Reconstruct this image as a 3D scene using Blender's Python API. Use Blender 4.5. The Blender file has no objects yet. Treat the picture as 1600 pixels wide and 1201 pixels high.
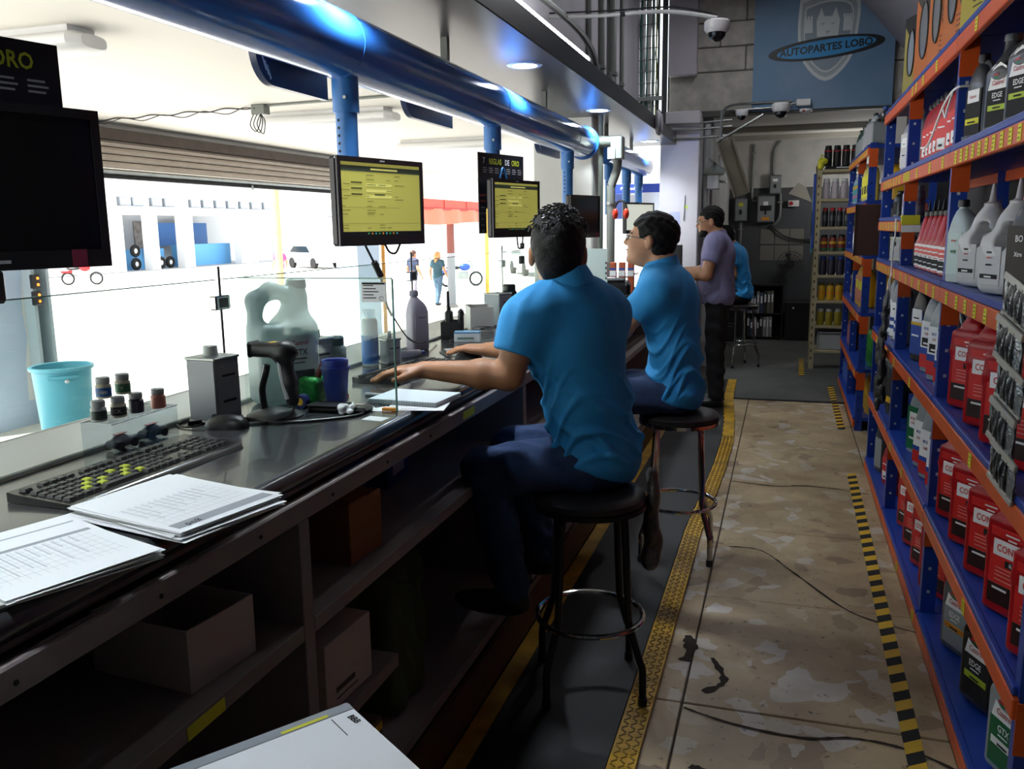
import bpy, bmesh, math, random
import numpy as np
from mathutils import Vector, Matrix, noise as mnoise
R = math.radians
random.seed(7)
SC = bpy.context.scene
COL = SC.collection

# ------------------------------------------------------------------ camera
cam = bpy.data.cameras.new('camera'); cam.sensor_width = 36.0; cam.lens = 30.375
cam.clip_start = .05; cam.clip_end = 400
camo = bpy.data.objects.new('camera', cam); COL.objects.link(camo)
camo.matrix_world = Matrix(((0.954, -0.040, 0.296, 0.0), (0.299, 0.174, -0.938, 0.0), (-0.014, 0.984, 0.178, 1.5), (0, 0, 0, 1)))
SC.camera = camo
# ------------------------------------------------------------------ light
SC.view_settings.view_transform = 'Standard'; SC.view_settings.look = 'None'
SC.view_settings.gamma = 1.0; SC.view_settings.use_curve_mapping = False
SC.view_settings.exposure = 0.1
w = bpy.data.worlds.new('daylight_sky'); SC.world = w; w.use_nodes = True
bg = w.node_tree.nodes['Background']; bg.inputs[0].default_value = (.86, .93, 1, 1); bg.inputs[1].default_value = 2.9
sun = bpy.data.lights.new('sun', 'SUN'); sun.energy = 18; sun.angle = R(1); sun.color = (1, .96, .9)
suno = bpy.data.objects.new('sun', sun); COL.objects.link(suno)
suno.rotation_euler = Vector((.28, .42, -1)).to_track_quat('-Z', 'Y').to_euler()

# ------------------------------------------------------------------ materials
def lin(h):
    h = h.lstrip('#'); c = [int(h[i:i+2], 16) / 255 for i in (0, 2, 4)]
    return tuple((x / 12.92 if x <= .04045 else ((x + .055) / 1.055) ** 2.4) for x in c) + (1,)
_M = {}
def mat(name, hexc='#808080', rough=.5, metal=0., var=0., vscale=6., bump=0., bscale=40., hex2=None, emit=0., coat=0., spec=.5, stretch=None):
    if name in _M: return _M[name]
    m = bpy.data.materials.new(name); m.use_nodes = True; _M[name] = m
    nt = m.node_tree; b = nt.nodes['Principled BSDF']; L = nt.links.new
    c = lin(hexc)
    b.inputs['Base Color'].default_value = c; b.inputs['Roughness'].default_value = rough
    b.inputs['Metallic'].default_value = metal; b.inputs['Specular IOR Level'].default_value = spec
    b.inputs['Coat Weight'].default_value = coat
    if emit:
        b.inputs['Emission Color'].default_value = c; b.inputs['Emission Strength'].default_value = emit
    if var or hex2 or bump:
        tc = nt.nodes.new('ShaderNodeTexCoord'); src = tc.outputs['Object']
        if stretch:
            mp = nt.nodes.new('ShaderNodeMapping'); mp.inputs['Scale'].default_value = stretch; L(src, mp.inputs[0]); src = mp.outputs[0]
    if var or hex2:
        n = nt.nodes.new('ShaderNodeTexNoise'); n.inputs['Scale'].default_value = vscale; n.inputs['Detail'].default_value = 5
        L(src, n.inputs['Vector'])
        r = nt.nodes.new('ShaderNodeValToRGB'); L(n.outputs['Fac'], r.inputs[0])
        r.color_ramp.elements[0].position = .35; r.color_ramp.elements[1].position = .65
        d = lin(hex2) if hex2 else tuple(x * (1 - var) for x in c[:3]) + (1,)
        r.color_ramp.elements[0].color = d; r.color_ramp.elements[1].color = c
        L(r.outputs[0], b.inputs['Base Color'])
    if bump:
        n2 = nt.nodes.new('ShaderNodeTexNoise'); n2.inputs['Scale'].default_value = bscale; n2.inputs['Detail'].default_value = 4
        L(src, n2.inputs['Vector'])
        bp = nt.nodes.new('ShaderNodeBump'); bp.inputs['Strength'].default_value = bump; bp.inputs['Distance'].default_value = .01
        L(n2.outputs['Fac'], bp.inputs['Height']); L(bp.outputs[0], b.inputs['Normal'])
    return m

def translucent(name, hexc, fac, rough=.4):
    m = mat(name, hexc, rough); nt = m.node_tree; b = nt.nodes['Principled BSDF']; o = nt.nodes['Material Output']
    t = nt.nodes.new('ShaderNodeBsdfTranslucent'); t.inputs[0].default_value = lin(hexc); mx = nt.nodes.new('ShaderNodeMixShader'); mx.inputs[0].default_value = fac
    nt.links.new(b.outputs[0], mx.inputs[1]); nt.links.new(t.outputs[0], mx.inputs[2]); nt.links.new(mx.outputs[0], o.inputs[0]); return m

def glassmat(name, tint='#e4f2ee', refl=.07, rough=0.0):
    if name in _M: return _M[name]
    m = bpy.data.materials.new(name); m.use_nodes = True; _M[name] = m
    nt = m.node_tree; nt.nodes.clear(); L = nt.links.new
    o = nt.nodes.new('ShaderNodeOutputMaterial'); mx = nt.nodes.new('ShaderNodeMixShader')
    t = nt.nodes.new('ShaderNodeBsdfTransparent'); t.inputs[0].default_value = lin(tint)
    g = nt.nodes.new('ShaderNodeBsdfGlossy'); g.inputs['Roughness'].default_value = rough
    f = nt.nodes.new('ShaderNodeLayerWeight'); f.inputs[0].default_value = .5
    pw = nt.nodes.new('ShaderNodeMath'); pw.operation = 'POWER'; pw.inputs[1].default_value = 5.5; L(f.outputs['Facing'], pw.inputs[0])
    ml = nt.nodes.new('ShaderNodeMath'); ml.operation = 'MULTIPLY_ADD'; ml.inputs[1].default_value = .8; ml.inputs[2].default_value = refl; ml.use_clamp = True
    L(pw.outputs[0], ml.inputs[0]); L(ml.outputs[0], mx.inputs[0]); L(t.outputs[0], mx.inputs[1]); L(g.outputs[0], mx.inputs[2])
    L(mx.outputs[0], o.inputs[0]); return m

def terrazzo():
    m = bpy.data.materials.new('worn_marble_terrazzo'); m.use_nodes = True
    nt = m.node_tree; b = nt.nodes['Principled BSDF']; L = nt.links.new
    tc = nt.nodes.new('ShaderNodeTexCoord')
    nz = nt.nodes.new('ShaderNodeTexNoise'); nz.inputs['Scale'].default_value = 3.5; nz.inputs['Detail'].default_value = 4
    L(tc.outputs['Object'], nz.inputs['Vector'])
    mixv = nt.nodes.new('ShaderNodeMix'); mixv.data_type = 'VECTOR'; mixv.inputs[0].default_value = .22
    L(tc.outputs['Object'], mixv.inputs[4]); L(nz.outputs['Color'], mixv.inputs[5])
    v = nt.nodes.new('ShaderNodeTexVoronoi'); v.inputs['Scale'].default_value = 15
    L(mixv.outputs[1], v.inputs['Vector'])
    sep = nt.nodes.new('ShaderNodeSeparateColor'); L(v.outputs['Color'], sep.inputs[0])
    r = nt.nodes.new('ShaderNodeValToRGB'); r.color_ramp.interpolation = 'LINEAR'
    e = r.color_ramp.elements; e[0].position = 0; e[0].color = lin('#85705a'); e[1].position = 1; e[1].color = lin('#c4bdb6')
    for p, h in ((.08, '#a58f6f'), (.35, '#b29d7b'), (.6, '#aa9676'), (.84, '#b7a481'), (.9, '#bdb3a6')):
        x = e.new(p); x.color = lin(h)
    L(sep.outputs[0], r.inputs[0])
    # small dark pits
    n2 = nt.nodes.new('ShaderNodeTexNoise'); n2.inputs['Scale'].default_value = 26; n2.inputs['Detail'].default_value = 6; n2.inputs['Roughness'].default_value = .7
    L(tc.outputs['Object'], n2.inputs['Vector'])
    r2 = nt.nodes.new('ShaderNodeValToRGB'); r2.color_ramp.elements[0].position = .33; r2.color_ramp.elements[1].position = .40
    r2.color_ramp.elements[0].color = (.13, .1, .075, 1); r2.color_ramp.elements[1].color = (1, 1, 1, 1)
    L(n2.outputs['Fac'], r2.inputs[0])
    mm = nt.nodes.new('ShaderNodeMix'); mm.data_type = 'RGBA'; mm.blend_type = 'MULTIPLY'; mm.inputs[0].default_value = .9
    L(r.outputs[0], mm.inputs[6]); L(r2.outputs[0], mm.inputs[7])
    n3 = nt.nodes.new('ShaderNodeTexNoise'); n3.inputs['Scale'].default_value = 2.2; n3.inputs['Detail'].default_value = 8
    L(tc.outputs['Object'], n3.inputs['Vector'])
    r3 = nt.nodes.new('ShaderNodeValToRGB'); r3.color_ramp.elements[0].position = .3; r3.color_ramp.elements[1].position = .6
    r3.color_ramp.elements[0].color = (.55, .5, .45, 1); r3.color_ramp.elements[1].color = (1, 1, 1, 1)
    L(n3.outputs['Fac'], r3.inputs[0])
    m2 = nt.nodes.new('ShaderNodeMix'); m2.data_type = 'RGBA'; m2.blend_type = 'MULTIPLY'; m2.inputs[0].default_value = 1
    L(mm.outputs[2], m2.inputs[6]); L(r3.outputs[0], m2.inputs[7]); L(m2.outputs[2], b.inputs['Base Color'])
    b.inputs['Roughness'].default_value = .42
    bp = nt.nodes.new('ShaderNodeBump'); bp.inputs['Strength'].default_value = .25; bp.inputs['Distance'].default_value = .004
    L(r2.outputs[0], bp.inputs['Height']); L(bp.outputs[0], b.inputs['Normal'])
    _M['terrazzo'] = m; return m

# ------------------------------------------------------------------ mesh builder
_TXT = {}
def text_geo(s, bold=0.0):
    k = (s, bold)
    if k not in _TXT:
        cu = bpy.data.curves.new('t', 'FONT'); cu.body = s; cu.size = 1; cu.resolution_u = 2; cu.align_x = 'CENTER'; cu.offset = bold; cu.fill_mode = 'FRONT'
        o = bpy.data.objects.new('t', cu); me = bpy.data.meshes.new_from_object(o)
        _TXT[k] = ([tuple(v.co) for v in me.vertices], [tuple(p.vertices) for p in me.polygons])
        bpy.data.objects.remove(o); bpy.data.curves.remove(cu); bpy.data.meshes.remove(me)
    return _TXT[k]

def V(*a): return Vector(a)
def spline(pts, n=6):
    P = [Vector(p) for p in pts]; out = []
    for i in range(len(P) - 1):
        p0 = P[max(i-1, 0)]; p1 = P[i]; p2 = P[i+1]; p3 = P[min(i+2, len(P)-1)]
        for k in range(n):
            t = k / n
            out.append(.5 * ((2*p1) + (-p0+p2)*t + (2*p0-5*p1+4*p2-p3)*t*t + (-p0+3*p1-3*p2+p3)*t**3))
    out.append(P[-1]); return out

class MB:
    def __init__(s): s.v = []; s.f = []; s.m = []
    def add(s, vs, fs, mi=0):
        o = len(s.v); s.v += [tuple(x) for x in vs]
        s.f += [tuple(i + o for i in f) for f in fs]; s.m += [mi] * len(fs); return s
    def box(s, x0, x1, y0, y1, z0, z1, mi=0, bev=0.):
        return s.obox(((x0+x1)/2, (y0+y1)/2, (z0+z1)/2), (abs(x1-x0)/2, abs(y1-y0)/2, abs(z1-z0)/2), None, mi, bev)
    def obox(s, c, h, rot=None, mi=0, bev=0.):
        c = Vector(c); rot = rot if rot is not None else Matrix.Identity(3)
        if not bev:
            vs = [c + rot @ Vector((sx*h[0], sy*h[1], sz*h[2])) for sx in (-1, 1) for sy in (-1, 1) for sz in (-1, 1)]
            return s.add(vs, [(0, 1, 3, 2), (4, 6, 7, 5), (0, 4, 5, 1), (2, 3, 7, 6), (0, 2, 6, 4), (1, 5, 7, 3)], mi)
        b = min(bev, .98 * min(h)); vs = []; idx = {}
        for sx in (-1, 1):
            for sy in (-1, 1):
                for sz in (-1, 1):
                    for a in range(3):
                        q = [h[0]-b, h[1]-b, h[2]-b]; q[a] = h[a]
                        idx[(sx, sy, sz, a)] = len(vs); vs.append(c + rot @ Vector((sx*q[0], sy*q[1], sz*q[2])))
        fs = []
        for a in range(3):
            u, w_ = (a+1) % 3, (a+2) % 3
            for sg in (-1, 1):
                def k(su, sw):
                    t = [0, 0, 0]; t[a] = sg; t[u] = su; t[w_] = sw; return idx[(t[0], t[1], t[2], a)]
                q = [k(-1, -1), k(1, -1), k(1, 1), k(-1, 1)]; fs.append(tuple(q if sg > 0 else q[::-1]))
            for su in (-1, 1):
                for sw in (-1, 1):
                    def e(sa, ax):
                        t = [0, 0, 0]; t[a] = sa; t[u] = su; t[w_] = sw; return idx[(t[0], t[1], t[2], ax)]
                    q = [e(-1, u), e(1, u), e(1, w_), e(-1, w_)]; fs.append(tuple(q if su*sw > 0 else q[::-1]))
        for sx in (-1, 1):
            for sy in (-1, 1):
                for sz in (-1, 1):
                    q = [idx[(sx, sy, sz, a)] for a in range(3)]; fs.append(tuple(q if sx*sy*sz > 0 else q[::-1]))
        return s.add(vs, fs, mi)
    def tube(s, pts, r, n=8, mi=0, cap=True, closed=False):
        P = [Vector(p) for p in pts]; N = len(P); rr = r if isinstance(r, (list, tuple)) else [r]*N
        vs = []; up = None
        for i in range(N):
            if closed: t = P[(i+1) % N] - P[i-1]
            else: t = P[min(i+1, N-1)] - P[max(i-1, 0)]
            t.normalize()
            if up is None:
                up = Vector((0, 0, 1)) if abs(t.z) < .9 else Vector((1, 0, 0))
            up = up - t * up.dot(t)
            if up.length < 1e-5: up = t.orthogonal()
            up.normalize(); sd = t.cross(up)
            for k in range(n):
                a = 2*math.pi*k/n; vs.append(P[i] + (up*math.cos(a) + sd*math.sin(a)) * rr[i])
        fs = []
        for i in range(N if closed else N-1):
            j = (i+1) % N
            for k in range(n):
                l = (k+1) % n; fs.append((i*n+k, j*n+k, j*n+l, i*n+l)[::-1])
        if cap and not closed: fs += [tuple(range(n)), tuple(range((N-1)*n, N*n))[::-1]]
        return s.add(vs, fs, mi)
    def cyl(s, p0, p1, r0, r1=None, n=16, mi=0): return s.tube([p0, p1], [r0, r0 if r1 is None else r1], n, mi)
    def lathe(s, prof, n=20, at=(0, 0, 0), mi=0, sx=1., sy=1.):
        a = Vector(at); vs = []; N = len(prof)
        for r, z in prof:
            for k in range(n):
                t = 2*math.pi*k/n; vs.append(a + Vector((r*sx*math.cos(t), r*sy*math.sin(t), z)))
        fs = [(i*n+k, i*n+(k+1) % n, (i+1)*n+(k+1) % n, (i+1)*n+k) for i in range(N-1) for k in range(n)]
        if prof[0][0] > 1e-6: fs.append(tuple(range(n))[::-1])
        if prof[-1][0] > 1e-6: fs.append(tuple(range((N-1)*n, N*n)))
        return s.add(vs, fs, mi)
    def loft(s, secs, n=24, at=(0, 0, 0), mi=0, M3=None):
        """secs: (z, half x, half y, centre x, centre y, exponent)"""
        vs = []; N = len(secs); a = Vector(at)
        for z, hx, hy, cx, cy, p in secs:
            for k in range(n):
                t = 2*math.pi*(k+.5)/n; c, q = math.cos(t), math.sin(t)
                x = math.copysign(abs(c)**(2/p), c)*hx; y = math.copysign(abs(q)**(2/p), q)*hy
                v = Vector((cx+x, cy+y, z)); vs.append(a + (M3 @ v if M3 else v))
        fs = [(i*n+k, i*n+(k+1) % n, (i+1)*n+(k+1) % n, (i+1)*n+k) for i in range(N-1) for k in range(n)]
        fs += [tuple(range(n))[::-1], tuple(range((N-1)*n, N*n))]
        return s.add(vs, fs, mi)
    def prism(s, poly, ax, a, b, mi=0):
        """poly extruded along axis ax ('x': poly=(y,z), 'y': (x,z), 'z': (x,y))"""
        def P(p, t): return {'x': (t, p[0], p[1]), 'y': (p[0], t, p[1]), 'z': (p[0], p[1], t)}[ax]
        n = len(poly); vs = [P(p, a) for p in poly] + [P(p, b) for p in poly]
        fs = [tuple(range(n))[::-1], tuple(range(n, 2*n))] + [(i, (i+1) % n, n+(i+1) % n, n+i) for i in range(n)]
        return s.add(vs, fs, mi)
    def plane(s, o, u, w_, mi=0):
        o, u, w_ = Vector(o), Vector(u), Vector(w_); return s.add([o, o+u, o+u+w_, o+w_], [(0, 1, 2, 3)], mi)
    def poly(s, pts, mi=0): return s.add(pts, [tuple(range(len(pts)))], mi)
    def sphere(s, c, r, n=16, mi=0, sc=(1, 1, 1)):
        k = n//2; pr = [(r*math.sin(math.pi*i/k), -r*math.cos(math.pi*i/k)) for i in range(k+1)]
        o = len(s.v); s.lathe([(max(a, 1e-5), b) for a, b in pr], n, (0, 0, 0), mi)
        c = Vector(c)
        for i in range(o, len(s.v)):
            v = s.v[i]; s.v[i] = (c.x+v[0]*sc[0], c.y+v[1]*sc[1], c.z+v[2]*sc[2])
        return s
    def text(s, t, o, u, w_, size, mi=0, bold=0.0, squeeze=1.0):
        vs, fs = text_geo(t, bold); o, u, w_ = Vector(o), Vector(u).normalized(), Vector(w_).normalized()
        return s.add([o + u*(v[0]*size*squeeze) + w_*(v[1]*size) for v in vs], fs, mi)
    def grid(s, fn, nu, nv, mi=0, closed=False):
        vs = [fn(i/(nu-1), j/(nv-1)) for j in range(nv) for i in range(nu)]
        fs = [(j*nu+i, j*nu+i+1, (j+1)*nu+i+1, (j+1)*nu+i) for j in range(nv-1) for i in range(nu-1)]
        return s.add(vs, fs, mi)
    def xform(s, M):
        s.v = [tuple(M @ Vector(v)) for v in s.v]; return s

def mesh_obj(name, me, parent=None):
    o = bpy.data.objects.new(name, me); COL.objects.link(o)
    if parent is not None: o.parent = parent
    return o
def obj(name, mb, mats, parent=None, smooth=35., loc=None, rotz=0.):
    me = bpy.data.meshes.new(name); me.from_pydata(mb.v, [], mb.f)
    for m in (mats if isinstance(mats, (list, tuple)) else [mats]): me.materials.append(m)
    if any(mb.m): me.polygons.foreach_set('material_index', mb.m)
    if smooth:
        me.polygons.foreach_set('use_smooth', [True]*len(me.polygons)); me.set_sharp_from_angle(angle=R(smooth))
    me.update(); o = mesh_obj(name, me, parent)
    if loc is not None: o.location = loc
    if rotz: o.rotation_euler.z = rotz
    return o
def tag(o, label, cat, group=None):
    o['label'] = label; o['category'] = cat
    if group: o['group'] = group
    return o
def thing(name, label, cat, loc=(0, 0, 0), rotz=0., group=None):
    o = bpy.data.objects.new(name, None); COL.objects.link(o); o.empty_display_size = .05
    o.location = loc; o.rotation_euler.z = rotz; return tag(o, label, cat, group)
def struct(name, mb, m, parent=None, smooth=35.):
    o = obj(name, mb, m, parent, smooth)
    if parent is None: o['kind'] = 'structure'
    return o
def stuff(o): o['kind'] = 'stuff'; return o
def dup(root, loc, rotz=0., label=None, group=None):
    r = root.copy(); COL.objects.link(r); r.location = loc; r.rotation_euler = (0, 0, rotz)
    if label: r['label'] = label
    if group: r['group'] = group
    def kids(a, b):
        for ch in list(a.children):
            c = ch.copy(); COL.objects.link(c); c.parent = b; kids(ch, c)
    kids(root, r); return r
ORD = ['first', 'second', 'third', 'fourth', 'fifth', 'sixth', 'seventh', 'eighth', 'ninth', 'tenth', 'eleventh', 'twelfth', 'thirteenth', 'fourteenth']

# ------------------------------------------------------------------ signed-distance modelling
class SDF:
    """smooth union of tapered capsules, ellipsoids and rounded boxes on a grid, then surface nets"""
    def __init__(s, lo, hi, h):
        s.h = h; s.lo = np.array(lo, np.float32); s.n = np.ceil((np.array(hi)-np.array(lo))/h).astype(int)+1
        s.d = np.full(s.n, 1.0, np.float32)
    def _win(s, lo, hi):
        a = np.maximum(np.floor((lo-s.lo)/s.h).astype(int), 0); b = np.minimum(np.ceil((hi-s.lo)/s.h).astype(int)+1, s.n)
        if np.any(b <= a): return None, None
        ax = [s.lo[i] + s.h*np.arange(a[i], b[i], dtype=np.float32) for i in range(3)]
        return (slice(a[0], b[0]), slice(a[1], b[1]), slice(a[2], b[2])), np.meshgrid(*ax, indexing='ij', sparse=True)
    def _mix(s, w, d, k, sub):
        o = s.d[w]
        if sub:
            if k: hh = np.maximum(k-np.abs(o+d), 0)/k; s.d[w] = np.maximum(o, -d)+hh*hh*k*.25
            else: s.d[w] = np.maximum(o, -d)
        else:
            if k: hh = np.maximum(k-np.abs(o-d), 0)/k; s.d[w] = np.minimum(o, d)-hh*hh*k*.25
            else: s.d[w] = np.minimum(o, d)
    def cap(s, a, b, ra, rb=None, k=.02, sub=False):
        rb = ra if rb is None else rb; a = np.array(a, np.float32); b = np.array(b, np.float32); m = max(ra, rb)+k+3*s.h
        w, g = s._win(np.minimum(a, b)-m, np.maximum(a, b)+m)
        if w is None: return s
        ba = b-a; L = max(float(ba @ ba), 1e-9)
        px, py, pz = g[0]-a[0], g[1]-a[1], g[2]-a[2]
        t = np.clip((px*ba[0]+py*ba[1]+pz*ba[2])/L, 0, 1)
        d = np.sqrt((px-t*ba[0])**2+(py-t*ba[1])**2+(pz-t*ba[2])**2)-(ra+t*(rb-ra))
        s._mix(w, d, k, sub); return s
    def chain(s, pts, rs, k=.02, sub=False):
        for i in range(len(pts)-1): s.cap(pts[i], pts[i+1], rs[i], rs[i+1], k, sub)
        return s
    def ell(s, c, r, M=None, k=.02, sub=False):
        c = np.array(c, np.float32); m = max(r)+k+3*s.h
        w, g = s._win(c-m, c+m)
        if w is None: return s
        p = [g[i]-c[i] for i in range(3)]
        if M is not None:
            M = np.array(M, np.float32); p = [p[0]*M[0][i]+p[1]*M[1][i]+p[2]*M[2][i] for i in range(3)]
        q = np.sqrt((p[0]/r[0])**2+(p[1]/r[1])**2+(p[2]/r[2])**2)
        q2 = np.sqrt((p[0]/r[0]**2)**2+(p[1]/r[1]**2)**2+(p[2]/r[2]**2)**2)+1e-6
        s._mix(w, q*(q-1)/q2, k, sub); return s
    def rbox(s, c, hs, r=.01, M=None, k=.0, sub=False, taper=0.):
        c = np.array(c, np.float32); m = float(np.linalg.norm(hs))+r+k+3*s.h
        w, g = s._win(c-m, c+m)
        if w is None: return s
        p = [g[i]-c[i] for i in range(3)]
        if M is not None:
            M = np.array(M, np.float32); p = [p[0]*M[0][i]+p[1]*M[1][i]+p[2]*M[2][i] for i in range(3)]
        f = 1+taper*p[2]/hs[2]
        q = [np.abs(p[0])/f-(hs[0]-r), np.abs(p[1])/f-(hs[1]-r), np.abs(p[2])-(hs[2]-r)]
        d = np.sqrt(np.maximum(q[0], 0)**2+np.maximum(q[1], 0)**2+np.maximum(q[2], 0)**2)+np.minimum(np.maximum(np.maximum(q[0], q[1]), q[2]), 0)-r
        s._mix(w, d, k, sub); return s
    def half(s, p, nrm, k=0.):
        """keep the side the normal points away from"""
        nrm = np.array(nrm, float); nrm /= np.linalg.norm(nrm)
        g = [s.lo[i]+s.h*np.arange(s.n[i], dtype=np.float32) for i in range(3)]
        d = (g[0][:, None, None]-p[0])*nrm[0]+(g[1][None, :, None]-p[1])*nrm[1]+(g[2][None, None, :]-p[2])*nrm[2]
        s._mix((slice(None),)*3, -d.astype(np.float32), k, True); return s
    def mesh(s, name, m, parent=None, relax=1, disp=None):
        d = s.d; sg = d < 0; n = s.n
        c = np.zeros(n-1, np.uint8)
        for i in (0, 1):
            for j in (0, 1):
                for k in (0, 1): c += sg[i:n[0]-1+i, j:n[1]-1+j, k:n[2]-1+k]
        act = np.argwhere((c > 0) & (c < 8)); ids = np.full(n-1, -1, np.int64); ids[tuple(act.T)] = np.arange(len(act))
        acc = np.zeros((len(act), 3)); cnt = np.zeros(len(act))
        cor = [(i, j, k) for i in (0, 1) for j in (0, 1) for k in (0, 1)]
        val = {q: d[act[:, 0]+q[0], act[:, 1]+q[1], act[:, 2]+q[2]] for q in cor}
        for q in cor:
            for ax in range(3):
                if q[ax] == 0:
                    e = list(q); e[ax] = 1; e = tuple(e); a, b = val[q], val[e]; x = (a < 0) != (b < 0)
                    t = np.where(x, a/np.where(x, a-b, 1), 0); p = np.array(q, float)[None].repeat(len(act), 0); p[:, ax] = t
                    acc[x] += p[x]; cnt[x] += 1
        vs = s.lo+s.h*(act+acc/cnt[:, None]); F = []
        for ax in range(3):
            u, v_ = (ax+1) % 3, (ax+2) % 3
            A = [slice(None)]*3; B = [slice(None)]*3; A[ax] = slice(0, n[ax]-1); B[ax] = slice(1, n[ax])
            x = sg[tuple(A)] != sg[tuple(B)]; E = np.argwhere(x); E = E[(E[:, u] > 0) & (E[:, v_] > 0) & (E[:, u] < n[u]-1) & (E[:, v_] < n[v_]-1)]
            ins = sg[E[:, 0], E[:, 1], E[:, 2]]
            def cell(du, dv):
                q = E.copy(); q[:, u] += du; q[:, v_] += dv; return ids[q[:, 0], q[:, 1], q[:, 2]]
            Q = np.stack([cell(-1, -1), cell(0, -1), cell(0, 0), cell(-1, 0)], 1); Q[~ins] = Q[~ins][:, ::-1]; F.append(Q)
        F = np.concatenate(F); F = F[(F >= 0).all(1)]
        for _ in range(relax):
            I = np.concatenate([F[:, i] for i in (0, 1, 2, 3)]*2); J = np.concatenate([F[:, i] for i in (1, 2, 3, 0, 3, 0, 1, 2)]); N = len(vs)
            ct = np.bincount(I, minlength=N); sm = np.stack([np.bincount(I, vs[J, c], N) for c in range(3)], 1)
            vs = .5*vs+.5*sm/np.maximum(ct, 1)[:, None]
        me = bpy.data.meshes.new(name)
        if disp is not None:
            nr = np.zeros_like(vs); fn = np.cross(vs[F[:, 2]]-vs[F[:, 0]], vs[F[:, 3]]-vs[F[:, 1]])
            for i in range(4): np.add.at(nr, F[:, i], fn)
            nr /= np.maximum(np.linalg.norm(nr, axis=1), 1e-9)[:, None]; vs = vs+nr*disp(vs)[:, None]
        me.vertices.add(len(vs)); me.vertices.foreach_set('co', vs.astype(np.float32).ravel())
        me.loops.add(F.size); me.loops.foreach_set('vertex_index', F.ravel().astype(np.int32))
        me.polygons.add(len(F)); me.polygons.foreach_set('loop_start', (np.arange(len(F))*4).astype(np.int32))
        me.update(calc_edges=True); me.validate()
        me.polygons.foreach_set('use_smooth', [True]*len(me.polygons))
        me.materials.append(m); return mesh_obj(name, me, parent)
# ================================================================== SETTING
WHITE = mat('white_wall_paint', '#d6d3cd', .6, var=.06, vscale=2); CEILW = mat('white_ceiling_paint', '#e9e5dd', .7, var=.03, vscale=1.5)
LILAC = mat('pale_lilac_plaster', '#b9b5bd', .7, var=.12, vscale=3, bump=.1)
CONC = mat('grey_concrete', '#8f8c86', .85, var=.3, vscale=5, bump=.3, bscale=60)
BLOCK = mat('grey_cinder_block', '#bab6ad', .9, var=.28, vscale=9, bump=.5, bscale=90)
MORT = mat('dark_mortar', '#5f5c57', .95)
DKWALL = mat('dark_grey_wall_paint', '#484a4e', .6, var=.15, vscale=2)
DKFLOOR = mat('dark_worn_concrete_floor', '#5a5b59', .45, var=.35, vscale=2.5, bump=.1)
SLABM = mat('dark_grey_gloss_soffit', '#2e2d31', .34, var=.15, vscale=2)
BLUEP = mat('blue_gloss_paint', '#2f6fc4', .16, coat=.4); BLUED = mat('navy_gloss_paint', '#12274c', .3)
BLUEPOST = mat('blue_satin_paint', '#3f7cc0', .35)
BLACK = mat('black_plastic', '#141416', .4); BLACKM = mat('matt_black', '#0e0e10', .8)
DGREY = mat('dark_grey_plastic', '#2b2c2f', .45); STEEL = mat('galvanised_steel', '#9a9d9c', .35, .8, var=.15, vscale=12)
CHROME = mat('chrome', '#c9c9c9', .12, 1.); GREYP = mat('grey_painted_metal', '#70746f', .45)
WPLAS = mat('white_plastic', '#dedede', .35); GREYL = mat('light_grey_plastic', '#a9abac', .4)
RED = mat('red_plastic', '#a5141b', .3); YEL = mat('yellow_paint', '#d0a51c', .5); YTAG = mat('yellow_price_paper', '#d6d233', .7)
PAPER = mat('white_paper', '#eceef0', .75); INK = mat('black_ink', '#18181a', .8); GINK = mat('grey_ink', '#a9adb3', .8)
CARD = mat('brown_cardboard', '#8a5a30', .85, var=.12); WCARD = mat('white_cardboard', '#b9aca8', .8)
LAMP = mat('lamp_diffuser_lit', '#f4faff', .5, emit=14.); GLASS = glassmat('clear_sheet_glass', '#f6fbf9', .03); GEDGE = mat('green_glass_edge', '#5f8f80', .2)
SKIN = mat('skin', '#b07a56', .5, var=.1, vscale=25); SKIN2 = mat('lighter_skin', '#bf8d6c', .5, var=.1, vscale=25); HAIR = mat('black_hair', '#070606', .6, bump=.5, bscale=160, spec=.25)
SHIRTB = mat('turquoise_blue_polo_cloth', '#2a95d8', .75, bump=.15, bscale=400); SHIRTP = mat('lilac_grey_shirt_cloth', '#7d7ba2', .8, bump=.15, bscale=400)
JEANS = mat('dark_blue_denim', '#2a3f66', .9, var=.25, vscale=30, bump=.2, bscale=300); TROU = mat('black_trouser_cloth', '#15161b', .9)
terrazzo()

# aisle floor: terrazzo slabs over a dark grout bed
gr = MB().box(-1.6, 1.1, -.7, 7.70, -.12, -.007)
floor = struct('floor', gr, mat('dark_grout', '#2c2824', .9))
ys = [-.81 + .848*i for i in range(11)]
for i in range(10):
    for a, b in ((-.862, -.262), (-.256, .518), (.524, 1.08)):
        y0, y1 = ys[i]+.002, min(ys[i+1]-.003, 7.69)
        obj('tile', MB().box(a, b, y0, y1, -.03, random.uniform(-.0012, .0008), 0, .003), _M['terrazzo'], floor, 0)
def crack(pts, wd):
    mb = MB(); P = spline(pts, 8)
    L_, R_ = [], []
    for i, p in enumerate(P):
        t = (P[min(i+1, len(P)-1)]-P[max(i-1, 0)]).normalized(); n = Vector((-t.y, t.x, 0)); q = wd*(.5+random.random())
        L_.append(p+n*q); R_.append(p-n*q)
    for i in range(len(P)-1): mb.poly([L_[i], R_[i], R_[i+1], L_[i+1]])
    obj('crack', mb, mat('dark_crack_dirt', '#2a211b', .95), floor, 0)
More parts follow.
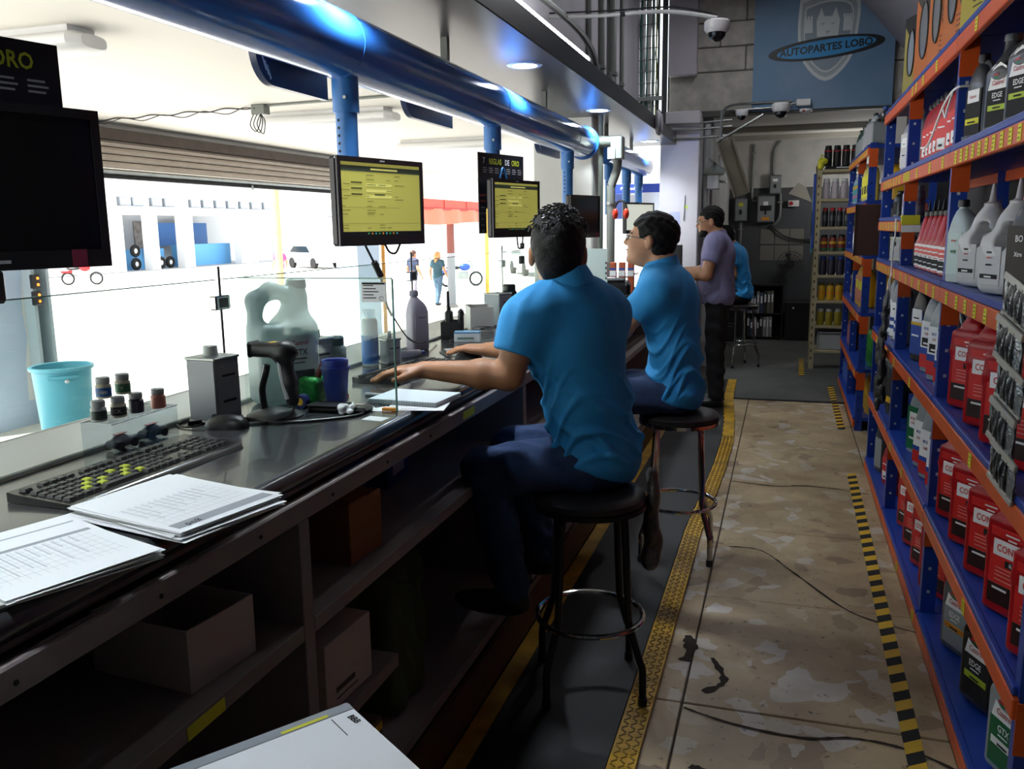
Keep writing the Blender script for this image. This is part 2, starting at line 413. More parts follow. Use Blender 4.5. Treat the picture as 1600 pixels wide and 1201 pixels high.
for pts, wd in (([(-.25, 2.55, .0016), (-.1, 2.5, .0016), (.1, 2.48, .0016), (.25, 2.52, .0016), (.4, 2.5, .0016), (.53, 2.42, .0016)], .005),
                ([(-.2, 4.02, .0016), (-.05, 4.0, .0016), (.1, 3.75, .0016), (.3, 3.42, .0016), (.52, 3.3, .0016)], .005),
                ([(-.25, 5.12, .0016), (0, 5.08, .0016), (.2, 5.13, .0016), (.5, 5.05, .0016)], .006),
                ([(.38, 2.42, .0016), (.46, 2.3, .0016), (.5, 2.22, .0016)], .006), ([(-.19, 2.9, .0016), (-.14, 2.75, .0016), (-.2, 2.66, .0016)], .012),
                ([(-.2, 2.25, .0016), (-.12, 2.2, .0016), (-.1, 2.1, .0016)], .015), ([(-.29, 3.05, .0016), (-.27, 2.95, .0016), (-.28, 2.85, .0016)], .018)):
    crack(pts, wd)
struct('floor', MB().box(-1.6, 1.1, 7.70, 12.3, -.12, 0.002), DKFLOOR)
struct('trim_1', MB().box(-.45, 1.05, 7.68, 7.72, -.02, .006), mat('dark_joint_strip', '#2b2a29', .8))
struct('floor', MB().box(-6.0, -1.6, -8, 22, -.9, 0), mat('pale_shop_floor', '#c9c7c0', .6, var=.08))
struct('ground', MB().box(-90, -6.0, -60, 160, -1.0, -.8), mat('sunlit_pale_concrete_street', '#cfccc4', .9, var=.06, vscale=.6))

# black rubber mat strip between counter and aisle, and its yellow tread-plate edges
cl = [(-.345, -.2), (-.345, 4.2), (-.325, 4.7), (-.305, 5.4), (-.30, 6.1), (-.325, 6.7), (-.36, 7.2), (-.395, 7.75), (-.41, 8.6)]
def clx(y):
    for (x0, y0), (x1, y1) in zip(cl, cl[1:]):
        if y <= y1: return x0+(x1-x0)*(y-y0)/(y1-y0)
    return cl[-1][0]
tag(obj('rubber_mat', MB().prism([(-.798, .2), (-.425, .2)]+[(clx(y_)-.082, y_) for y_ in (4.2, 4.7, 5.4, 6.1, 6.7, 7.2, 7.75, 8.6)]+[(-.798, 8.6)], 'z', .001, .012), mat('black_rubber', '#141517', .6, var=.3, vscale=3), None, 0), 'black rubber floor mat running along the foot of the counter', 'mat')
tp = thing('tread_plate_strip', 'worn yellow checker plate strip between black mat and marble aisle', 'floor strip')
mb = MB(); n = 60
for i in range(n):
    y0 = -.2+8.8*i/n; y1 = -.2+8.8*(i+1)/n
    mb.obox(((clx(y0)+clx(y1))/2-.038, (y0+y1)/2, .008), (.039, (y1-y0)/2+.001, .007), None, 0)
obj('plate', mb, mat('worn_yellow_floor_paint', '#c79a1d', .5, hex2='#8d6a19', vscale=7), tp, 0)
mb = MB(); y = 1.6; k = 0
while y < 6.2:
    x0 = clx(y)
    for j in range(3):
        a = R(45 if (k+j) % 2 else -45); mb.obox((x0-.013-.024*j, y, .0155), (.010, .0028, .0018), Matrix.Rotation(a, 3, 'Z'), 0)
    y += .022; k += 1
stuff(obj('tread_lugs', mb, mat('worn_tread_steel', '#7d5d1a', .4, .2), tp, 0))
mb = MB().box(-.862, -.80, .2, 8.6, .001, .011)
tag(obj('tread_plate_strip', mb, _M['worn_yellow_floor_paint']), 'yellow painted strip at the foot of the counter cabinets', 'floor strip')
# hazard tapes
def tape(x0, x1, xb, y0, y1, lab):
    t = thing('hazard_tape', lab, 'tape'); N = int((y1-y0)/.058); d = (y1-y0)/N
    for i in range(N):
        xa = x0+(xb-x0)*i/N; q = MB(); z = .0035
        q.poly([(xa, y0+i*d-.018, z), (xa+.052, y0+i*d+.018, z), (xa+.052, y0+(i+1)*d+.018, z), (xa, y0+(i+1)*d-.018, z)])
        q.f[-1] = tuple(q.f[-1]); obj('stripe', q, YEL if i % 2 else BLACKM, t, 0)
tape(.377, .43, .408, 1.5, 5.46, 'long yellow and black hazard tape on the marble floor beside the near rack')
tape(.42, .47, .42, 6.68, 8.5, 'short yellow and black hazard tape beside the far blue rack')
tape(.17, .22, .19, 9.0, 10.2, 'faint hazard tape on the dark concrete floor by the beige rack')

# walls and ceilings
struct('wall_right', MB().box(1.05, 1.2, -.8, 12.4, -.1, 3.9), mat('dark_back_wall_paint', '#37363a', .8))
struct('wall_behind', MB().box(-1.6, 1.2, -.95, -.8, -.1, 3.9), mat('dim_grey_wall', '#5d5c5a', .8))
struct('ceiling', MB().box(-1.62, 1.2, -.95, 9.3, 3.75, 3.9), CONC)
sc_ = MB().add([(.42, -.8, 3.749), (1.06, -.8, 3.0), (1.06, 9.22, 3.0), (.42, 9.22, 3.749), (.42, -.8, 3.76), (1.06, -.8, 3.76), (1.06, 9.22, 3.76), (.42, 9.22, 3.76)],
               [(0, 3, 2, 1), (0, 1, 5, 4), (3, 7, 6, 2), (4, 5, 6, 7)])
struct('ceiling', sc_, mat('grey_painted_slope', '#8f8c93', .8, var=.1, vscale=2))
# low ceiling of the far room, slab joints, far walls
fc = struct('ceiling', MB().box(-1.0, 1.1, 9.3, 12.4, 2.60, 2.72), mat('far_ceiling_paint', '#cfcbc1', .8, var=.12, vscale=2))
for y in (10.6, 11.6): obj('ceiling_beam', MB().box(-1.0, 1.05, y, y+.14, 2.54, 2.61), mat('far_beam_paint', '#a5a198', .8), fc, 0)
bw = struct('wall_back', MB().box(-1.2, 1.1, 12.3, 12.4, -.1, 2.7), DKWALL)
obj('upper_paint_band', MB().box(-.9, 1.05, 12.28, 12.299, 1.98, 2.6), mat('pale_grey_band', '#c2c0bb', .8, var=.15), bw, 0)
obj('scuff_patch', MB().poly([(.0, 12.279, 1.9), (.12, 12.279, 2.04), (.22, 12.279, 1.98), (.3, 12.279, 1.78), (.16, 12.279, 1.84)]), mat('bare_plaster', '#9f9a90', .9), bw, 0)
struct('wall_left', MB().box(-1.02, -.76, 9.46, 12.3, 0, 2.62), mat('pale_grey_wall', '#b6b6b4', .7, var=.1))
struct('wall_right', MB().box(.9, 1.06, 9.3, 12.3, 1.9, 2.6), WHITE)

# cinder-block wall over the low opening
bwl = struct('wall_front', MB().box(-1.22, 1.1, 9.28, 9.42, 2.60, 3.9), MORT)
z = 2.63; row = 0
for h in (.385, .235, .235, .235, .235):
    x = -1.20-(.25 if row % 2 else 0)
    wd = .9 if row == 0 else .5
    while x < .9:
        a, b = max(x, -1.21), min(x+wd-.012, 1.05)
        if b-a > .05: obj('cinder_block', MB().box(a, b, 9.262+random.uniform(0, .006), 9.30, z, z+h-.012, 0, .008), BLOCK, bwl, 0)
        x += wd
    z += h; row += 1
struct('trim_2', MB().box(-1.2, 1.05, 9.22, 9.30, 2.575, 2.625), mat('dark_steel_lintel', '#4b4a47', .6, .4))
# pillars
struct('wall_pillar', MB().box(-1.25, -.86, 9.02, 9.45, -.05, 2.62, 0, .01), mat('pillar_paint', '#c9c6cc', .65, var=.08, vscale=3))
struct('wall_pillar', MB().box(-1.20, -.92, 9.14, 9.27, 2.98, 3.75, 0, .006), LILAC)
struct('wall_pillar', MB().box(-1.86, -1.40, 6.5, 6.85, -.05, 2.31, 0, .01), mat('pillar_white', '#d8d9d4', .6, var=.05))
# overhead soffit with recessed lights, wall above it
so = struct('ceiling', MB().box(-2.02, -1.09, -.8, 9.06, 2.30, 2.415, 0, .004), SLABM)
struct('wall_left', MB().box(-1.62, -1.46, -.8, 9.3, 2.415, 3.76), LILAC)
struct('ceiling', MB().box(-6.0, -2.0, -8, 22, 2.45, 2.6), CEILW)
struct('trim_3', MB().box(-2.03, -1.99, -.8, 9.06, 2.30, 2.46), CEILW)
for i, y in enumerate((4.35, 6.17, 8.55, 2.5, .7)):
    t = thing('downlight', 'round lit recessed light in the dark soffit, %s' % ('nearest one in view', 'second along, over the third monitor', 'farthest, by the white pillar', 'over the near seated man, above the frame', 'over the near keyboard, above the frame')[i], 'light', (-1.285, y, 2.30), 0, 'recessed soffit lights')
    obj('trim_ring', MB().lathe([(.062, 0), (.062, -.004), (.085, -.004), (.09, .0)], 28), mat('downlight_trim', '#c9d6e4', .3), t)
    obj('diffuser', MB().lathe([(.0001, -.003), (.064, -.003)], 28), LAMP, t)
    l = bpy.data.lights.new('downlight_glow', 'AREA'); l.shape = 'DISK'; l.size = .12; l.energy = 5.5 if y < 1 else 9; l.color = (.86, .94, 1); l.spread = R(120)
    lo = bpy.data.objects.new('downlight_glow', l); COL.objects.link(lo); lo.parent = t; lo.location = (0, 0, -.012)
t = thing('tube_light', 'lit fluorescent tube lying along the top of the soffit edge', 'light')
obj('tube', MB().cyl((-1.13, 3.5, 2.44), (-1.13, 5.08, 2.44), .018, n=12), LAMP, t); obj('batten', MB().box(-1.17, -1.15, 3.45, 5.12, 2.416, 2.46), WPLAS, t, 0)
l = bpy.data.lights.new('tube_glow', 'AREA'); l.shape = 'RECTANGLE'; l.size = .04; l.size_y = 1.5; l.energy = 9
lo = bpy.data.objects.new('tube_glow', l); COL.objects.link(lo); lo.parent = t; lo.location = (-1.13, 4.3, 2.465); lo.rotation_euler = (0, R(180), 0)
for yy in (3.49, 5.09): obj('end_cap', MB().cyl((-1.13, yy-.02, 2.44), (-1.13, yy+.02, 2.44), .021, n=12), WPLAS, t)
t = thing('intruder_siren', 'round pale disc sounder fixed to the soffit edge', 'alarm', (-1.085, 7.6, 2.36))
obj('body', MB().lathe([(.10, 0), (.10, .02), (.075, .035), (.07, .045), (.0001, .05)], 28).xform(Matrix.Rotation(R(90), 4, 'Y')), mat('pale_lilac_plastic', '#9d97a3', .5), t)
obj('rim', MB().tube([(0.02, .1*math.cos(a), .1*math.sin(a)) for a in [i*math.pi/12 for i in range(24)]], .01, 6, closed=True), GREYL, t)
# ceiling tube fittings high over the aisle
for i, (y, en) in enumerate(((4.9, 7), (7.6, 14))):
    t = thing('aisle_lamp', 'lit tube fitting high over the aisle, %s from the camera end' % ORD[i], 'light', (-.35, y, 3.70), 0, 'tube fittings over the aisle')
    obj('batten', MB().box(-.06, .06, -.62, .62, 0, .05, 0, .006), WPLAS, t, 0); obj('tube', MB().cyl((0, -.6, -.02), (0, .6, -.02), .016, n=12), mat('tube_lit', '#f4f8ff', .5, emit=8), t)
    l = bpy.data.lights.new('tube_glow', 'AREA'); l.shape = 'RECTANGLE'; l.size = .06; l.size_y = 1.2; l.energy = en; l.color = (.95, .97, 1)
    lo = bpy.data.objects.new('tube_glow', l); COL.objects.link(lo); lo.parent = t; lo.location = (0, 0, -.045)
t = thing('added_fill_lamp', 'added fill lamp on the right wall of the far room, hidden behind the beige rack', 'light', (.97, 11.3, 1.95)); obj('base', MB().box(.0, .06, -.12, .12, -.06, .06, 0, .01), WPLAS, t, 0); obj('diffuser', MB().sphere((-.01, 0, 0), .07, 16, 0, (.6, 1.4, .7)), LAMP, t)  # invented lamp, hidden by the racks, added to brighten the far room
l = bpy.data.lights.new('added_fill_glow', 'POINT'); l.energy = 14; l.shadow_soft_size = .08; lo = bpy.data.objects.new('added_fill_glow', l); COL.objects.link(lo); lo.parent = t; lo.location = (-.14, 0, 0)
# blue ventilation duct
def duct(lab, y0, y1, capend):
    t = thing('ventilation_duct', lab, 'duct')
    obj('pipe', MB().cyl((-1.42, y0, 2.095), (-1.42, y1, 2.095), .105, n=40), BLUEP, t)
    if capend:
        obj('end_flange', MB().lathe([(.105, 0), (.118, .004), (.118, .03), (.09, .05), (.0001, .055)], 40, (0, 0, 0)).xform(Matrix.Translation((-1.42, y1, 2.095)) @ Matrix.Rotation(R(-90), 4, 'X')), mat('blue_duct_cap', '#1f4f94', .3), t)
    for y in ([1.1+1.55*i for i in range(12)]):
        if y0+.2 < y < y1-.2: obj('seam_band', MB().cyl((-1.42, y, 2.095), (-1.42, y+.006, 2.095), .1065, n=40), BLUEP, t)
duct('thick glossy blue duct running under the dark soffit above the counter', -.7, 6.25, True)
duct('second blue duct continuing between the two white pillars', 6.95, 9.0, False)
for i_, ys_ in ((0, (.6, 2.2, 3.6, 5.2)), (1, (7.1, 8.3))):
    for y in ys_: obj('hanger_strap', MB().box(-1.435, -1.405, y, y+.03, 2.195, 2.302), GREYP, [o for o in COL.objects if o.name.startswith('ventilation_duct')][i_], 0)
def post(i, y, zb, lab):
    t = thing('monitor_post', lab, 'post', (-1.42, y, 0), 0, 'blue posts hanging from the duct')
    obj('collar', MB().lathe([(.044, 1.885), (.044, 2.03)], 24), BLUEPOST, t)
    obj('tube', MB().lathe([(.036, zb), (.036, 1.90)], 24), BLUEPOST, t)
    mb = MB()
    for k in range(6): mb.cyl((.0355*math.cos(R(-110)), .0355*math.sin(R(-110)), 1.86-.025*k), (.0368*math.cos(R(-110)), .0368*math.sin(R(-110)), 1.86-.025*k), .005, n=8)
    stuff(obj('peg_hole', mb, BLACKM, t, 0)); obj('bolt', MB().cyl((.02, -.044, 1.93), (.02, -.048, 1.93), .006, n=8), STEEL, t)
for i, (y, zb, lab) in enumerate(((1.24, 1.62, 'blue post holding the nearest dark monitor'), (2.70, 1.62, 'blue perforated post holding the second monitor, yellow screen'), (4.23, 1.62, 'blue perforated post above the poster with the seven rules'),
        (5.80, 1.60, 'blue perforated post in front of the first white pillar'), (7.25, 1.6, 'blue post left of two close together past the pillar'), (8.06, 1.6, 'blue post right of two close together past the pillar'), (8.75, 1.6, 'blue post last in the row, against the far pillar'))):
    post(i, y, zb, lab)
# half-round navy lamp hoods on the customer side of the duct
for i, (y0, y1, z0, lg) in enumerate(((2.42, 2.86, 1.955, 1), (3.52, 4.08, 1.98, 0), (5.60, 6.2, 1.985, 1), (7.2, 7.55, 2.0, 0), (8.15, 8.5, 2.0, 0))):
    t = thing('lamp_hood', ['navy half-round hood with white marks at the near blue post', 'navy hood hanging between the first two blue posts in view', 'navy hood at the capped end of the duct', 'small navy hood past the first pillar', 'small navy hood nearest the far pillar'][i], 'hood', (-1.585, y0, z0), 0, 'navy hoods behind the duct')
    L = y1-y0; h = .10; pr = [(0, h)]+[(.10*(1-math.cos(a)), h*(1-math.sin(a))) for a in [R(10*k) for k in range(1, 10)]]+[(L, 0), (L, h)]
    obj('shell', MB().prism(pr, 'x', -.012, .012), BLUED, t, 30)
    obj('top_flange', MB().box(-.02, .08, .06, L, h-.008, h), BLUED, t, 0)
    if lg:
        mb = MB()
        for q in range(3): mb.obox((.0135, .045+.012*q, h*.62-.012*q), (.001, .003, .022), Matrix.Rotation(R(25), 3, 'X'))
        stuff(obj('white_mark', mb, WPLAS, t, 0))
# conduits, junction box at the first pillar
t = thing('conduit_run', 'grey conduit with box and bent pipe on the first white pillar', 'conduit')
obj('pipe', MB().tube(spline([(-1.245, 6.42, 1.04), (-1.245, 6.42, 1.72), (-1.24, 6.42, 1.8), (-1.20, 6.42, 1.92), (-1.2, 6.42, 2.05)], 6), .032, 12), GREYP, t)
obj('pipe', MB().tube([(-1.33, 6.46, 1.04), (-1.33, 6.46, 2.3)], .02, 10), mat('dark_green_grey', '#4d544f', .5), t)
obj('pipe', MB().cyl((-1.42, 6.40, 2.11), (-1.17, 6.40, 2.11), .04, n=14), mat('olive_grey_pipe', '#5b6158', .45), t)
jb = obj('junction_box', MB().box(-1.235, -1.15, 6.34, 6.45, 1.98, 2.14, 0, .006), GREYP, t); obj('cover_plate', MB().box(-1.255, -1.20, 6.33, 6.345, 1.98, 2.06, 0, .003), mat('pale_green_plate', '#b3bfb4', .5), jb)
obj('clamp', MB().lathe([(.036, 0), (.036, .02)], 14, (-1.245, 6.42, 1.66)), STEEL, t)
# conduits and cable tray on the upper wall
for i, (x, y, z0, z1, r) in enumerate(((-1.44, 6.55, 2.42, 3.75, .02), (-1.44, 7.0, 2.42, 3.75, .028), (-1.42, 7.35, 2.42, 3.75, .034), (-1.44, 7.9, 2.42, 3.75, .018))):
    t = thing('wall_conduit', 'vertical grey conduit on the wall above the soffit, %s from the near side' % ORD[i], 'conduit', (x, y, z0), 0, 'vertical conduits above the soffit')
    obj('pipe', MB().cyl((0, 0, 0), (0, 0, z1-z0), r, n=12), GREYP, t)
    for k in (.3, .9): obj('clamp', MB().box(-.012, r+.006, -r-.015, r+.015, k, k+.025), STEEL, t, 0)
t = thing('wall_conduit', 'slanting grey conduit bending down to a box above the tube light', 'conduit')
obj('pipe', MB().tube(spline([(-1.36, 3.2, 2.70), (-1.36, 5.4, 2.78), (-1.36, 6.2, 2.74), (-1.38, 6.6, 2.62), (-1.4, 6.95, 2.58)], 6), .022, 10), STEEL, t)
obj('elbow_box', MB().box(-1.44, -1.34, 6.93, 7.08, 2.48, 2.66, 0, .01), GREYP, t)
t = thing('cable_tray', 'tall wire cable tray with white and green cables by the pillar', 'cable tray')
for x in (-1.47, -1.40, -1.33, -1.26): obj('rail_wire', MB().cyl((x, 8.93, 2.42), (x, 8.93, 3.75), .005, n=6), STEEL, t)
for k in range(12): obj('rung_wire', MB().cyl((-1.47, 8.93, 2.45+.11*k), (-1.26, 8.93, 2.45+.11*k), .004, n=6), STEEL, t)
for x, c, r in ((-1.44, '#2f6b5f', .014), (-1.42, '#dfe3de', .012), (-1.385, '#4f8a78', .013), (-1.36, '#d5d5cf', .02), (-1.32, '#8fa79b', .013), (-1.295, '#b5ad5a', .008), (-1.275, '#57776c', .012)):
    obj('cable', MB().tube([(x+random.uniform(-.006, .006), 8.96, 2.42+.15*k) for k in range(10)], r, 8), mat('cable_'+c[1:], c, .5), t)
obj('channel', MB().box(-1.52, -1.22, 8.90, 8.93, 2.72, 2.76), mat('slotted_channel', '#a9afac', .4, .5), t, 0)
struct('trim_4', MB().box(-1.24, -1.20, 8.98, 9.1, 2.42, 3.75), mat('dark_gap', '#45464a', .7))
t = thing('ceiling_conduit', 'bundle of thin pipes and wires crossing from the soffit to the pillar', 'conduit')
for k, (z, y) in enumerate(((2.50, 9.0), (2.44, 9.0), (2.36, 9.02))): obj('pipe', MB().tube([(-1.3, y, z), (-.9, y-.01, z-.01), (-.55, y, z+.01)], .011, 8), STEEL, t)
t = thing('cable_bundle', 'long sagging white cable bundle across to the near dome camera', 'cable')
obj('cable', MB().tube(spline([(-1.62, 5.5, 2.80), (-1.2, 5.5, 2.77), (-.75, 5.5, 2.76), (-.44, 5.5, 2.70)], 8), .012, 8), GREYL, t)
obj('cable', MB().tube(spline([(-1.5, 5.5, 2.81), (-1.1, 5.49, 2.79), (-.7, 5.5, 2.78), (-.44, 5.5, 2.715)], 8), .005, 6), BLACK, t)
obj('cable_tie', MB().lathe([(.018, -.01), (.018, .01)], 10, (-1.0, 5.5, 2.765)), BLACK, t)
def dome(p, s, lab):
    t = thing('dome_camera', lab, 'camera', p, 0, 'ceiling dome cameras')
    obj('housing', MB().lathe([(.065*s, .07*s), (.075*s, .06*s), (.074*s, .02*s), (.06*s, 0)], 28), WPLAS, t)
    obj('dome', MB().sphere((0, 0, 0), .052*s, 24, 0, (1, 1, .95)), mat('smoked_dome', '#111318', .05), t)
    if p[1] > 8: obj('bracket', MB().box(-.03, .03, .04, 9.235-p[1], .03*s, .055*s, 0, .004), GREYL, t, 0)
    obj('lens', MB().sphere((-.012*s, -.045*s, -.012*s), .014*s, 12), mat('lens_glass', '#5d6570', .1), t)
    return t
dome((-.44, 5.5, 2.615), 1, 'nearest white dome camera, hanging from the long cable bundle')
dome((-.46, 8.95, 2.535), .8, 'white dome camera at the left end of the lintel')
dome((-.10, 8.95, 2.555), 1.15, 'largest far dome camera under the blue sign')
t = thing('junction_box', 'small white box and pipe at the bottom of the blue sign', 'box'); obj('box', MB().box(.04, .17, 9.15, 9.2, 2.63, 2.69, 0, .004), WPLAS, t)
obj('pipe', MB().tube(spline([(-.55, 9.18, 2.62), (-.2, 9.18, 2.625), (-.05, 9.17, 2.64), (.05, 9.17, 2.66)], 5), .012, 8), STEEL, t)
t = thing('smoke_detector', 'small white detector with red light under the lintel', 'detector', (.13, 9.12, 2.56)); obj('body', MB().lathe([(.06, .03), (.06, .01), (.045, 0)], 20), WPLAS, t); obj('indicator', MB().sphere((-.02, -.05, .01), .012, 8), RED, t)
# steel channel and bent pipes by the far pillar
t = thing('steel_channel', 'sloping rusty grey steel channel hanging below the lintel', 'beam')
d = Vector((.17, -.0, -.50)); ex = d.normalized(); n_ = Vector((0, 1, 0)); s_ = ex.cross(n_)
rm = Matrix((ex, n_, s_)).transposed()
obj('web', MB().obox((-.50, 8.6, 2.03), (.27, .02, .07), rm), mat('rusty_grey_steel', '#6d675c', .6, .5, var=.3), t, 0)
for sg in (-1, 1): obj('flange', MB().obox(Vector((-.50, 8.57, 2.03))+s_*.07*sg, (.27, .045, .007), rm), _M['rusty_grey_steel'], t, 0)
obj('wall_arm', MB().tube([(-.64, 8.6, 2.26), (-.66, 9.24, 2.60)], .012, 8), STEEL, t); obj('hanger', MB().tube([(-.63, 8.6, 2.27), (-.62, 8.6, 2.55)], .012, 8), STEEL, t); obj('brace', MB().tube([(-.66, 8.58, 2.27), (-.25, 8.62, 2.50)], .013, 8), STEEL, t)
t = thing('ceiling_conduit', 'thin arched conduit rising beside the block wall', 'conduit')
obj('pipe', MB().tube(spline([(-.66, 9.1, 2.25), (-.66, 9.1, 2.5), (-.645, 9.1, 2.60), (-.58, 9.12, 2.66), (-.38, 9.2, 2.68), (.0, 9.2, 2.68)], 6), .014, 8), STEEL, t)

# blue hanging sign on the block wall
t = thing('shop_sign', 'large pale blue sign with grey shield and black oval lettering on block wall', 'sign')
SIGNB = mat('sign_blue_print', '#5c7f9f', .6, hex2='#748ba3', vscale=1.6); SB2 = mat('sign_oval_blue', '#2d86bd', .5); SG = mat('sign_grey_print', '#9aa3a8', .6); SG2 = mat('sign_pale_print', '#c3c9c8', .6); SBK = mat('sign_black_print', '#101316', .5)
obj('panel', MB().box(-.38, .90, 9.21, 9.235, 2.60, 3.74), SIGNB, t, 0)
def shield(s, y, z0=0):
    P = [(-.24, .34), (0, .40), (.24, .34), (.25, .05), (.19, -.2), (0, -.36), (-.19, -.2), (-.25, .05)]
    Q = spline([(a*s, 0, b*s) for a, b in P]+[(P[0][0]*s, 0, P[0][1]*s)], 4)[:-1]
    return [(.295+p.x, y, 3.24+p.z+z0) for p in Q]
mb = MB()
def oval(a, b, y): return [(.285+a*math.cos(2*math.pi*i/48)+0*b, y, 3.155+b*math.sin(2*math.pi*i/48)+.04*math.cos(2*math.pi*i/48)) for i in range(48)]
mb.poly(shield(1.08, 9.2085), 1).poly(shield(.98, 9.2080), 0).poly(shield(.86, 9.2075), 1).poly(shield(.82, 9.2070), 2)
for cx in (.12, .47):      # two towers of the crest
    mb.poly([(cx-.04, 9.2065, 3.3), (cx+.04, 9.2065, 3.3), (cx+.035, 9.2065, 3.42), (cx-.035, 9.2065, 3.42)], 1)
    for k in (-.04, -.012, .016): mb.poly([(cx+k, 9.2065, 3.42), (cx+k+.02, 9.2065, 3.42), (cx+k+.02, 9.2065, 3.45), (cx+k, 9.2065, 3.45)], 1)
mb.poly([(.2, 9.2062, 3.26), (.39, 9.2062, 3.26), (.40, 9.2062, 3.40), (.36, 9.2062, 3.52), (.33, 9.2062, 3.44), (.26, 9.2062, 3.44), (.23, 9.2062, 3.52), (.19, 9.2062, 3.40)], 1)
for cx in (.25, .34): mb.poly([(cx-.02, 9.206, 3.38), (cx+.02, 9.206, 3.38), (cx, 9.206, 3.36)], 0)
mb.poly([(.27, 9.206, 3.31), (.32, 9.206, 3.31), (.295, 9.206, 3.28)], 0)
obj('crest', mb, [SG, SG2, mat('sign_shield_fill', '#83909a', .6)], t, 0)
obj('oval', MB().poly(oval(.525, .10, 9.2055), 0).poly(oval(.445, .076, 9.205), 1), [SBK, SB2], t, 0)
obj('lettering', MB().text('AUTOPARTES LOBO', (.285, 9.2045, 3.128), (1, 0, .075), (0, 0, 1), .094, 0, .03, .98), SBK, t, 0)
# ================================================================== RACKS AND GOODS
RBLUE = mat('blue_rack_enamel', '#1c3f9c', .35, var=.12, vscale=4); RORG = mat('orange_rack_enamel', '#d2551c', .4, var=.12, vscale=6)
SILV = mat('silver_grey_plastic', '#8f979c', .3); DSILV = mat('gunmetal_plastic', '#3b3f43', .3); WHT = mat('white_bottle_plastic', '#c8c9cd', .35)
DRED = mat('deep_red_plastic', '#a8161c', .3); LRED = mat('bright_red_label', '#cf2a28', .45); GRN = mat('green_label', '#12683f', .4); LGRN = mat('lime_label', '#a8bf2c', .5)
BLUL = mat('blue_label', '#23489f', .4); ORL = mat('orange_label', '#d98a1e', .5); YELP = mat('yellow_plastic', '#c79a12', .4); GRNP = mat('green_plastic', '#2f9a2c', .35)
BEIGE = mat('beige_rack_enamel', '#b3a784', .5, var=.15, vscale=8)
def tagmesh(k):
    mb = MB().box(-.0012, 0, -.018, .018, -.02, .02, 0)
    for i in range(3): mb.poly([(-.0015, .013, .012-.011*i), (-.0015, -.013+.004*((i+k) % 3), .012-.011*i), (-.0015, -.013+.004*((i+k) % 3), .009-.011*i), (-.0015, .013, .009-.011*i)], 1)
    me = bpy.data.meshes.new('price_tag'); me.from_pydata(mb.v, [], mb.f)
    for m in (YTAG, mat('tag_ink', '#55531e', .8)): me.materials.append(m)
    me.polygons.foreach_set('material_index', mb.m); return me
TAGM = [tagmesh(k) for k in range(3)]
def rack(lab, X, posts, shelves, depth=.44, top=2.125, orange=True, tags=None, pm=None, extra=()):
    t = thing('storage_rack', lab, 'rack'); pm = pm or RBLUE
    for y in posts:
        for x, s in ((X, 1), (X+depth, -1)):
            mb = MB().box(x, x+s*.050, y-.002, y+.003, 0, top).box(x, x+s*.004, y, y+.042, 0, top)
            p = obj('post', mb, pm, t, 0)
            if s == 1:
                q = MB()
                for k in range(int(top/.09)): q.box(x+.018, x+.028, y-.0028, y-.0015, .06+.09*k, .071+.09*k)
                stuff(obj('bolt_hole', q, mat('post_hole', '#c9ccd2', .5) if posts.index(y) else BLACKM, p, 0))
    for i, (a, b) in enumerate(zip(posts, posts[1:])):
        for z in list(shelves)+[e[1] for e in extra if e[0] == i]:
            obj('shelf_deck', MB().box(X+.004, X+depth-.004, a+.006, b-.004, z-.028, z-.002), pm, t, 0)
            obj('shelf_lip', MB().box(X-.012, X+.004, a+.012, b-.004, z-.022, z, 0, .003), pm, t, 0)
            om = RORG if orange else pm
            obj('beam', MB().box(X-.014, X+.006, a-.002, b-.002, z-.074, z-.023, 0, .003), om, t, 0)
            obj('beam', MB().box(X+depth-.02, X+depth, a+.004, b-.004, z-.074, z-.026), om, t, 0)
            if z > .3: obj('beam_bracket', MB().box(X-.004, X+.054, a-.0065, a-.003, z-.155, z-.03), om, t, 0)
            for k, y in enumerate((tags or {}).get((i, round(z, 3)), ())):
                o = mesh_obj('price_tag', TAGM[k % 3], t); o.location = (X-.0145, y, z-.049)
    return t
def lsp(a, b, n): return [a+(b-a)*i/max(n-1, 1) for i in range(n)]
PN = [2.0, 3.33, 4.58, 5.62]; SN = [.075, .485, .89, 1.30, 1.755, 2.13]
TG = {(0, 1.30): (2.2, 2.42, 2.58, 2.72, 2.86, 3.0, 3.18), (1, 1.30): (3.45, 3.62, 3.82, 4.02, 4.22, 4.42), (2, 1.30): lsp(4.68, 5.5, 8), (0, 1.755): lsp(2.1, 3.2, 13), (1, 1.755): (3.45, 3.75, 4.1, 4.35, 4.41, 4.47, 4.53),
      (2, 1.755): lsp(4.7, 5.4, 7), (0, 2.13): (3.02, 2.5), (1, 2.13): (3.75, 4.1, 4.3, 4.42), (1, .89): (4.45, 3.9), (2, .89): (4.8, 5.0, 5.3), (0, .485): (2.55,), (1, .485): (4.4, 3.95), (0, .89): (2.62,), (2, 1.53): lsp(4.66, 5.45, 7), (0, .075): (2.35,), (1, .075): (3.4, 3.9)}
rack('nearest blue rack with orange beams, price tags and red oil jugs', .53, PN, SN, tags=TG, extra=((2, 1.53),))
PF = [6.66, 7.6, 8.62]; SF = [.10, .46, .87, 1.28, 1.66, 2.04]
TF = {(0, 2.04): lsp(6.75, 7.5, 7), (1, 2.04): lsp(7.7, 8.5, 6), (0, 1.66): lsp(6.75, 7.5, 7), (1, 1.66): lsp(7.7, 8.5, 6), (0, 1.28): lsp(6.75, 7.5, 7), (1, 1.28): lsp(7.7, 8.5, 5), (0, .87): (6.8, 7.1, 7.3), (0, .46): (6.8, 7.2)}
rack('second blue rack farther down the aisle, before the beige rack', .53, PF, SF, top=2.05, tags=TF)

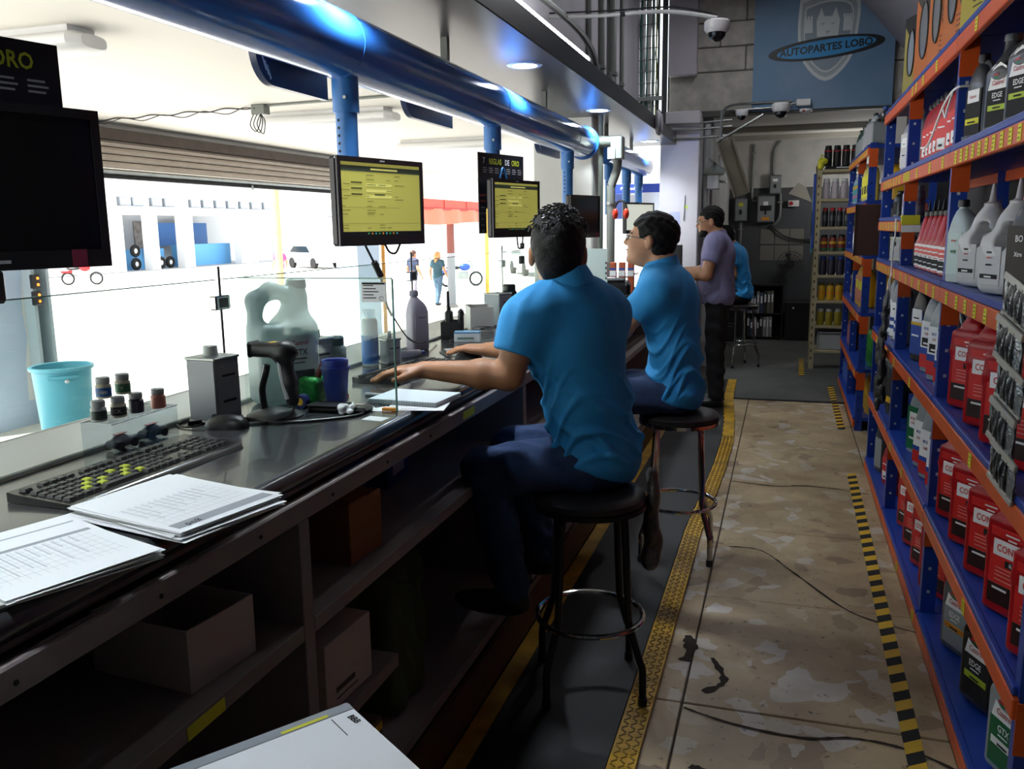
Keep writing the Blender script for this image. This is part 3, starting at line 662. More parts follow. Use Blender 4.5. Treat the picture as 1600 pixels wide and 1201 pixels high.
# --- goods. Every kind is built once with its parts, facing -x, then copied
UL, UP = (0, -1, 0), (0, 0, 1)
def plates(root, specs, hx, parent=None):
    for nm, z0, z1, hw, m, off in specs:
        obj(nm, MB().box(-hx-.0010-off, -hx+.001, -hw, hw, z0, z1, 0, .0008), m, parent or root, 0)
def lines(root, specs, hx, off=.004):
    """specs: (text, z, size, material, bold)"""
    ms = []; mb = MB()
    for s, z, size, m, *y in specs:
        if m not in ms: ms.append(m)
        yy = y[0] if y else 0
        if isinstance(s, int):
            k = size*.30*s; mb.obox((-hx-off, yy, z+size*.3), (.0003, k, size*.22), None, ms.index(m))
        else: mb.text(s, (-hx-off, yy, z), UL, UP, size, ms.index(m), .015, .86)
    if specs:
        o = obj('lettering', mb, ms, root, 0)
        if len(specs) > 1: stuff(o)
def cap_part(root, r, z, h, m, at=(0, 0), n=18):
    obj('cap', MB().lathe([(r, 0), (r*1.02, .003), (r*.98, h-.003), (r*.85, h), (.0001, h)], n, (at[0], at[1], z)), m, root)
def root_(nm, cat): return thing(nm, 'to be labelled', cat)
def k_redjug():
    r = root_('oil_jug', 'oil jug')
    s = SDF((-.08, -.12, -.01), (.08, .12, .37), .005)
    s.rbox((0, 0, .13), (.056, .095, .13), .016).rbox((0, .004, .235), (.046, .084, .06), .018, None, .012, taper=-.25)
    s.chain([(0, .055, .25), (0, .04, .315), (0, -.02, .333), (0, -.06, .29), (0, -.082, .22)], [.024, .021, .019, .019, .022], .02)
    s.cap((0, .045, .27), (0, .045, .335), .026, .022, .01).cap((-.1, -.025, .283), (.1, -.025, .283), .016, .016, .012, True)
    s.mesh('body', DRED, r)
    cap_part(r, .026, .332, .022, BLACK, (0, .045))
    plates(r, [('label', .03, .235, .072, LRED, 0), ('label_base', .03, .085, .0715, mat('brown_black_label', '#2b1412', .5), .0008), ('white_panel', .162, .205, .060, PAPER, .0022), ('black_panel', .137, .155, .02, INK, .0022)], .056)
    lines(r, [('CONHER', .175, .027, LRED), (8, .222, .009, PAPER), (5, .21, .009, PAPER), ('5L', .143, .013, PAPER), ('5L', .045, .022, PAPER, -.03), (6, .07, .013, PAPER, .03)], .056)
    mb = MB()
    for z, a in ((.128, .05), (.118, .035), (.108, .045), (.096, .06)): mb.box(-.0585, -.057, -a+.01, .05, z, z+.0025)
    obj('print_line', mb, mat('pale_red_print', '#d98f86', .6), r, 0); return r
def k_greyjug(body, mark, accent, top=True):
    def f():
        r = root_('oil_jug', 'oil jug')
        s = SDF((-.08, -.11, -.01), (.08, .11, .37), .005)
        s.rbox((0, 0, .12), (.06, .088, .12), .025).ell((0, 0, .235), (.057, .082, .065), None, .03)
        s.chain([(0, .02, .29), (0, -.045, .30), (0, -.08, .24), (0, -.084, .17)], [.022, .018, .018, .02], .02).cap((0, .02, .27), (0, .02, .335), .03, .026, .012)
        s.cap((-.1, -.035, .255), (.1, -.04, .235), .014, .014, .01, True); s.mesh('body', body, r)
        cap_part(r, .03, .33, .026, body if body is not SILV else BLACK, (0, .02))
        mb = MB().poly([(-.062, .055, .16), (-.062, -.055, .16), (-.062, -.035, .235), (-.0605, 0, .255), (-.062, .035, .235)]); obj('label_top', mb, PAPER, r, 0)
        plates(r, [('label', .03, .16, .06, mark, 0), ('label_strip', .085, .105, .05, accent, .001)], .0605)
        obj('logo', MB().lathe([(.016, 0), (.0001, .001)], 18).xform(Matrix.Translation((-.0635, .012, .212)) @ Matrix.Rotation(R(-90), 4, 'Y')), GRN, r, 0)
        obj('logo_stripe', MB().box(-.066, -.0645, -.002, .026, .208, .215), RED, r, 0)
        lines(r, [('Castrol', .175, .024, RED), ('EDGE' if body is not SILV else 'GTX', .13, .026, PAPER), (5, .09, .013, INK), (8, .118, .008, PAPER)], .0605, .0045); return r
    return f
def k_gallon():
    r = root_('gallon_jug', 'gallon jug')
    s = SDF((-.10, -.10, -.01), (.10, .10, .32), .005)
    s.rbox((0, 0, .095), (.078, .078, .095), .03).chain([(0, 0, .16), (0, 0, .22), (0, 0, .275)], [.074, .05, .026], .03)
    s.chain([(-.1, -.040, .160), (.1, -.040, .160)], [.024, .024], .008, True).chain([(-.1, -.036, .185), (.1, -.036, .185)], [.021, .021], .008, True).chain([(-.1, -.028, .213), (.1, -.028, .213)], [.015, .015], .008, True)
    s.mesh('body', WHT, r)
    obj('nozzle', MB().lathe([(.027, .268), (.027, .29), (.016, .294), (.012, .30), (.005, .355), (.003, .358)], 18), mat('pale_nozzle_plastic', '#b9b4bb', .4), r)
    plates(r, [('label', .03, .15, .055, mat('translucent_label', '#b3b4bb', .4), 0), ('black_band', .05, .064, .045, INK, .0012)], .0785)
    lines(r, [(3, .128, .014, INK), (3, .112, .012, RED), (4, .09, .012, INK), (5, .0525, .012, PAPER)], .0785); return r
def k_quart(body=DRED, capm=BLACK, bot=None):
    def f():
        r = root_('gear_oil_bottle', 'oil bottle')
        S = [(0, .036, .040, 0, 0, 4), (.004, .04, .044, 0, 0, 4), (.115, .04, .044, 0, 0, 4), (.125, .038, .041, 0, 0, 3.5)]
        for k in range(6): S += [(.128+.016*k, .0375-.0033*k, .040-.0038*k, 0, 0, 2.8), (.139+.016*k, .0365-.0035*k, .039-.0042*k, 0, 0, 2.6)]
        S += [(.225, .015, .015, 0, 0, 2), (.232, .013, .013, 0, 0, 2)]
        obj('body', MB().loft(S, 28), body, r)
        obj('nozzle_cap', MB().lathe([(.017, .226), (.018, .23), (.017, .245), (.008, .25), (.006, .258), (.0022, .292)], 14), capm, r)
        plates(r, [('label', .012, .108, .034, PAPER, 0), ('label_band', .068, .098, .0335, LRED, .0008), ('label_band', .02, .055, .0335, INK, .0008)], .0402)
        lines(r, [(7, .079, .012, PAPER), (8, .033, .009, PAPER), (7, .058, .009, RED)], .0402, .003); return r
    return f
def k_slim(body, capm, specs, texts, hx=.032, hy=.052, h=.245, hand=True, nm='oil_bottle'):
    def f():
        r = root_(nm, 'oil bottle')
        S = [(0, hx*.9, hy*.9, 0, 0, 4), (.004, hx, hy, 0, 0, 4.5), (h*.62, hx, hy, 0, 0, 4.5), (h*.72, hx*.95, hy*.92, 0, 0, 3.5), (h*.80, hx*.8, hy*.72, 0, hy*.1, 3), (h*.87, hx*.6, hy*.44, 0, hy*.24, 2.4), (h*.90, .014, .014, 0, hy*.3, 2), (h*.95, .014, .014, 0, hy*.3, 2)]
        obj('body', MB().loft(S, 28), body, r)
        cap_part(r, .018, h*.92, h*.09, capm, (0, hy*.3), 16)
        if hand:
            obj('handle', MB().tube(spline([(0, hy*.2, h*.86), (0, -hy*.25, h*.90), (0, -hy*.75, h*.78), (0, -hy*.92, h*.6)], 5), [.009]*15+[.011], 8), body, r)
        plates(r, [(n, a*h, b*h, hy*c, m, o) for n, a, b, c, m, o in specs], hx)
        lines(r, [(s, z*h, sz, m) for s, z, sz, m in texts], hx); return r
    return f
def k_spray(bodym, capm, bands, texts=(), rad=.03, h=.2, nm='spray_can', cat='spray can'):
    def f():
        r = root_(nm, cat)
        obj('body', MB().lathe([(rad*.9, 0), (rad, .004), (rad, h*.78), (rad*.9, h*.82), (rad*.8, h*.84), (.0001, h*.84)], 22), bodym, r)
        obj('cap', MB().lathe([(rad*.82, h*.825), (rad*.82, h*.97), (rad*.7, h), (.0001, h)], 20), capm, r)
        for a, b, m in bands: obj('label_band', MB().lathe([(rad*1.008, a*h), (rad*1.008, b*h)], 22), m, r)
        lines(r, [(s, z*h, sz, m) for s, z, sz, m in texts], rad, .002); return r
    return f
def k_tin(bodym, capm, w=.055, d=.035, h=.2, capr=.016, texts=(), nm='metal_can', cat='can'):
    def f():
        r = root_(nm, cat)
        obj('body', MB().box(-d, d, -w, w, 0, h, 0, .004), bodym, r, 0)
        obj('rim', MB().box(-d-.002, d+.002, -w-.002, w+.002, h-.006, h+.002, 0, .002), STEEL, r, 0)
        obj('base_rim', MB().box(-d-.002, d+.002, -w-.002, w+.002, 0, .006, 0, .002), STEEL, r, 0)
        obj('cap', MB().lathe([(capr*1.05, h+.001), (capr, h+.02), (capr*.98, h+.027), (.0001, h+.028)], 18, (0, w*.1, 0)), capm, r)
        obj('label', MB().box(-d-.0014, -d+.001, -w*.85, w*.85, h*.12, h*.9), mat('grey_can_label', '#8f9096', .5), r, 0)
        lines(r, [(s, z*h, sz, m) for s, z, sz, m in texts], d, .003); return r
    return f
def k_box(face, side, oval, w=.15, d=.12, h=.34, nm='parts_box', cat='box', text=None, sun_=True):
    def f():
        r = root_(nm, cat)
        obj('carton', MB().box(-d/2, d/2, -w/2, w/2, 0, h, 0, .002), face, r, 0)
        obj('dark_print', MB().poly([(-d/2-.001, w/2, h), (-d/2-.001, -w/2, h), (-d/2-.001, -w/2, h*.52), (-d/2-.001, w*.05, h*.62), (-d/2-.001, w/2, h*.9)]), side, r, 0)
        obj('side_print', MB().poly([(-d/2, -w/2-.001, h), (d/2, -w/2-.001, h), (d/2, -w/2-.001, h*.55), (-d/2, -w/2-.001, h*.45)]), side, r, 0)
        q = [(-d/2-.003, w*.12+w*.17*math.cos(a), h*.52+h*.30*math.sin(a)) for a in [i*math.pi/14 for i in range(28)]]
        obj('window_rim', MB().tube(q, .004, 6, closed=True), side, r); obj('window', MB().poly(q[::-1]), oval, r, 0)
        if sun_:
            mb = MB()
            for k in range(6):
                a = R(-60+20*k); c = (-d/2-.002, -.005, h*.5); a2 = a+R(9)
                mb.poly([c, (c[0], c[1]-w*.42*math.cos(a), c[2]+h*.22*math.sin(a)), (c[0], c[1]-w*.42*math.cos(a2), c[2]+h*.22*math.sin(a2))])
            obj('ray_print', mb, side, r, 0)
        mb = MB()
        for k in range(4): mb.box(-d/2-.0015, -d/2, -w*.4, -w*.05, h*(.12+.045*k), h*(.12+.045*k)+.003)
        obj('print_line', mb, side, r, 0); return r
    return f
STK = {}
def put(kind, fn, loc, rz, label, group=None):
    if kind not in STK:
        o = fn(); STK[kind] = o; o.location = loc; o.rotation_euler = (0, 0, rz); o['label'] = label
        if group: o['group'] = group
        return o
    o = dup(STK[kind], loc, rz, label)
    if group: o['group'] = group
    elif 'group' in o: del o['group']
    return o
SHN = ['bottom', 'second', 'third', 'fourth', 'fifth', 'top']
def row(kind, fn, desc, bay, sh, z, ys, x=.60, rot=12, dx=0., jit=1., sc=1.):
    """ys listed from the near end (right in the photo) to the far end"""
    n = len(ys)
    for i, y in enumerate(ys):
        place = 'only one' if n == 1 else ('%s from right' % ORD[i])
        lab = '%s, %s, %s shelf, %s' % (desc, place, sh, bay)
        o = put(kind, fn, (x+dx*i, y, z), R(rot+jit*random.uniform(-3, 3)), lab, None if n == 1 else '%s on %s shelf, %s' % (desc, sh, bay)); o.scale = (sc, sc, sc)
GJ = k_greyjug(DSILV, INK, LGRN); GS = k_greyjug(mat('steel_grey_plastic', '#55595c', .3), SILV, ORL); GB = k_greyjug(mat('near_black_plastic', '#17181b', .25), INK, LGRN); GG = k_greyjug(SILV, GRN, PAPER)
NB, MBY, EB, FR1, FR2 = 'near bay', 'middle bay', 'end bay', 'far rack right', 'far rack left'
# top of the near rack: boxed brake parts
OB = mat('orange_carton', '#b3622a', .7); GBX = mat('dark_grey_carton_print', '#3d3733', .7); OV = mat('silver_window', '#8f9499', .3, .5)
put('obox', k_box(OB, GBX, OV, .26, .3, .40), (.70, 4.42, 2.13), R(14), 'orange and grey parts box with silver oval, leftmost of the orange boxes on top')
put('obox', None, (.70, 4.05, 2.13), R(10), 'orange and grey parts box with silver oval, middle of the orange boxes on top')
put('obox', None, (.70, 3.68, 2.13), R(10), 'orange and grey parts box with silver oval, right of the orange boxes on top')
put('ybox', k_box(mat('yellow_carton', '#a89a35', .7), BLACKM, OV, .2, .28, .40, sun_=False), (.68, 3.30, 2.13), R(10), 'yellow and black parts box on top, right of the orange boxes')
put('sbox', k_box(mat('yellow_black_carton', '#8f8440', .7), BLACKM, mat('silver_film', '#9aa6b3', .25, .4), .22, .26, .36, sun_=False), (.68, 4.85, 2.13), R(16), 'yellow framed box with tall silver window, leftmost on top of the near rack')
# shelf 5 (z 1.755)
row('gj', GJ, 'dark grey jug with white pointed label', NB, 'fifth', 1.755, [2.98, 2.72], .62, 24, sc=.80); row('sj', GS, 'silver grey jug at the frame edge', NB, 'fifth', 1.755, [2.45], .62, 20, sc=.8)
row('bsl', k_slim(DSILV, BLACK, [('label', .08, .6, .8, INK, 0), ('label_top', .45, .6, .6, PAPER, .001), ('strip', .2, .27, .7, YTAG, .001)], [('Castrol', .5, .014, RED), (6, .21, .012, INK)], .036, .055, .27), 'dark slim bottle with yellow strip', NB, 'fifth', 1.755, [3.22], .59, 20)
RS = k_slim(mat('pinkish_red_plastic', '#a3202b', .35), BLACK, [('label', .1, .6, .82, LRED, 0), ('label_box', .12, .3, .6, PAPER, .001)], [(6, .45, .014, PAPER), (2, .16, .02, INK)], .03, .05, .25)
row('rs', RS, 'slim red oil bottle', MBY, 'fifth', 1.755, [3.5, 3.6, 3.7, 3.92, 4.02, 4.12, 4.22, 4.32], .60, 20)
row('wsl', k_slim(mat('pale_grey_plastic', '#a9abb2', .35), GREYL, [('label', .1, .7, .8, mat('pale_label', '#c5c6c9', .5), 0), ('round_print', .45, .62, .5, PAPER, .001)], [(5, .3, .013, INK), (3, .5, .012, GRN)], .045, .07, .285, False), 'tall pale grey bottle', EB, 'fifth', 1.755, [4.75, 5.05], .61, 14)
GAL = ((.605, 3.05, 'left one of the front pair'), (.76, 3.20, 'behind the left front one'), (.605, 2.72, 'right one of the front pair'), (.76, 2.88, 'behind the right front one'))
# shelf 4 (z 1.30)
for gx, gy, gl in GAL: put('gal', k_gallon, (gx, gy, 1.30), R(20), 'white gallon jug with pointed nozzle on the fourth shelf, ' + gl, 'white gallon jugs').scale = (.9, .9, .88)
row('aqs', k_slim(mat('pale_aqua_plastic', '#aebcc2', .35), BLACK, [('label', .1, .62, .75, mat('aqua_label', '#b9cccb', .5), 0)], [(3, .5, .013, RED), (2, .36, .02, GRN)], .034, .052, .27, False), 'pale aqua oil bottle', NB, 'fourth', 1.30, [3.235], .565, 20)
row('bx', k_slim(DSILV, RED, [('label', .04, .7, .85, GBX, 0), ('red_panel', .1, .2, .5, LRED, .001)], [('BO', .56, .022, PAPER), ('Xtre', .43, .016, PAPER), (3, .12, .014, PAPER)], .034, .052, .27, False), 'dark bottle with red cap and white lettering', NB, 'fourth', 1.30, [2.38], .565, 24)
row('rq', k_quart(), 'red cone bottle with black nozzle', MBY, 'fourth', 1.30, [3.50, 3.62, 3.78, 3.90, 4.02, 4.14, 4.28], .60, 16)
RC = k_quart(mat('dark_red_plastic', '#6f1118', .35), mat('dark_red_cap', '#5f0e14', .4))
row('rcyl', RC, 'dark red bottle in the back row', MBY, 'fourth', 1.30, [3.6, 3.85, 4.1], .84, 10)
row('crm', k_tin(mat('cream_tin', '#a5a08c', .5), GREYL, .07, .05, .125, .018, ((1, .6, .05, INK),)), 'cream square can with black frame', EB, 'fourth', 1.30, [5.05], .60, 18)
row('wbp', k_slim(mat('pearl_plastic', '#98a0ad', .35), GREYL, [('label', .1, .65, .8, mat('violet_label', '#7f88a8', .5), 0)], [(4, .45, .015, PAPER)], .04, .06, .14, False), 'pearl grey bottle with violet label', EB, 'fourth', 1.30, [4.75], .60, 18)
row('wcy', k_spray(WHT, WHT, ((.35, .6, mat('pink_grey_label', '#b7a3ad', .5)),), (), .038, .145, 'round_bottle', 'bottle'), 'white round bottle', EB, 'extra', 1.53, [4.7, 4.82, 4.94], .60, 10)
row('dks', k_slim(DSILV, DSILV, [('label', .1, .6, .7, INK, 0)], [], .03, .045, .14, False), 'dark grey slim bottle', EB, 'extra', 1.53, [5.25], .59, 10)
# shelf 3 (z .89)
row('rj', k_redjug, 'red oil jug with white name panel', NB, 'third', .89, [2.10, 2.35, 2.60, 2.84, 3.12], .63, 34)
row('slv0', k_slim(SILV, GREYL, [('label', .08, .6, .8, PAPER, 0)], [], .034, .052, .3), 'silver bottle hidden beside the red jugs', NB, 'third', .89, [3.25], .80, 20)
SV = k_slim(SILV, SILV, [('label', .06, .62, .82, PAPER, 0), ('red_base', .06, .22, .82, LRED, .001), ('blue_band', .22, .30, .82, BLUL, .0012), ('black_panel', .32, .42, .6, INK, .0014)], [('MOBIL', .52, .016, BLUL), ('SUPER', .46, .014, RED), (4, .34, .016, PAPER)], .036, .058, .34)
row('sv', SV, 'silver bottle with white red and blue label', MBY, 'third', .89, [3.50, 3.68, 3.88], .60, 22)
row('bk', k_slim(BLACK, BLACK, [('label', .08, .6, .82, BLUL, 0), ('yellow_band', .44, .48, .82, YEL, .001), ('label_top', .48, .64, .7, PAPER, .001)], [(6, .3, .018, PAPER), (6, .52, .013, INK)], .042, .062, .36), 'black bottle with blue label', MBY, 'third', .89, [4.22], .61, 20)
WB = k_slim(mat('grey_white_plastic', '#8d9298', .35), DSILV, [('label', .06, .6, .8, PAPER, 0), ('blue_band', .3, .36, .8, BLUL, .001), ('blue_band', .18, .24, .8, BLUL, .001)], [(2, .48, .018, INK)], .034, .055, .33)
row('wb', WB, 'grey bottle with white and blue striped label', EB, 'third', .89, [4.78, 4.95, 5.15], .59, 18)
# shelf 2 (z .485)
row('rj', None, 'red oil jug with white name panel', NB, 'second', .485, [2.14, 2.40, 2.66, 2.92, 3.18], .63, 32)
SV2 = k_slim(SILV, SILV, [('label', .06, .62, .82, PAPER, 0), ('red_base', .06, .22, .82, LRED, .001), ('blue_band', .22, .28, .82, BLUL, .0012)], [('MOBIL', .46, .018, BLUL), ('SUPER', .38, .016, RED)], .036, .058, .32)
row('sv2', SV2, 'silver bottle with red and white label', MBY, 'second', .485, [3.52, 3.70, 3.88], .60, 22)
row('gv', k_slim(SILV, SILV, [('label', .06, .66, .85, GRN, 0), ('oval', .36, .58, .55, PAPER, .001)], [('MOBIL', .48, .017, RED), ('SUPER', .42, .015, RED), (4, .2, .022, PAPER)], .04, .065, .32), 'silver bottle with green label and white oval', MBY, 'second', .485, [4.12], .61, 20)
row('gr2', k_slim(DSILV, DSILV, [('label', .08, .6, .7, INK, 0), ('yellow_panel', .2, .3, .6, YEL, .001)], [], .045, .06, .33), 'dark grey jug with yellow panel', EB, 'second', .485, [4.95, 5.25], .60, 16)
# shelf 1 (bottom)
row('gs', GS, 'steel grey jug with orange strip', NB, 'bottom', .075, [3.02], .64, 24); row('gb', GB, 'near black jug with lime strip', NB, 'bottom', .075, [2.68], .64, 24); row('gg', GG, 'silver and green jug at the frame corner', NB, 'bottom', .075, [2.32], .64, 24)
row('rj', None, 'red oil jug with white name panel', MBY, 'bottom', .075, [3.52, 3.77, 4.02, 4.27], .64, 24)
row('gr1', k_slim(DSILV, GREYL, [('label', .08, .6, .7, SILV, 0)], [], .045, .06, .33), 'dark grey jug with silver label', EB, 'bottom', .075, [5.3], .60, 16)
row('rs', None, 'slim red oil bottle', EB, 'bottom', .075, [4.85, 5.02], .60, 16)

# foil blister packs hanging on a strip at the right frame edge
FOIL = mat('crinkled_foil', '#b9bcbf', .22, .7, bump=.5, bscale=70); FBK = mat('black_foil_print', '#0f0f11', .4)
t0 = None
for i in range(5):
    z = 1.37-.097*i
    if t0 is None:
        t0 = thing('foil_pack', 'x', 'packet')
        def ff(u, v_): return (-.012*math.sin(math.pi*u)*math.sin(math.pi*v_)-.002*math.sin(23*u+11*v_)-.002+.02*v_, (u-.5)*.17, -.13*v_)
        fr = MB().grid(ff, 16, 12)
        def fb(u, v_): return (.012*math.sin(math.pi*u)*math.sin(math.pi*v_)+.002+.02*v_, (u-.5)*.17, -.13*v_)
        fr.grid(fb, 10, 8); obj('pouch', fr, FOIL, t0, 60)
        mb = MB()
        for k in range(5): mb.grid(lambda u, v_, k=k: (ff(.2+.14*k+.07*u, .1+.75*v_)[0]-.0022, ff(.2+.14*k+.07*u, 0)[1], ff(0, .1+.75*v_)[2]), 3, 8)
        obj('window_stripe', mb, FBK, t0, 60)
        obj('header', MB().box(-.006, .004, -.086, .086, -.022, .0, 0, .002), mat('clouded_clear_film', '#a9a59c', .3), t0, 0); obj('footer', MB().box(.012, .022, -.086, .086, -.135, -.118, 0, .002), mat('clouded_clear_film', '#a9a59c', .3), t0, 0)
        o = t0
    else: o = dup(t0, (0, 0, 0))
    o.location = (.497-.006*(i % 2), 2.17+.015*(i % 2), z); o.scale = (.8, .8, .8); o.rotation_euler = (R(16), R(3), R(12)); o['label'] = 'foil packet with black stripes hanging at frame edge, %s from the top' % ORD[i]; o['group'] = 'foil packets on the hanging strip'
st = thing('hanging_strip', 'thin clear strip holding the foil packets at the right frame edge', 'strip')
obj('strip', MB().box(.513, .515, 2.16, 2.185, .86, 1.365), mat('clouded_clear_film', '#a9a59c', .3), st, 0); obj('hook', MB().tube(spline([(.514, 2.17, 1.36), (.514, 2.17, 1.38), (.516, 2.17, 1.40)], 4), .003, 6), STEEL, st)
# string on the second post, black plastic bag, brown board
t = thing('white_string', 'white string knotted around the second orange and blue post', 'string')
obj('loop', MB().tube(spline([(.61, 3.31, 1.93), (.56, 3.3, 1.94), (.515, 3.31, 1.935), (.51, 3.5, 1.90), (.512, 3.8, 1.80), (.512, 4.0, 1.80)], 6), .004, 6), PAPER, t); obj('tail', MB().tube(spline([(.512, 3.32, 1.93), (.50, 3.33, 1.88), (.505, 3.4, 1.855), (.512, 3.5, 1.89)], 6), .0035, 6), PAPER, t)
t = thing('white_string', 'white string hanging beside the third post of the near rack', 'string')
obj('loop', MB().tube(spline([(.5, 4.6, 1.52), (.505, 4.63, 1.45), (.508, 4.72, 1.36), (.508, 4.74, 1.15), (.51, 4.72, .98)], 6), .004, 6), PAPER, t)
t = thing('yellow_sticker', 'yellow label wrapped on the third post of the near rack', 'sticker'); obj('label', MB().box(.522, .602, 4.565, 4.573, 1.49, 1.535).box(.521, .528, 4.568, 4.62, 1.49, 1.535), YTAG, t, 0); obj('label_edge', MB().box(.522, .606, 4.565, 4.573, 1.455, 1.488), PAPER, t, 0)
s = SDF((.44, 4.6, .5), (.56, 4.85, 1.2), .008); random.seed(3)
for k in range(26): s.ell((.49+random.uniform(-.018, .012), 4.72+random.uniform(-.05, .05)*(1-.03*k), .58+.022*k), (random.uniform(.008, .02), random.uniform(.015, .04), random.uniform(.02, .05)), None, .008)
bag = thing('plastic_bag', 'crumpled dark grey plastic bag hanging at the end bay', 'bag'); s.mesh('bag_body', mat('dark_clear_film', '#3a3b3c', .15, bump=.8, bscale=90), bag)
obj('tie', MB().tube(spline([(.495, 4.72, 1.15), (.50, 4.72, 1.22), (.512, 4.72, 1.25)], 4), .004, 6), PAPER, bag)
t = thing('brown_board', 'dark brown flat board hung between the two blue racks', 'board'); obj('panel', MB().box(.41, .57, 5.90, 5.915, 1.30, 1.615, 0, .002), mat('dark_brown_board', '#3a2119', .6), t, 0); obj('frame_edge', MB().box(.405, .412, 5.895, 5.92, 1.295, 1.62), mat('darker_brown_edge', '#22130e', .6), t, 0)
obj('bracket', MB().box(.55, .60, 5.66, 5.9, 1.44, 1.46), mat('darker_brown_edge', '#22130e', .6), t, 0)

# far rack goods
TLK = [('far_a', k_slim(BLACK, BLUL, [('label', .1, .6, .8, BLACKM, 0), ('white_print', .2, .3, .5, PAPER, .001)], [], .05, .07, .27, False), 'tall black bottle with blue cap'),]
row('fba', TLK[0][1], 'tall black bottle with blue cap', FR1, 'top', 2.04, [6.86, 7.35], .64, 12); row('ftin', k_tin(mat('grey_box_tin', '#8f969a', .5), BLACK, .07, .06, .15), 'grey square can with black top', FR1, 'top', 2.04, [6.76, 7.0], .585, 12, jit=0)
row('fsi', k_slim(SILV, DSILV, [('label', .1, .6, .8, PAPER, 0)], [], .04, .06, .26), 'silver bottle', FR1, 'top', 2.04, [7.15, 7.55], .60, 12); row('fdg', k_slim(mat('dark_green_plastic', '#24433c', .35), BLACK, [('label', .1, .6, .8, SILV, 0)], [], .04, .06, .26), 'dark green bottle', FR2, 'top', 2.04, [7.8, 8.1, 8.4], .60, 10)
AQ = k_slim(mat('pale_blue_plastic', '#8fa7bb', .35), WHT, [('label', .1, .66, .8, mat('teal_label', '#4d97a0', .5), 0), ('yellow_band', .5, .6, .8, YEL, .001), ('pink_band', .2, .3, .8, mat('pink_label', '#b06b90', .5), .001)], [], .034, .05, .26, False)
row('faq', AQ, 'pale blue bottle with coloured bands', FR2, 'fifth', 1.66, [7.72, 7.86, 8.0, 8.14, 8.28, 8.42], .59, 12)
row('fys', k_slim(mat('cream_yellow_plastic', '#c4b75a', .4), DSILV, [('label', .1, .66, .8, YTAG, 0), ('dark_print', .2, .4, .4, INK, .001)], [], .036, .055, .29, False), 'cream yellow bottle', FR1, 'fifth', 1.66, [7.0, 7.2, 7.4], .59, 12)
YJ = k_slim(YELP, YELP, [('label', .1, .5, .7, mat('dull_yellow_label', '#b58e14', .5), 0)], [], .085, .085, .285)
row('fyj', YJ, 'large yellow jug', FR1, 'fifth', 1.66, [6.82], .76, 10)
row('fwc', k_spray(WHT, RED, ((.3, .7, PAPER), (.75, .8, RED)), (), .026, .19), 'thin white spray can with red cap', FR2, 'fourth', 1.28, [7.7, 7.82, 7.94, 8.06, 8.2], .58, 8)
row('fgy', k_slim(GRNP, mat('green_cap', '#1c7a4a', .4), [('label', .1, .6, .8, YEL, 0), ('dark_print', .25, .4, .5, GRN, .001)], [], .05, .07, .3, False), 'green bottle with yellow label', FR1, 'fourth', 1.28, [7.2, 7.4], .61, 14)
row('fwj', k_slim(WHT, GREYL, [('label', .1, .4, .6, GREYL, 0)], [], .05, .07, .3), 'white jug', FR2, 'third', .87, [7.8, 8.05], .61, 10)
row('fpk', k_slim(YELP, mat('pink_cap', '#a33d6d', .4), [('label', .1, .7, .85, mat('pink_yellow_label', '#c27a5a', .5), 0), ('yellow_panel', .4, .6, .6, YTAG, .001)], [], .05, .07, .33, False), 'yellow and pink packet bottle', FR1, 'third', .87, [7.1, 7.35], .60, 12)
row('fyj', None, 'large yellow jug', FR1, 'third', .87, [6.80, 7.0], .74, 10)
GJ2 = k_slim(GRNP, DSILV, [('label', .1, .4, .6, mat('darker_green', '#257d24', .4), 0)], [], .085, .085, .30)
row('fgj', GJ2, 'bright green jug', FR1, 'second', .46, [6.80, 7.02], .70, 12); row('fpb', k_slim(mat('dusty_red_plastic', '#8f4a4f', .4), PAPER, [('label', .1, .6, .8, mat('dusty_pink', '#a4666a', .5), 0)], [], .05, .07, .28), 'dusty red bottle', FR2, 'second', .46, [7.75, 8.0], .60, 12)
row('fyj', None, 'large yellow jug', FR1, 'bottom', .10, [6.82, 7.06], .70, 10); row('fbl', k_slim(BLUL, BLACK, [('label', .1, .6, .8, mat('mid_blue_label', '#3f62b8', .5), 0)], [], .05, .07, .28), 'blue bottle', FR2, 'bottom', .10, [7.8, 8.05, 8.3], .60, 12)
# beige rack facing the aisle at the end
t = thing('storage_rack', 'beige slotted angle rack of spray cans facing down the aisle', 'rack')
for x in (.27, .80):
    for y in (9.5, 9.9): obj('post', MB().box(x, x+.05, y, y+.004, 0, 2.10).box(x, x+.004, y, y+.05, 0, 2.10), BEIGE, t, 0)
SB = [.2, .46, .72, .98, 1.22, 1.47, 1.75, 2.04]
for z in SB: obj('shelf', MB().box(.28, .84, 9.505, 9.92, z-.03, z, 0, .004), BEIGE, t, 0)
mb = MB()
for k in range(24): mb.box(.285, .297, 9.498, 9.4995, .1+.08*k, .13+.08*k)
stuff(obj('slot', mb, mat('dark_slot', '#3b352a', .8), t, 0))
def brow(kind, fn, desc, sh, z, n=4, y=9.57, x0=.37, dx=.085):
    for i in range(n): put(kind, fn, (x0+dx*i, y, z), R(80), '%s, %s from left, %s shelf of beige rack' % (desc, ORD[i], sh), '%s on the beige rack' % desc)
brow('b7', k_spray(BLACK, BLACK, ((.7, .76, RED),), (), .038, .20, 'round_bottle', 'bottle'), 'black bottle with red ring', 'top', 2.075, 4)
brow('b6', k_spray(mat('lilac_white_can', '#b3aab0', .4), WHT, (), (), .037, .2), 'lilac white spray can', 'seventh', 1.75)
brow('b5', k_spray(BLACK, RED, ((.3, .6, DSILV),), (), .03, .19), 'black spray can with red cap', 'sixth', 1.47, 5, dx=.07)
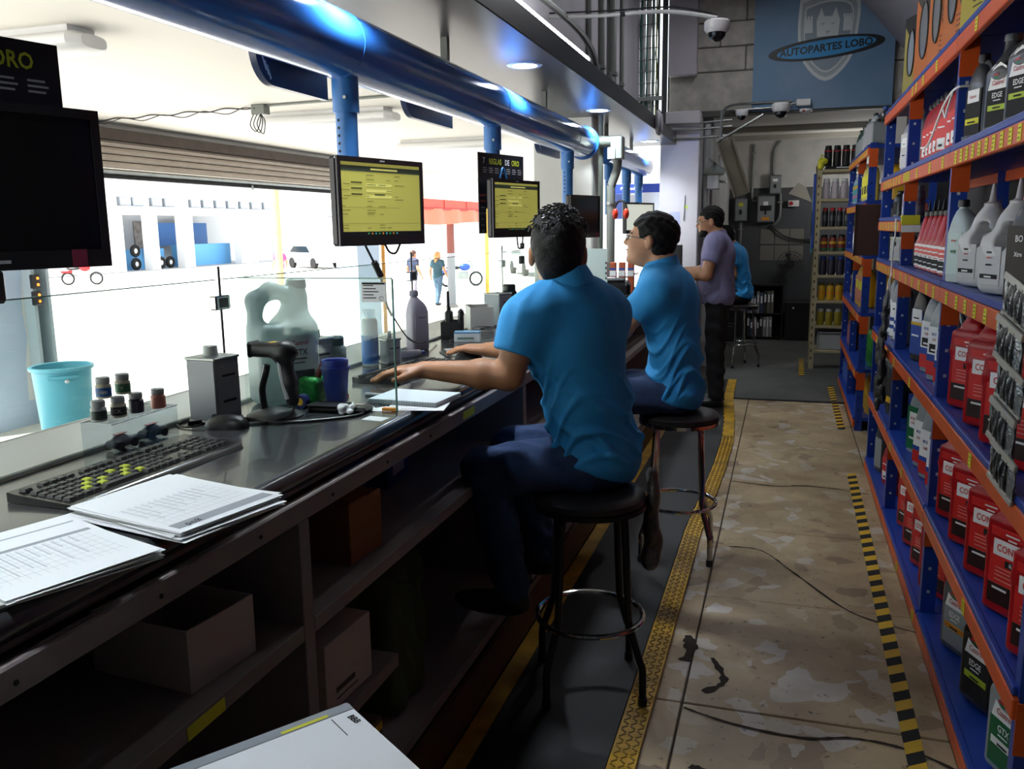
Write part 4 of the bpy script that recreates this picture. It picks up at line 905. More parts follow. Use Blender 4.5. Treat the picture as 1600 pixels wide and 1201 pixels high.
brow('b4', k_spray(mat('green_red_can', '#7a2a22', .4), BLACK, ((.45, .6, YEL), (.05, .2, GRN)), (), .037, .17), 'red can with yellow and green bands', 'fifth', 1.22)
brow('b3', k_spray(mat('violet_black_can', '#262233', .4), BLUL, (), (), .037, .19), 'violet black spray can', 'fourth', .98)
brow('b2', k_spray(YELP, mat('brown_cap', '#5d4a1c', .4), ((.35, .5, ORL),), (), .037, .18), 'yellow spray can', 'third', .72)
brow('b1', k_spray(mat('olive_yellow_can', '#8d7d1d', .4), GREYL, (), (), .037, .17), 'olive yellow spray can', 'second', .46)
t = thing('storage_box', 'grey plastic box on the lowest shelf of the beige rack', 'box'); obj('body', MB().box(.36, .74, 9.54, 9.9, .2, .37, 0, .01), GREYL, t, 0); obj('lid', MB().box(.35, .75, 9.53, 9.91, .37, .39, 0, .006), mat('grey_lid', '#86888c', .5), t, 0)
t = thing('display_tray', 'black cardboard tray with white lettering on top of beige rack', 'tray'); obj('tray', MB().box(.35, .78, 9.51, 9.9, 2.041, 2.07), BLACKM, t, 0); obj('print_line', MB().box(.45, .67, 9.5075, 9.509, 2.052, 2.060), PAPER, t, 0)
s = SDF((.22, 9.42, 2.0), (.40, 9.6, 2.2), .008); s.ell((.32, 9.5, 2.12), (.05, .04, .035), None, .02).ell((.30, 9.5, 2.07), (.03, .03, .04), None, .02)
t = thing('yellow_bag', 'small yellow plastic bag on the corner of the beige rack', 'bag'); s.mesh('bag_body', YTAG, t); obj('knot', MB().tube(spline([(.31, 9.49, 2.14), (.30, 9.48, 2.17), (.32, 9.47, 2.18)], 4), .006, 6), YTAG, t)
for i, (y, m_, z, h) in enumerate(((9.56, 'blue_label', 1.25, .75), (9.66, 'white_paper', 1.28, .7), (9.78, 'teal_label', 1.2, .6))):
    t = thing('wiper_pack', '%s long narrow packet hanging on the left side of beige rack' % ('blue', 'white', 'teal')[i], 'packet', (.255, y, z))
    obj('sleeve', MB().box(-.012, .012, -.03, .03, 0, h, 0, .003), _M[m_], t, 0); obj('print', MB().box(-.0135, -.012, -.022, .022, .1, h*.5), INK, t, 0)
# ================================================================== COUNTER
CT = mat('dark_grey_laminate', '#3a3b3e', .22, var=.12, vscale=9, coat=.3); CAB = mat('lilac_white_cabinet_paint', '#8d8281', .7, var=.15, vscale=4)
ZC = 1.025
def bull(x0, x1, z0, z1):
    r = (z1-z0)/2; return [(x0, z0), (x1-r, z0)]+[(x1-r+r*math.sin(a), (z0+z1)/2-r*math.cos(a)) for a in [R(18*k) for k in range(1, 10)]]+[(x1-r, z1), (x0, z1)]
for y0, y1, lab in ((.2, 6.47, 'long dark grey counter top with rounded front edge'), (6.88, 8.95, 'dark counter top past the first white pillar')):
    t = thing('counter', lab, 'counter', (0, 0, 0)); obj('slab', MB().prism(bull(-1.435, -.925, .982, ZC), 'y', y0, y1), CT, t, 30)
    obj('support_board', MB().box(-1.43, -.94, y0, y1, .972, .982), CAB, t, 0)
DV = [.24, 1.46, 3.02, 4.6, 6.4]
for y0, y1, dv, lab in ((.2, 6.46, DV, 'pale open shelved cabinet under the long counter'), (6.9, 8.9, [6.92, 7.9, 8.86], 'pale cabinet under the farther counter')):
    t = thing('counter_cabinet', lab, 'cabinet'); g = .008
    obj('fascia', MB().box(-.925, -.905, y0, y1, .925, .970, 0, .003), CAB, t, 0)
    obj('back_panel', MB().box(-1.42, -1.405, y0, y1, .02, .970), CAB, t, 0)
    obj('kick_board', MB().box(-.885, -.868, y0, y1, .012, .15), mat('brown_kick_board', '#5a3d22', .6, var=.3), t, 0)
    for y in dv: obj('divider', MB().box(-1.40, -.905, y-.02, y+.02, .15, .925, 0, .002), CAB, t, 0)
    for a, b in zip(dv, dv[1:]):
        obj('shelf', MB().box(-1.40, -.905, a+.021, b-.021, .675, .71, 0, .002), CAB, t, 0); obj('bottom_shelf', MB().box(-1.40, -.89, a+.021, b-.021, .15, .185, 0, .002), CAB, t, 0)
    if y0 < 1:
        obj('half_shelf', MB().box(-1.40, -.905, 1.482, 1.87, .40, .435, 0, .002), CAB, t, 0)
        for y, z in ((1.12, .69), (2.42, .947)): obj('yellow_tag', MB().box(-.9045, -.903, y-.05, y+.05, z-.012, z+.012), YTAG, t, 0)
        for k in range(7): obj('screw', MB().cyl((-.9055, .5+.27*k, .945), (-.903, .5+.27*k, .945), .004, n=8), BLACKM, t, 0)
struct('wall_counter', MB().box(-1.50, -1.445, .0, 6.47, 0, 1.02, 0, .003), mat('white_front_panel', '#cfcecb', .5))
struct('wall_counter', MB().box(-1.50, -1.445, 6.88, 9.0, 0, 1.02, 0, .003), _M['white_front_panel'])
for y0, y1, lab in ((.0, 6.47, 'long white customer ledge on the street side of the counter'), (6.88, 9.0, 'white customer ledge past the first pillar')):
    t = thing('customer_ledge', lab, 'ledge'); obj('board', MB().box(-1.69, -1.446, y0, y1, 1.0205, 1.035, 0, .003), mat('white_ledge_laminate', '#dcdad6', .35), t, 0); obj('front_lip', MB().box(-1.70, -1.685, y0, y1, .98, 1.036, 0, .003), _M['white_ledge_laminate'], t, 0)
# glass screens
def pane(y0, y1, lab):
    t = thing('glass_screen', lab, 'glass screen', (0, 0, 0), 0, 'glass screens along the counter')
    obj('pane', MB().box(-1.443, -1.437, y0, y1, 1.03, 1.375), GLASS, t, 0); obj('top_edge', MB().box(-1.4435, -1.4365, y0, y1, 1.375, 1.3775), GEDGE, t, 0)
pane(.3, 1.965, 'near glass screen along the back of the counter'); pane(1.985, 3.22, 'glass screen behind the pale oil jug and blue cup'); pane(3.24, 4.40, 'glass screen behind the grey bottle and walkie-talkie'); pane(4.42, 6.3, 'farthest glass screen before the pillar')
for i, (y, lab) in enumerate(((1.975, 'nearest steel glass clamp post, behind the tin can'), (3.23, 'second steel glass clamp post, behind the grey bottle'), (4.41, 'third steel glass clamp post'))):
    t = thing('clamp_post', lab, 'clamp', (-1.44, y, 0), 0, 'glass clamp posts')
    obj('rod', MB().cyl((0.002, 0, 1.03), (0.002, 0, 1.41), .0035, n=8), DGREY, t)
    for z in (1.085, 1.315): obj('clamp', MB().box(-.013, .012, -.032, .032, z-.019, z+.019, 0, .004), CHROME, t, 0); obj('clamp_pad', MB().box(.0115, .0135, -.018, .018, z-.013, z+.013), DGREY, t, 0)
def cross(y, x1, lab):
    t = thing('glass_divider', lab, 'glass screen', (0, 0, 0), 0, 'glass dividers across the counter')
    obj('pane', MB().box(-1.43, x1, y-.003, y+.003, 1.026, 1.375), GLASS, t, 0); obj('front_edge', MB().box(x1, x1+.003, y-.0035, y+.0035, 1.026, 1.375), GEDGE, t, 0); obj('top_edge', MB().box(-1.43, x1, y-.0035, y+.0035, 1.375, 1.378), GEDGE, t, 0); return t
g = cross(2.05, -.97, 'glass divider with stuck notice, near the seated man')
mb = MB().box(-1.055, -.985, 2.044, 2.0465, 1.315, 1.367, 0); lab_ = obj('notice', mb, PAPER, g, 0)
mb = MB()
for k in range(5): mb.box(-1.05, -1.02+.007*(k % 3), 2.0432, 2.044, 1.357-.008*k, 1.3595-.008*k)
mb.box(-1.052, -.988, 2.0432, 2.044, 1.361, 1.366); mb.tube([(-.998+.006*math.cos(a), 2.0436, 1.325+.005*math.sin(a)) for a in [i*.6 for i in range(10)]], .0006, 4); stuff(obj('print', mb, INK, lab_, 0))
cross(4.35, -1.19, 'farther glass divider beyond the black bottle')
obj('tape', MB().box(-1.01, -.97, 2.045, 2.058, 1.0262, 1.034), ORL, g, 0)

# ------------------------------------------------------------------ monitors and posters
SCRN = mat('lit_olive_screen', '#a9a550', .3, emit=.55); SCRD = mat('screen_bar', '#3e4a3c', .5, emit=.25); SCRT = mat('screen_text', '#4a4a2c', .5); SCRF = mat('screen_field', '#c4c06a', .4, emit=.6); TASK = mat('taskbar', '#14181c', .5)
DARKS = mat('switched_off_screen', '#0c0c0e', .15)
def monitor(loc, yaw, lab, kind, w=.45, h=.295, poster=False):
    t = thing('monitor', lab, 'monitor', loc, yaw, 'monitors above the counter')
    w2, h2 = w/2, h/2
    obj('housing', MB().box(-.035, .0, -w2, w2, -h2, h2, 0, .008), BLACK, t, 0); obj('back_cover', MB().box(-.06, -.034, -w2*.6, w2*.6, -h2*.7, h2*.7, 0, .02), BLACK, t, 0)
    b = .016; zb = -h2+.033
    mb = MB()
    for a in ((-w2, -w2+b, -h2, h2), (w2-b, w2, -h2, h2), (-w2+b, w2-b, h2-.017, h2), (-w2+b, w2-b, -h2, zb)): mb.box(-.001, .006, a[0], a[1], a[2], a[3], 0)
    obj('bezel', mb, mat('monitor_bezel', '#19191c', .35), t, 0)
    X = .0015; y0, y1, z0, z1 = -w2+b, w2-b, zb, h2-.017
    def q(mb, a, b_, c, d, x, mi=0): mb.poly([(x, y0+(y1-y0)*a, z0+(z1-z0)*c), (x, y0+(y1-y0)*b_, z0+(z1-z0)*c), (x, y0+(y1-y0)*b_, z0+(z1-z0)*d), (x, y0+(y1-y0)*a, z0+(z1-z0)*d)], mi)
    mb = MB(); q(mb, 0, 1, 0, 1, X); 
    sc = obj('screen', mb, DARKS if kind == 'off' else (mat('bright_screen', '#c8cdc0', .3, emit=.8) if kind == 'pale' else SCRN), t, 0)
    if kind == 'on':
        mb = MB(); q(mb, 0, 1, .88, .955, X+.0006, 0); q(mb, 0, 1, 0, .055, X+.0006, 1)
        for a, c in ((.12, .72), (.12, .64), (.12, .56), (.40, .56)): q(mb, a, a+.13, c, c+.018, X+.0008, 2)
        rr = random.Random(5)
        for k in range(46):
            a = rr.choice([.01, .03, .3, .31, .45, .55, .66, .7]) ; c = rr.choice([.83, .77, .70, .62, .54, .5, .47, .40, .36, .345, .31, .29, .14, .10, .05]); q(mb, a, a+rr.uniform(.03, .11), c, c+.008, X+.0008, 3)
        q(mb, .02, .72, .385, .389, X+.0008, 3); q(mb, 0, .98, .165, .169, X+.0008, 3)
        for k in range(3): q(mb, .3, .62, .68-.08*k, .72-.08*k, X+.0004, 4)
        for k in range(9): q(mb, .3+.045*k, .318+.045*k, .015, .04, X+.001, 5+k % 3)
        q(mb, .36, .70, .905, .93, X+.001, 4)
        stuff(obj('screen_content', mb, [SCRD, TASK, SCRT, mat('screen_small_text', '#6f6c38', .6), SCRF, mat('icon_green', '#2f9b5b', .5, emit=.4), mat('icon_orange', '#c8873a', .5, emit=.4), mat('icon_teal', '#49a5a0', .5, emit=.4)], sc, 0))
    obj('maker_badge', MB().box(.006, .0066, -.012, .012, h2-.011, h2-.006) if kind != 'off' else MB().box(.006, .0066, .02, .04, -h2+.012, -h2+.018), GREYL, t, 0)
    if kind == 'off': obj('pink_sticker', MB().box(.006, .0066, .155, .185, -h2+.002, -h2+.034), mat('dark_pink_sticker', '#7c2440', .6), t, 0)
    obj('mount_plate', MB().box(-.07, -.059, -.05, .05, -.05, .05, 0, .003), STEEL, t, 0)
    if poster:
        p = obj('poster', MB().box(-.075, -.0705, -w2*1.04, w2*poster, h2*.0, h2+.125, 0).box(-.075, -.0705, -w2*1.04, -w2*.75, -h2*.85, h2*0), mat('navy_black_poster', '#0f1320', .4), t, 0)
        mb = MB(); x = -.0698; zt = h2+.074; PW = w2*(1.04+poster); yc = -w2*(1.04-poster)/2+.008
        for s, yy, m_, sz in (('7', -.185, 0, .046), ('REGLAS', -.075, 1, .042), ('DE', .045, 0, .042), ('ORO', .13, 1, .042)): mb.text(s, (x, yc+yy*PW/.455, zt), (0, 1, 0), UP, sz*PW/.455, m_, .02, .86)
        for k in range(7):
            for j in range(3): mb.box(x-.0005, x, yc+(-.2+.06*k)*PW/.47, yc+(-.165+.06*k+.006*(j % 2))*PW/.47, zt-.022-.01*j, zt-.018-.01*j, 2)
        for j, (s, m_) in enumerate((('Nuestros', 3), ('Valores', 3), ('Confianza', 2), ('Responsabilidad', 2), ('Honor', 2), ('Respeto', 2), ('Lealtad', 2), ('Trabajo', 2), ('Pasion', 2))):
            mb.text(s, (x, -w2*.895, h2*.42-.028*j), (0, 1, 0), UP, .019 if j < 2 else .012, m_, .005, .8)
        mb.tube(spline([(x, yc-.03, h2+.01), (x, yc+.0, h2+.06), (x, yc+.03, h2+.01)], 6), .006, 6, 4)
        obj('lettering', mb, [PAPER, mat('poster_yellow', '#b9c22a', .6), GREYL, mat('poster_orange', '#b5502a', .6), mat('poster_blue', '#2f7fc0', .5)], p, 0)
    return t
YW = R(-15.6)
m = monitor((-1.345, 1.19, 1.585), YW, 'nearest monitor with dark screen and poster on top, at the left frame edge', 'off', .47, .295, poster=.90)
m = monitor((-1.31, 2.72, 1.592), YW, 'monitor with olive yellow screen in front of the open street', 'on', .43, .285)
monitor((-1.29, 4.20, 1.595), YW, 'monitor with olive screen partly covered by the rules poster', 'on', .43, .28, poster=.84)
monitor((-1.30, 5.80, 1.57), YW, 'black monitor in front of the first white pillar', 'off', .42, .28)
monitor((-1.30, 8.1, 1.575), R(-22), 'small pale screen monitor behind the second seated man', 'pale', .5, .28)
for (x, y, z), pts, lab in (((-1.33, 2.62, 1.45), [(0, 0, 0), (.01, .03, -.05), (.02, .06, -.1), (.01, .12, -.2), (.0, .18, -.25)], 'black power lead hanging under the olive screen monitor'), ((-1.31, 2.76, 1.45), [(0, -.03, 0), (0, 0, -.025), (0, .05, -.03), (0, .09, .0)], 'short loop of black cable below the olive screen monitor'),
        ((-1.28, 4.17, 1.455), [(0, 0, 0), (0, .02, -.05), (0, .08, -.05), (0, .1, 0)], 'black cable loop under the third monitor'), ((-1.34, 1.16, 1.43), [(0, -.1, -.02), (0, -.07, -.06), (0, -.02, -.07), (0, .02, -.03)], 'thick black cable loop under the nearest monitor')):
    t = thing('cable', lab, 'cable', (x, y, z)); obj('lead', MB().tube(spline(pts, 6), .006 if 'thick' in lab else .004, 8), BLACK, t)
    if 'power' in lab: obj('ferrite', MB().cyl((.012, .035, -.055), (.022, .062, -.105), .011, n=10), BLACK, t)
    if 'third' in lab: obj('plug', MB().box(-.01, .01, .075, .1, -.06, -.03, 0, .004), BLACK, t)
    if 'thick' in lab: obj('plug', MB().box(-.015, .015, -.005, .05, -.05, .01, 0, .006), BLACK, t)
t = thing('cable', 'thin black cable running from the notice down to the walkie-talkie', 'cable'); obj('lead', MB().tube(spline([(-1.0, 2.06, 1.325), (-1.06, 2.25, 1.25), (-1.2, 2.65, 1.14), (-1.33, 3.05, 1.07), (-1.41, 3.4, 1.04)], 8), [.0022]*16+[.004]*17, 6), BLACK, t)
t = thing('binder_clip', 'black binder clip under the third monitor', 'clip', (-1.29, 4.28, 1.36)); obj('jaw', MB().box(-.008, .008, -.03, .03, -.04, 0, 0, .003), BLACK, t)
for s_ in (-1, 1): obj('wire_handle', MB().tube([(0, -.012+.02*s_, 0), (0, -.006+.02*s_, .06), (0, .008+.02*s_, .06), (0, .012+.02*s_, 0)], .0015, 5), CHROME, t)

# ------------------------------------------------------------------ keyboards, mice
KEYM = mat('black_keycap', '#1b1b1d', .4); KEYY = mat('yellow_keycap_sticker', '#b9c334', .5); KBB = mat('keyboard_body', '#101012', .25)
def keycap():
    mb = MB(); vs = [(-.0085, -.0085, 0), (.0085, -.0085, 0), (.0085, .0085, 0), (-.0085, .0085, 0), (-.0065, -.006, .007), (.0065, -.006, .007), (.0065, .0075, .007), (-.0065, .0075, .007)]
    mb.add(vs, [(0, 1, 5, 4), (1, 2, 6, 5), (2, 3, 7, 6), (3, 0, 4, 7), (4, 5, 6, 7)]); me = bpy.data.meshes.new('key'); me.from_pydata(mb.v, [], mb.f); me.materials.append(KEYM); return me
KM = keycap(); KMY = KM.copy(); KMY.materials[0] = KEYY
def keyboard(loc, rz, lab, single=False):
    t = thing('keyboard', lab, 'keyboard', loc, rz, 'keyboards on the counter'); t.scale = (1, 1, .72)
    L, D = .235, .078
    pr = [(-D, 0), (D, 0), (D, .026), (.05, .022), (-.045, .014), (-D+.005, .012), (-D, .008)]
    obj('body', MB().prism(pr, 'x', -L, L), KBB, t, 30)
    obj('palm_edge', MB().prism([(-D-.012, 0), (-D, 0), (-D, .011), (-D-.006, .009)], 'x', -L+.01, L-.01), KBB, t, 30)
    joined = MB(); rows = [(.056, .0235), (.030, .0205), (.011, .018), (-.008, .0165), (-.027, .0155), (-.046, .0145)]
    def key(x, y, z, w=1., me=KM):
        if single:
            o = mesh_obj('key', me, t); o.location = (x, y, z); o.scale = (w, 1, 1)
        else:
            for_ = [(x+v.co.x*w, y+v.co.y, z+v.co.z) for v in KM.vertices]; joined.add(for_, [tuple(p.vertices) for p in KM.polygons])
    for r_, (y, z) in enumerate(rows):
        x = -L+.022
        for k in range(15):
            if r_ == 5 and 4 <= k <= 9: continue
            if r_ == 0 and k in (1, 6, 11): continue
            key(x+.0192*k, y, z, 1, KMY if (r_, k) in ((4, 3), (4, 5), (3, 4), (3, 6), (2, 5), (4, 8), (3, 9), (2, 8), (2, 10), (4, 10)) else KM)
        if r_ == 5: key(x+.0192*6.5, y, z, 6.3)
        if r_ not in (3,):
            for k in range(3):
                if r_ == 4 and k != 1: continue
                key(.085+.0192*k, y, z)
        if r_ > 0:
            for k in range(4): key(.152+.0192*k, y, z)
    if not single: stuff(obj('keys', joined, KEYM, t, 0))
    obj('key_well', MB().box(-L+.012, L-.012, -.057, .066, .013, .0145), BLACKM, t, 0)
    return t
keyboard((-1.235, 1.385, ZC+.001), R(88), 'black keyboard with some yellow keys at the near end of the counter', True)
keyboard((-1.19, 2.64, ZC+.001), R(84), 'black keyboard under the near seated man\'s left hand')
keyboard((-1.16, 4.1, ZC+.001), R(86), 'dark keyboard farther along, behind the near man\'s arm')
def mouse(loc, rz, lab, cable):
    t = thing('computer_mouse', lab, 'mouse', loc, rz, 'mice on the counter')
    def f(u, v_):
        a = math.pi*u; b = math.pi*(v_-.5); return (.031*math.cos(a)*math.cos(b)**.6, .055*math.sin(b), .036*math.sin(a)*max(math.cos(b), 0)**.7*(1-.15*v_))
    obj('shell', MB().grid(f, 20, 16), BLACK, t, 60); obj('base', MB().lathe([(.0315, 0), (.03, .004)], 24, sy=1.7).box(0, 0, 0, 0, 0, 0), BLACK, t)
    obj('scroll_wheel', MB().cyl((-.003, .03, .0265), (.003, .03, .0265), .008, n=12), DGREY, t)
    obj('cable', MB().tube(spline(cable, 6), .0022, 6), BLACK, t); return t
mouse((-1.30, 1.775, ZC), R(100), 'black mouse beside the silver can and near keyboard', [(0, .05, .01), (-.02, .09, .004), (.0, .13, .003), (.05, .14, .003), (.13, .12, .003), (.2, .1, .003)])
mouse((-1.10, 2.955, ZC), R(80), 'black mouse under the near seated man\'s right hand', [(0, .05, .01), (.02, .1, .004), (.05, .13, .003), (.12, .2, .003)])

# ------------------------------------------------------------------ papers
def sheet_stack(nm, loc, rz, lab, n, w=.28, d=.216, logo=None, form=True):
    t = thing(nm, lab, 'papers', loc, rz); rr = random.Random(n); th = .0016; top = None
    for k in range(n):
        dx, dy, a = (rr.uniform(-.012, .012), rr.uniform(-.012, .012), R(rr.uniform(-3.5, 3.5))) if k < n-1 else (0, 0, 0)
        s_ = math.sin(rr.uniform(0, 6)); e = .006*rr.random()
        def f(u, v_, e=e, k=k): return ((u-.5)*w, (v_-.5)*d, th*(k+1)+e*.6*(2*abs(u-.5))**3*(.4+v_)*.8)
        mb = MB().grid(f, 12, 8); mb.v += [(x, y, z-.0009) for x, y, z in mb.v]; N = 96; nf = len(mb.f)
        ring = list(range(12))+[12*j+11 for j in range(1, 8)]+[84+i for i in range(10, -1, -1)]+[12*j for j in range(6, 0, -1)]
        mb.f += [tuple(i+N for i in q[::-1]) for q in mb.f]; mb.f += [(a_, a_+N, b_+N, b_) for a_, b_ in zip(ring, ring[1:]+ring[:1])]; mb.m += [0]*(len(mb.f)-len(mb.m))
        o = obj('sheet', mb, PAPER, t, 40); o.location = (dx, dy, 0); o.rotation_euler.z = a; top = (o, f)
    if form:
        o, f = top; mb = MB()
        def q(a, b, c, dd, mi=0, n_=8):
            for i in range(n_):
                u0, u1 = a+(b-a)*i/n_, a+(b-a)*(i+1)/n_; mb.poly([Vector(f(u, v_))+Vector((0, 0, .0004)) for u, v_ in ((u0, c), (u1, c), (u1, dd), (u0, dd))], mi)
        q(.30, .34, .05, .95, 1, 1) if not logo else None
        hx0 = .12
        if logo: q(.84, .94, .05, .97, 1, 2)
        else: q(.12, .14, .05, .95, 2, 1)
        for k in range(15): q(.34, .82, .08+.058*k, .082+.058*k, 2, 6)
        for k in range(6): q(.40+.07*k, .4025+.07*k, .08, .9, 2, 1)
        for k in range(12): q(.36, .36+rr.uniform(.1, .4), .1+.06*k, .112+.06*k, 3, 5)
        if logo:
            p = Vector(f(.90, .2)); mb.text(logo, p+Vector((0, 0, .0012)), (0, -1, 0), (1, 0, 0), .02, 4, .02)
        stuff(obj('print', mb, [INK, mat('grey_print_block', '#9da1a6', .8), mat('faint_table_line', '#a9aeb4', .8), mat('faint_text', '#c3c7cc', .8), mat('dark_logo', '#3c3f45', .8)], o, 0))
    return t
sheet_stack('paper_stack', (-.985, 1.195, ZC), R(-13), 'stack of printed forms with grey header overhanging the counter edge', 12, logo='god')
sheet_stack('paper_stack', (-1.03, .945, ZC), R(-20), 'stack of printed table sheets at the left frame edge of the counter', 8)
# near pad of paper on a carton
t = thing('note_pad', 'white paper pad with grey binding lying on a box in the foreground', 'pad', (-.585, .87, .797), R(-35))
obj('pages', MB().box(-.108, .108, -.14, .14, 0, .014, 0, .001), PAPER, t, 0); obj('top_sheet', MB().box(-.107, .107, -.139, .139, .0145, .0155), PAPER, t, 0)
obj('binding', MB().box(-.1085, -.085, -.1405, .1405, .0005, .0165, 0, .002), mat('grey_binding', '#8f9498', .6), t, 0)
obj('lettering', MB().text('BBB', (-.06, .122, .0162), (1, .1, 0), (-.1, 1, 0), .014, 0, .03), INK, t, 0); obj('print_line', MB().box(-.08, -.03, .1, .1012, .0158, .0161), INK, t, 0); obj('yellow_mark', MB().box(-.094, -.088, .03, .1, .0165, .0168), YTAG, t, 0)
t = thing('carton', 'tall dark carton under the foreground paper pad', 'box', (-.60, .85, .012), R(-35)); obj('body', MB().box(-.08, .08, -.10, .10, 0, .785), mat('dark_carton', '#3b3733', .8), t, 0); obj('tape_strip', MB().box(-.081, .081, -.02, .02, .3, .782), mat('brown_tape', '#6f5a3c', .4), t, 0)

# ------------------------------------------------------------------ things on the counter, near to far
ACR = glassmat('clear_acrylic', '#eef3f6', .10)
t = thing('acrylic_box', 'clear acrylic display box holding two tiny model cars', 'display box', (-1.40, 1.46, ZC+.001), R(2))
obj('shell', MB().box(-.04, .04, 0, .22, 0, .072), ACR, t, 0)
mb = MB()
for a, b in (((-.04, 0), (.04, 0)), ((.04, 0), (.04, .22)), ((.04, .22), (-.04, .22)), ((-.04, .22), (-.04, 0))): mb.tube([(a[0], a[1], .072), (b[0], b[1], .072)], .0015, 5)
obj('edge_rim', mb, mat('white_acrylic_edge', '#e4e9ec', .3), t, 0)
def toycar(x, y, col, lab):
    t = thing('model_car', lab, 'toy', (x, y, ZC+.003)); s = SDF((-.03, -.05, -.01), (.03, .05, .05), .0025)
    s.rbox((0, 0, .014), (.016, .036, .009), .006).ell((0, -.004, .022), (.013, .022, .012), None, .006); s.mesh('body', col, t)
    for sx in (-1, 1):
        for sy in (-.022, .022): obj('wheel', MB().cyl((.013*sx, sy, .010), (.018*sx, sy, .010), .010, n=14), BLACKM, t)
    obj('stripe', MB().box(-.006, .006, -.02, .012, .0335, .035), RED, t, 0)
toycar(-1.40, 1.53, mat('toy_grey', '#4a4f57', .4), 'larger grey and red model car inside the acrylic box'); toycar(-1.40, 1.63, mat('toy_dark', '#33373d', .4), 'smaller grey model car behind it in the acrylic box')
def pill(loc, body, lab_m, txt, lab, capm=None):
    t = thing('pill_bottle', lab, 'bottle', loc, 0, 'small capped bottles on the acrylic box'); r = .0165
    obj('body', MB().lathe([(r*.9, 0), (r, .002), (r, .028), (r*.75, .033), (.0001, .033)], 24), body, t); obj('cap', MB().lathe([(r*.86, .0325), (r*.9, .034), (r*.9, .044), (r*.8, .046), (.0001, .046)], 24), capm or GREYL, t)
    obj('label', MB().lathe([(r*1.01, .005), (r*1.01, .024)], 24), lab_m, t)
    if txt: obj('lettering', MB().text(txt, (r*1.03*.55, -r*1.03*.83, .011), (.83, .55, 0), UP, .0125, 0, .01), mat('pale_cream', '#cfc7b0', .6), t, 0)
Z1 = ZC+.0735
pill((-1.415, 1.487, Z1), GREYL, mat('dark_green_label', '#1f3328', .5), '', 'small bottle with dark green label, leftmost of the lower row'); pill((-1.405, 1.535, Z1), mat('pale_cream', '#cfc7b0', .6), INK, 'CK', 'small cream bottle with black CK label')
pill((-1.40, 1.585, Z1), mat('violet_black_bottle', '#221a30', .3), mat('violet_black_bottle', '#221a30', .3), '', 'small dark violet bottle between CK and pink bottles'); pill((-1.385, 1.64, Z1), mat('pink_bottle', '#c98070', .4), mat('pink_bottle', '#c98070', .4), '', 'small pink bottle, rightmost of the lower row')
pill((-1.418, 1.51, Z1+.047), mat('pale_cream', '#cfc7b0', .6), mat('label_blue2', '#205a9f', .5), 'nlim', 'small cream bottle with blue label on the upper level'); pill((-1.412, 1.562, Z1+.047), mat('pale_cream', '#cfc7b0', .6), mat('label_green2', '#2a6a45', .5), 'V', 'small cream bottle with green label on the upper level')
put('tin1', k_tin(mat('grey_tin', '#77787e', .4, .3), mat('pale_cap', '#bfc3c0', .5), .046, .046, .165, .018, ((6, .7, .013, INK), (5, .3, .016, INK)), 'metal_can'), (-1.385, 1.85, ZC), R(175), 'tall silver rectangular can with pale cap behind the near mouse')
# scanner
t = thing('barcode_scanner', 'black barcode scanner in a gooseneck stand', 'scanner', (-1.26, 1.925, ZC))
obj('base', MB().lathe([(.065, 0), (.066, .004), (.05, .012), (.02, .02), (.012, .024)], 28, sx=1.15), DGREY, t); obj('neck', MB().tube(spline([(-.03, 0, .015), (-.034, 0, .07), (-.02, 0, .115), (-.015, .0, .135)], 6), .009, 10), BLACK, t)
s = SDF((-.10, -.06, .0), (.10, .06, .24), .004)
s.rbox((-.0, 0, .175), (.05, .026, .019), .012, None, .01).ell((.045, 0, .17), (.028, .027, .026), None, .02).chain([(.035, 0, .16), (.05, 0, .09), (.055, 0, .045)], [.021, .018, .017], .02)
s.mesh('scanner_head', BLACK, t); obj('nose', MB().box(-.058, -.045, -.028, .028, .155, .196, 0, .006), DGREY, t); obj('badge', MB().box(.0, .03, -.012, .012, .1945, .1955), YEL, t, 0)
obj('grip_trim', MB().tube(spline([(.032, -.018, .15), (.04, -.019, .1), (.05, -.017, .05)], 5), .006, 8), GREYL, t); obj('trigger', MB().box(.022, .03, -.007, .007, .10, .135, 0, .003), GREYL, t)
obj('cable', MB().tube(spline([(.055, 0, .045), (.06, -.02, .01), (.03, -.09, .004), (-.05, -.12, .004), (-.12, -.06, .004), (-.14, .02, .004)], 6), .0035, 6), BLACK, t)
t = thing('cable', 'black cable looping along the counter in front of the scanner', 'cable'); obj('lead', MB().tube(spline([(-1.42, 1.78, ZC+.004), (-1.33, 1.86, ZC+.004), (-1.2, 1.84, ZC+.004), (-1.1, 1.90, ZC+.004), (-1.04, 1.98, ZC+.004), (-1.08, 2.06, ZC+.004), (-1.16, 2.06, ZC+.004)], 8), .004, 6), BLACK, t)
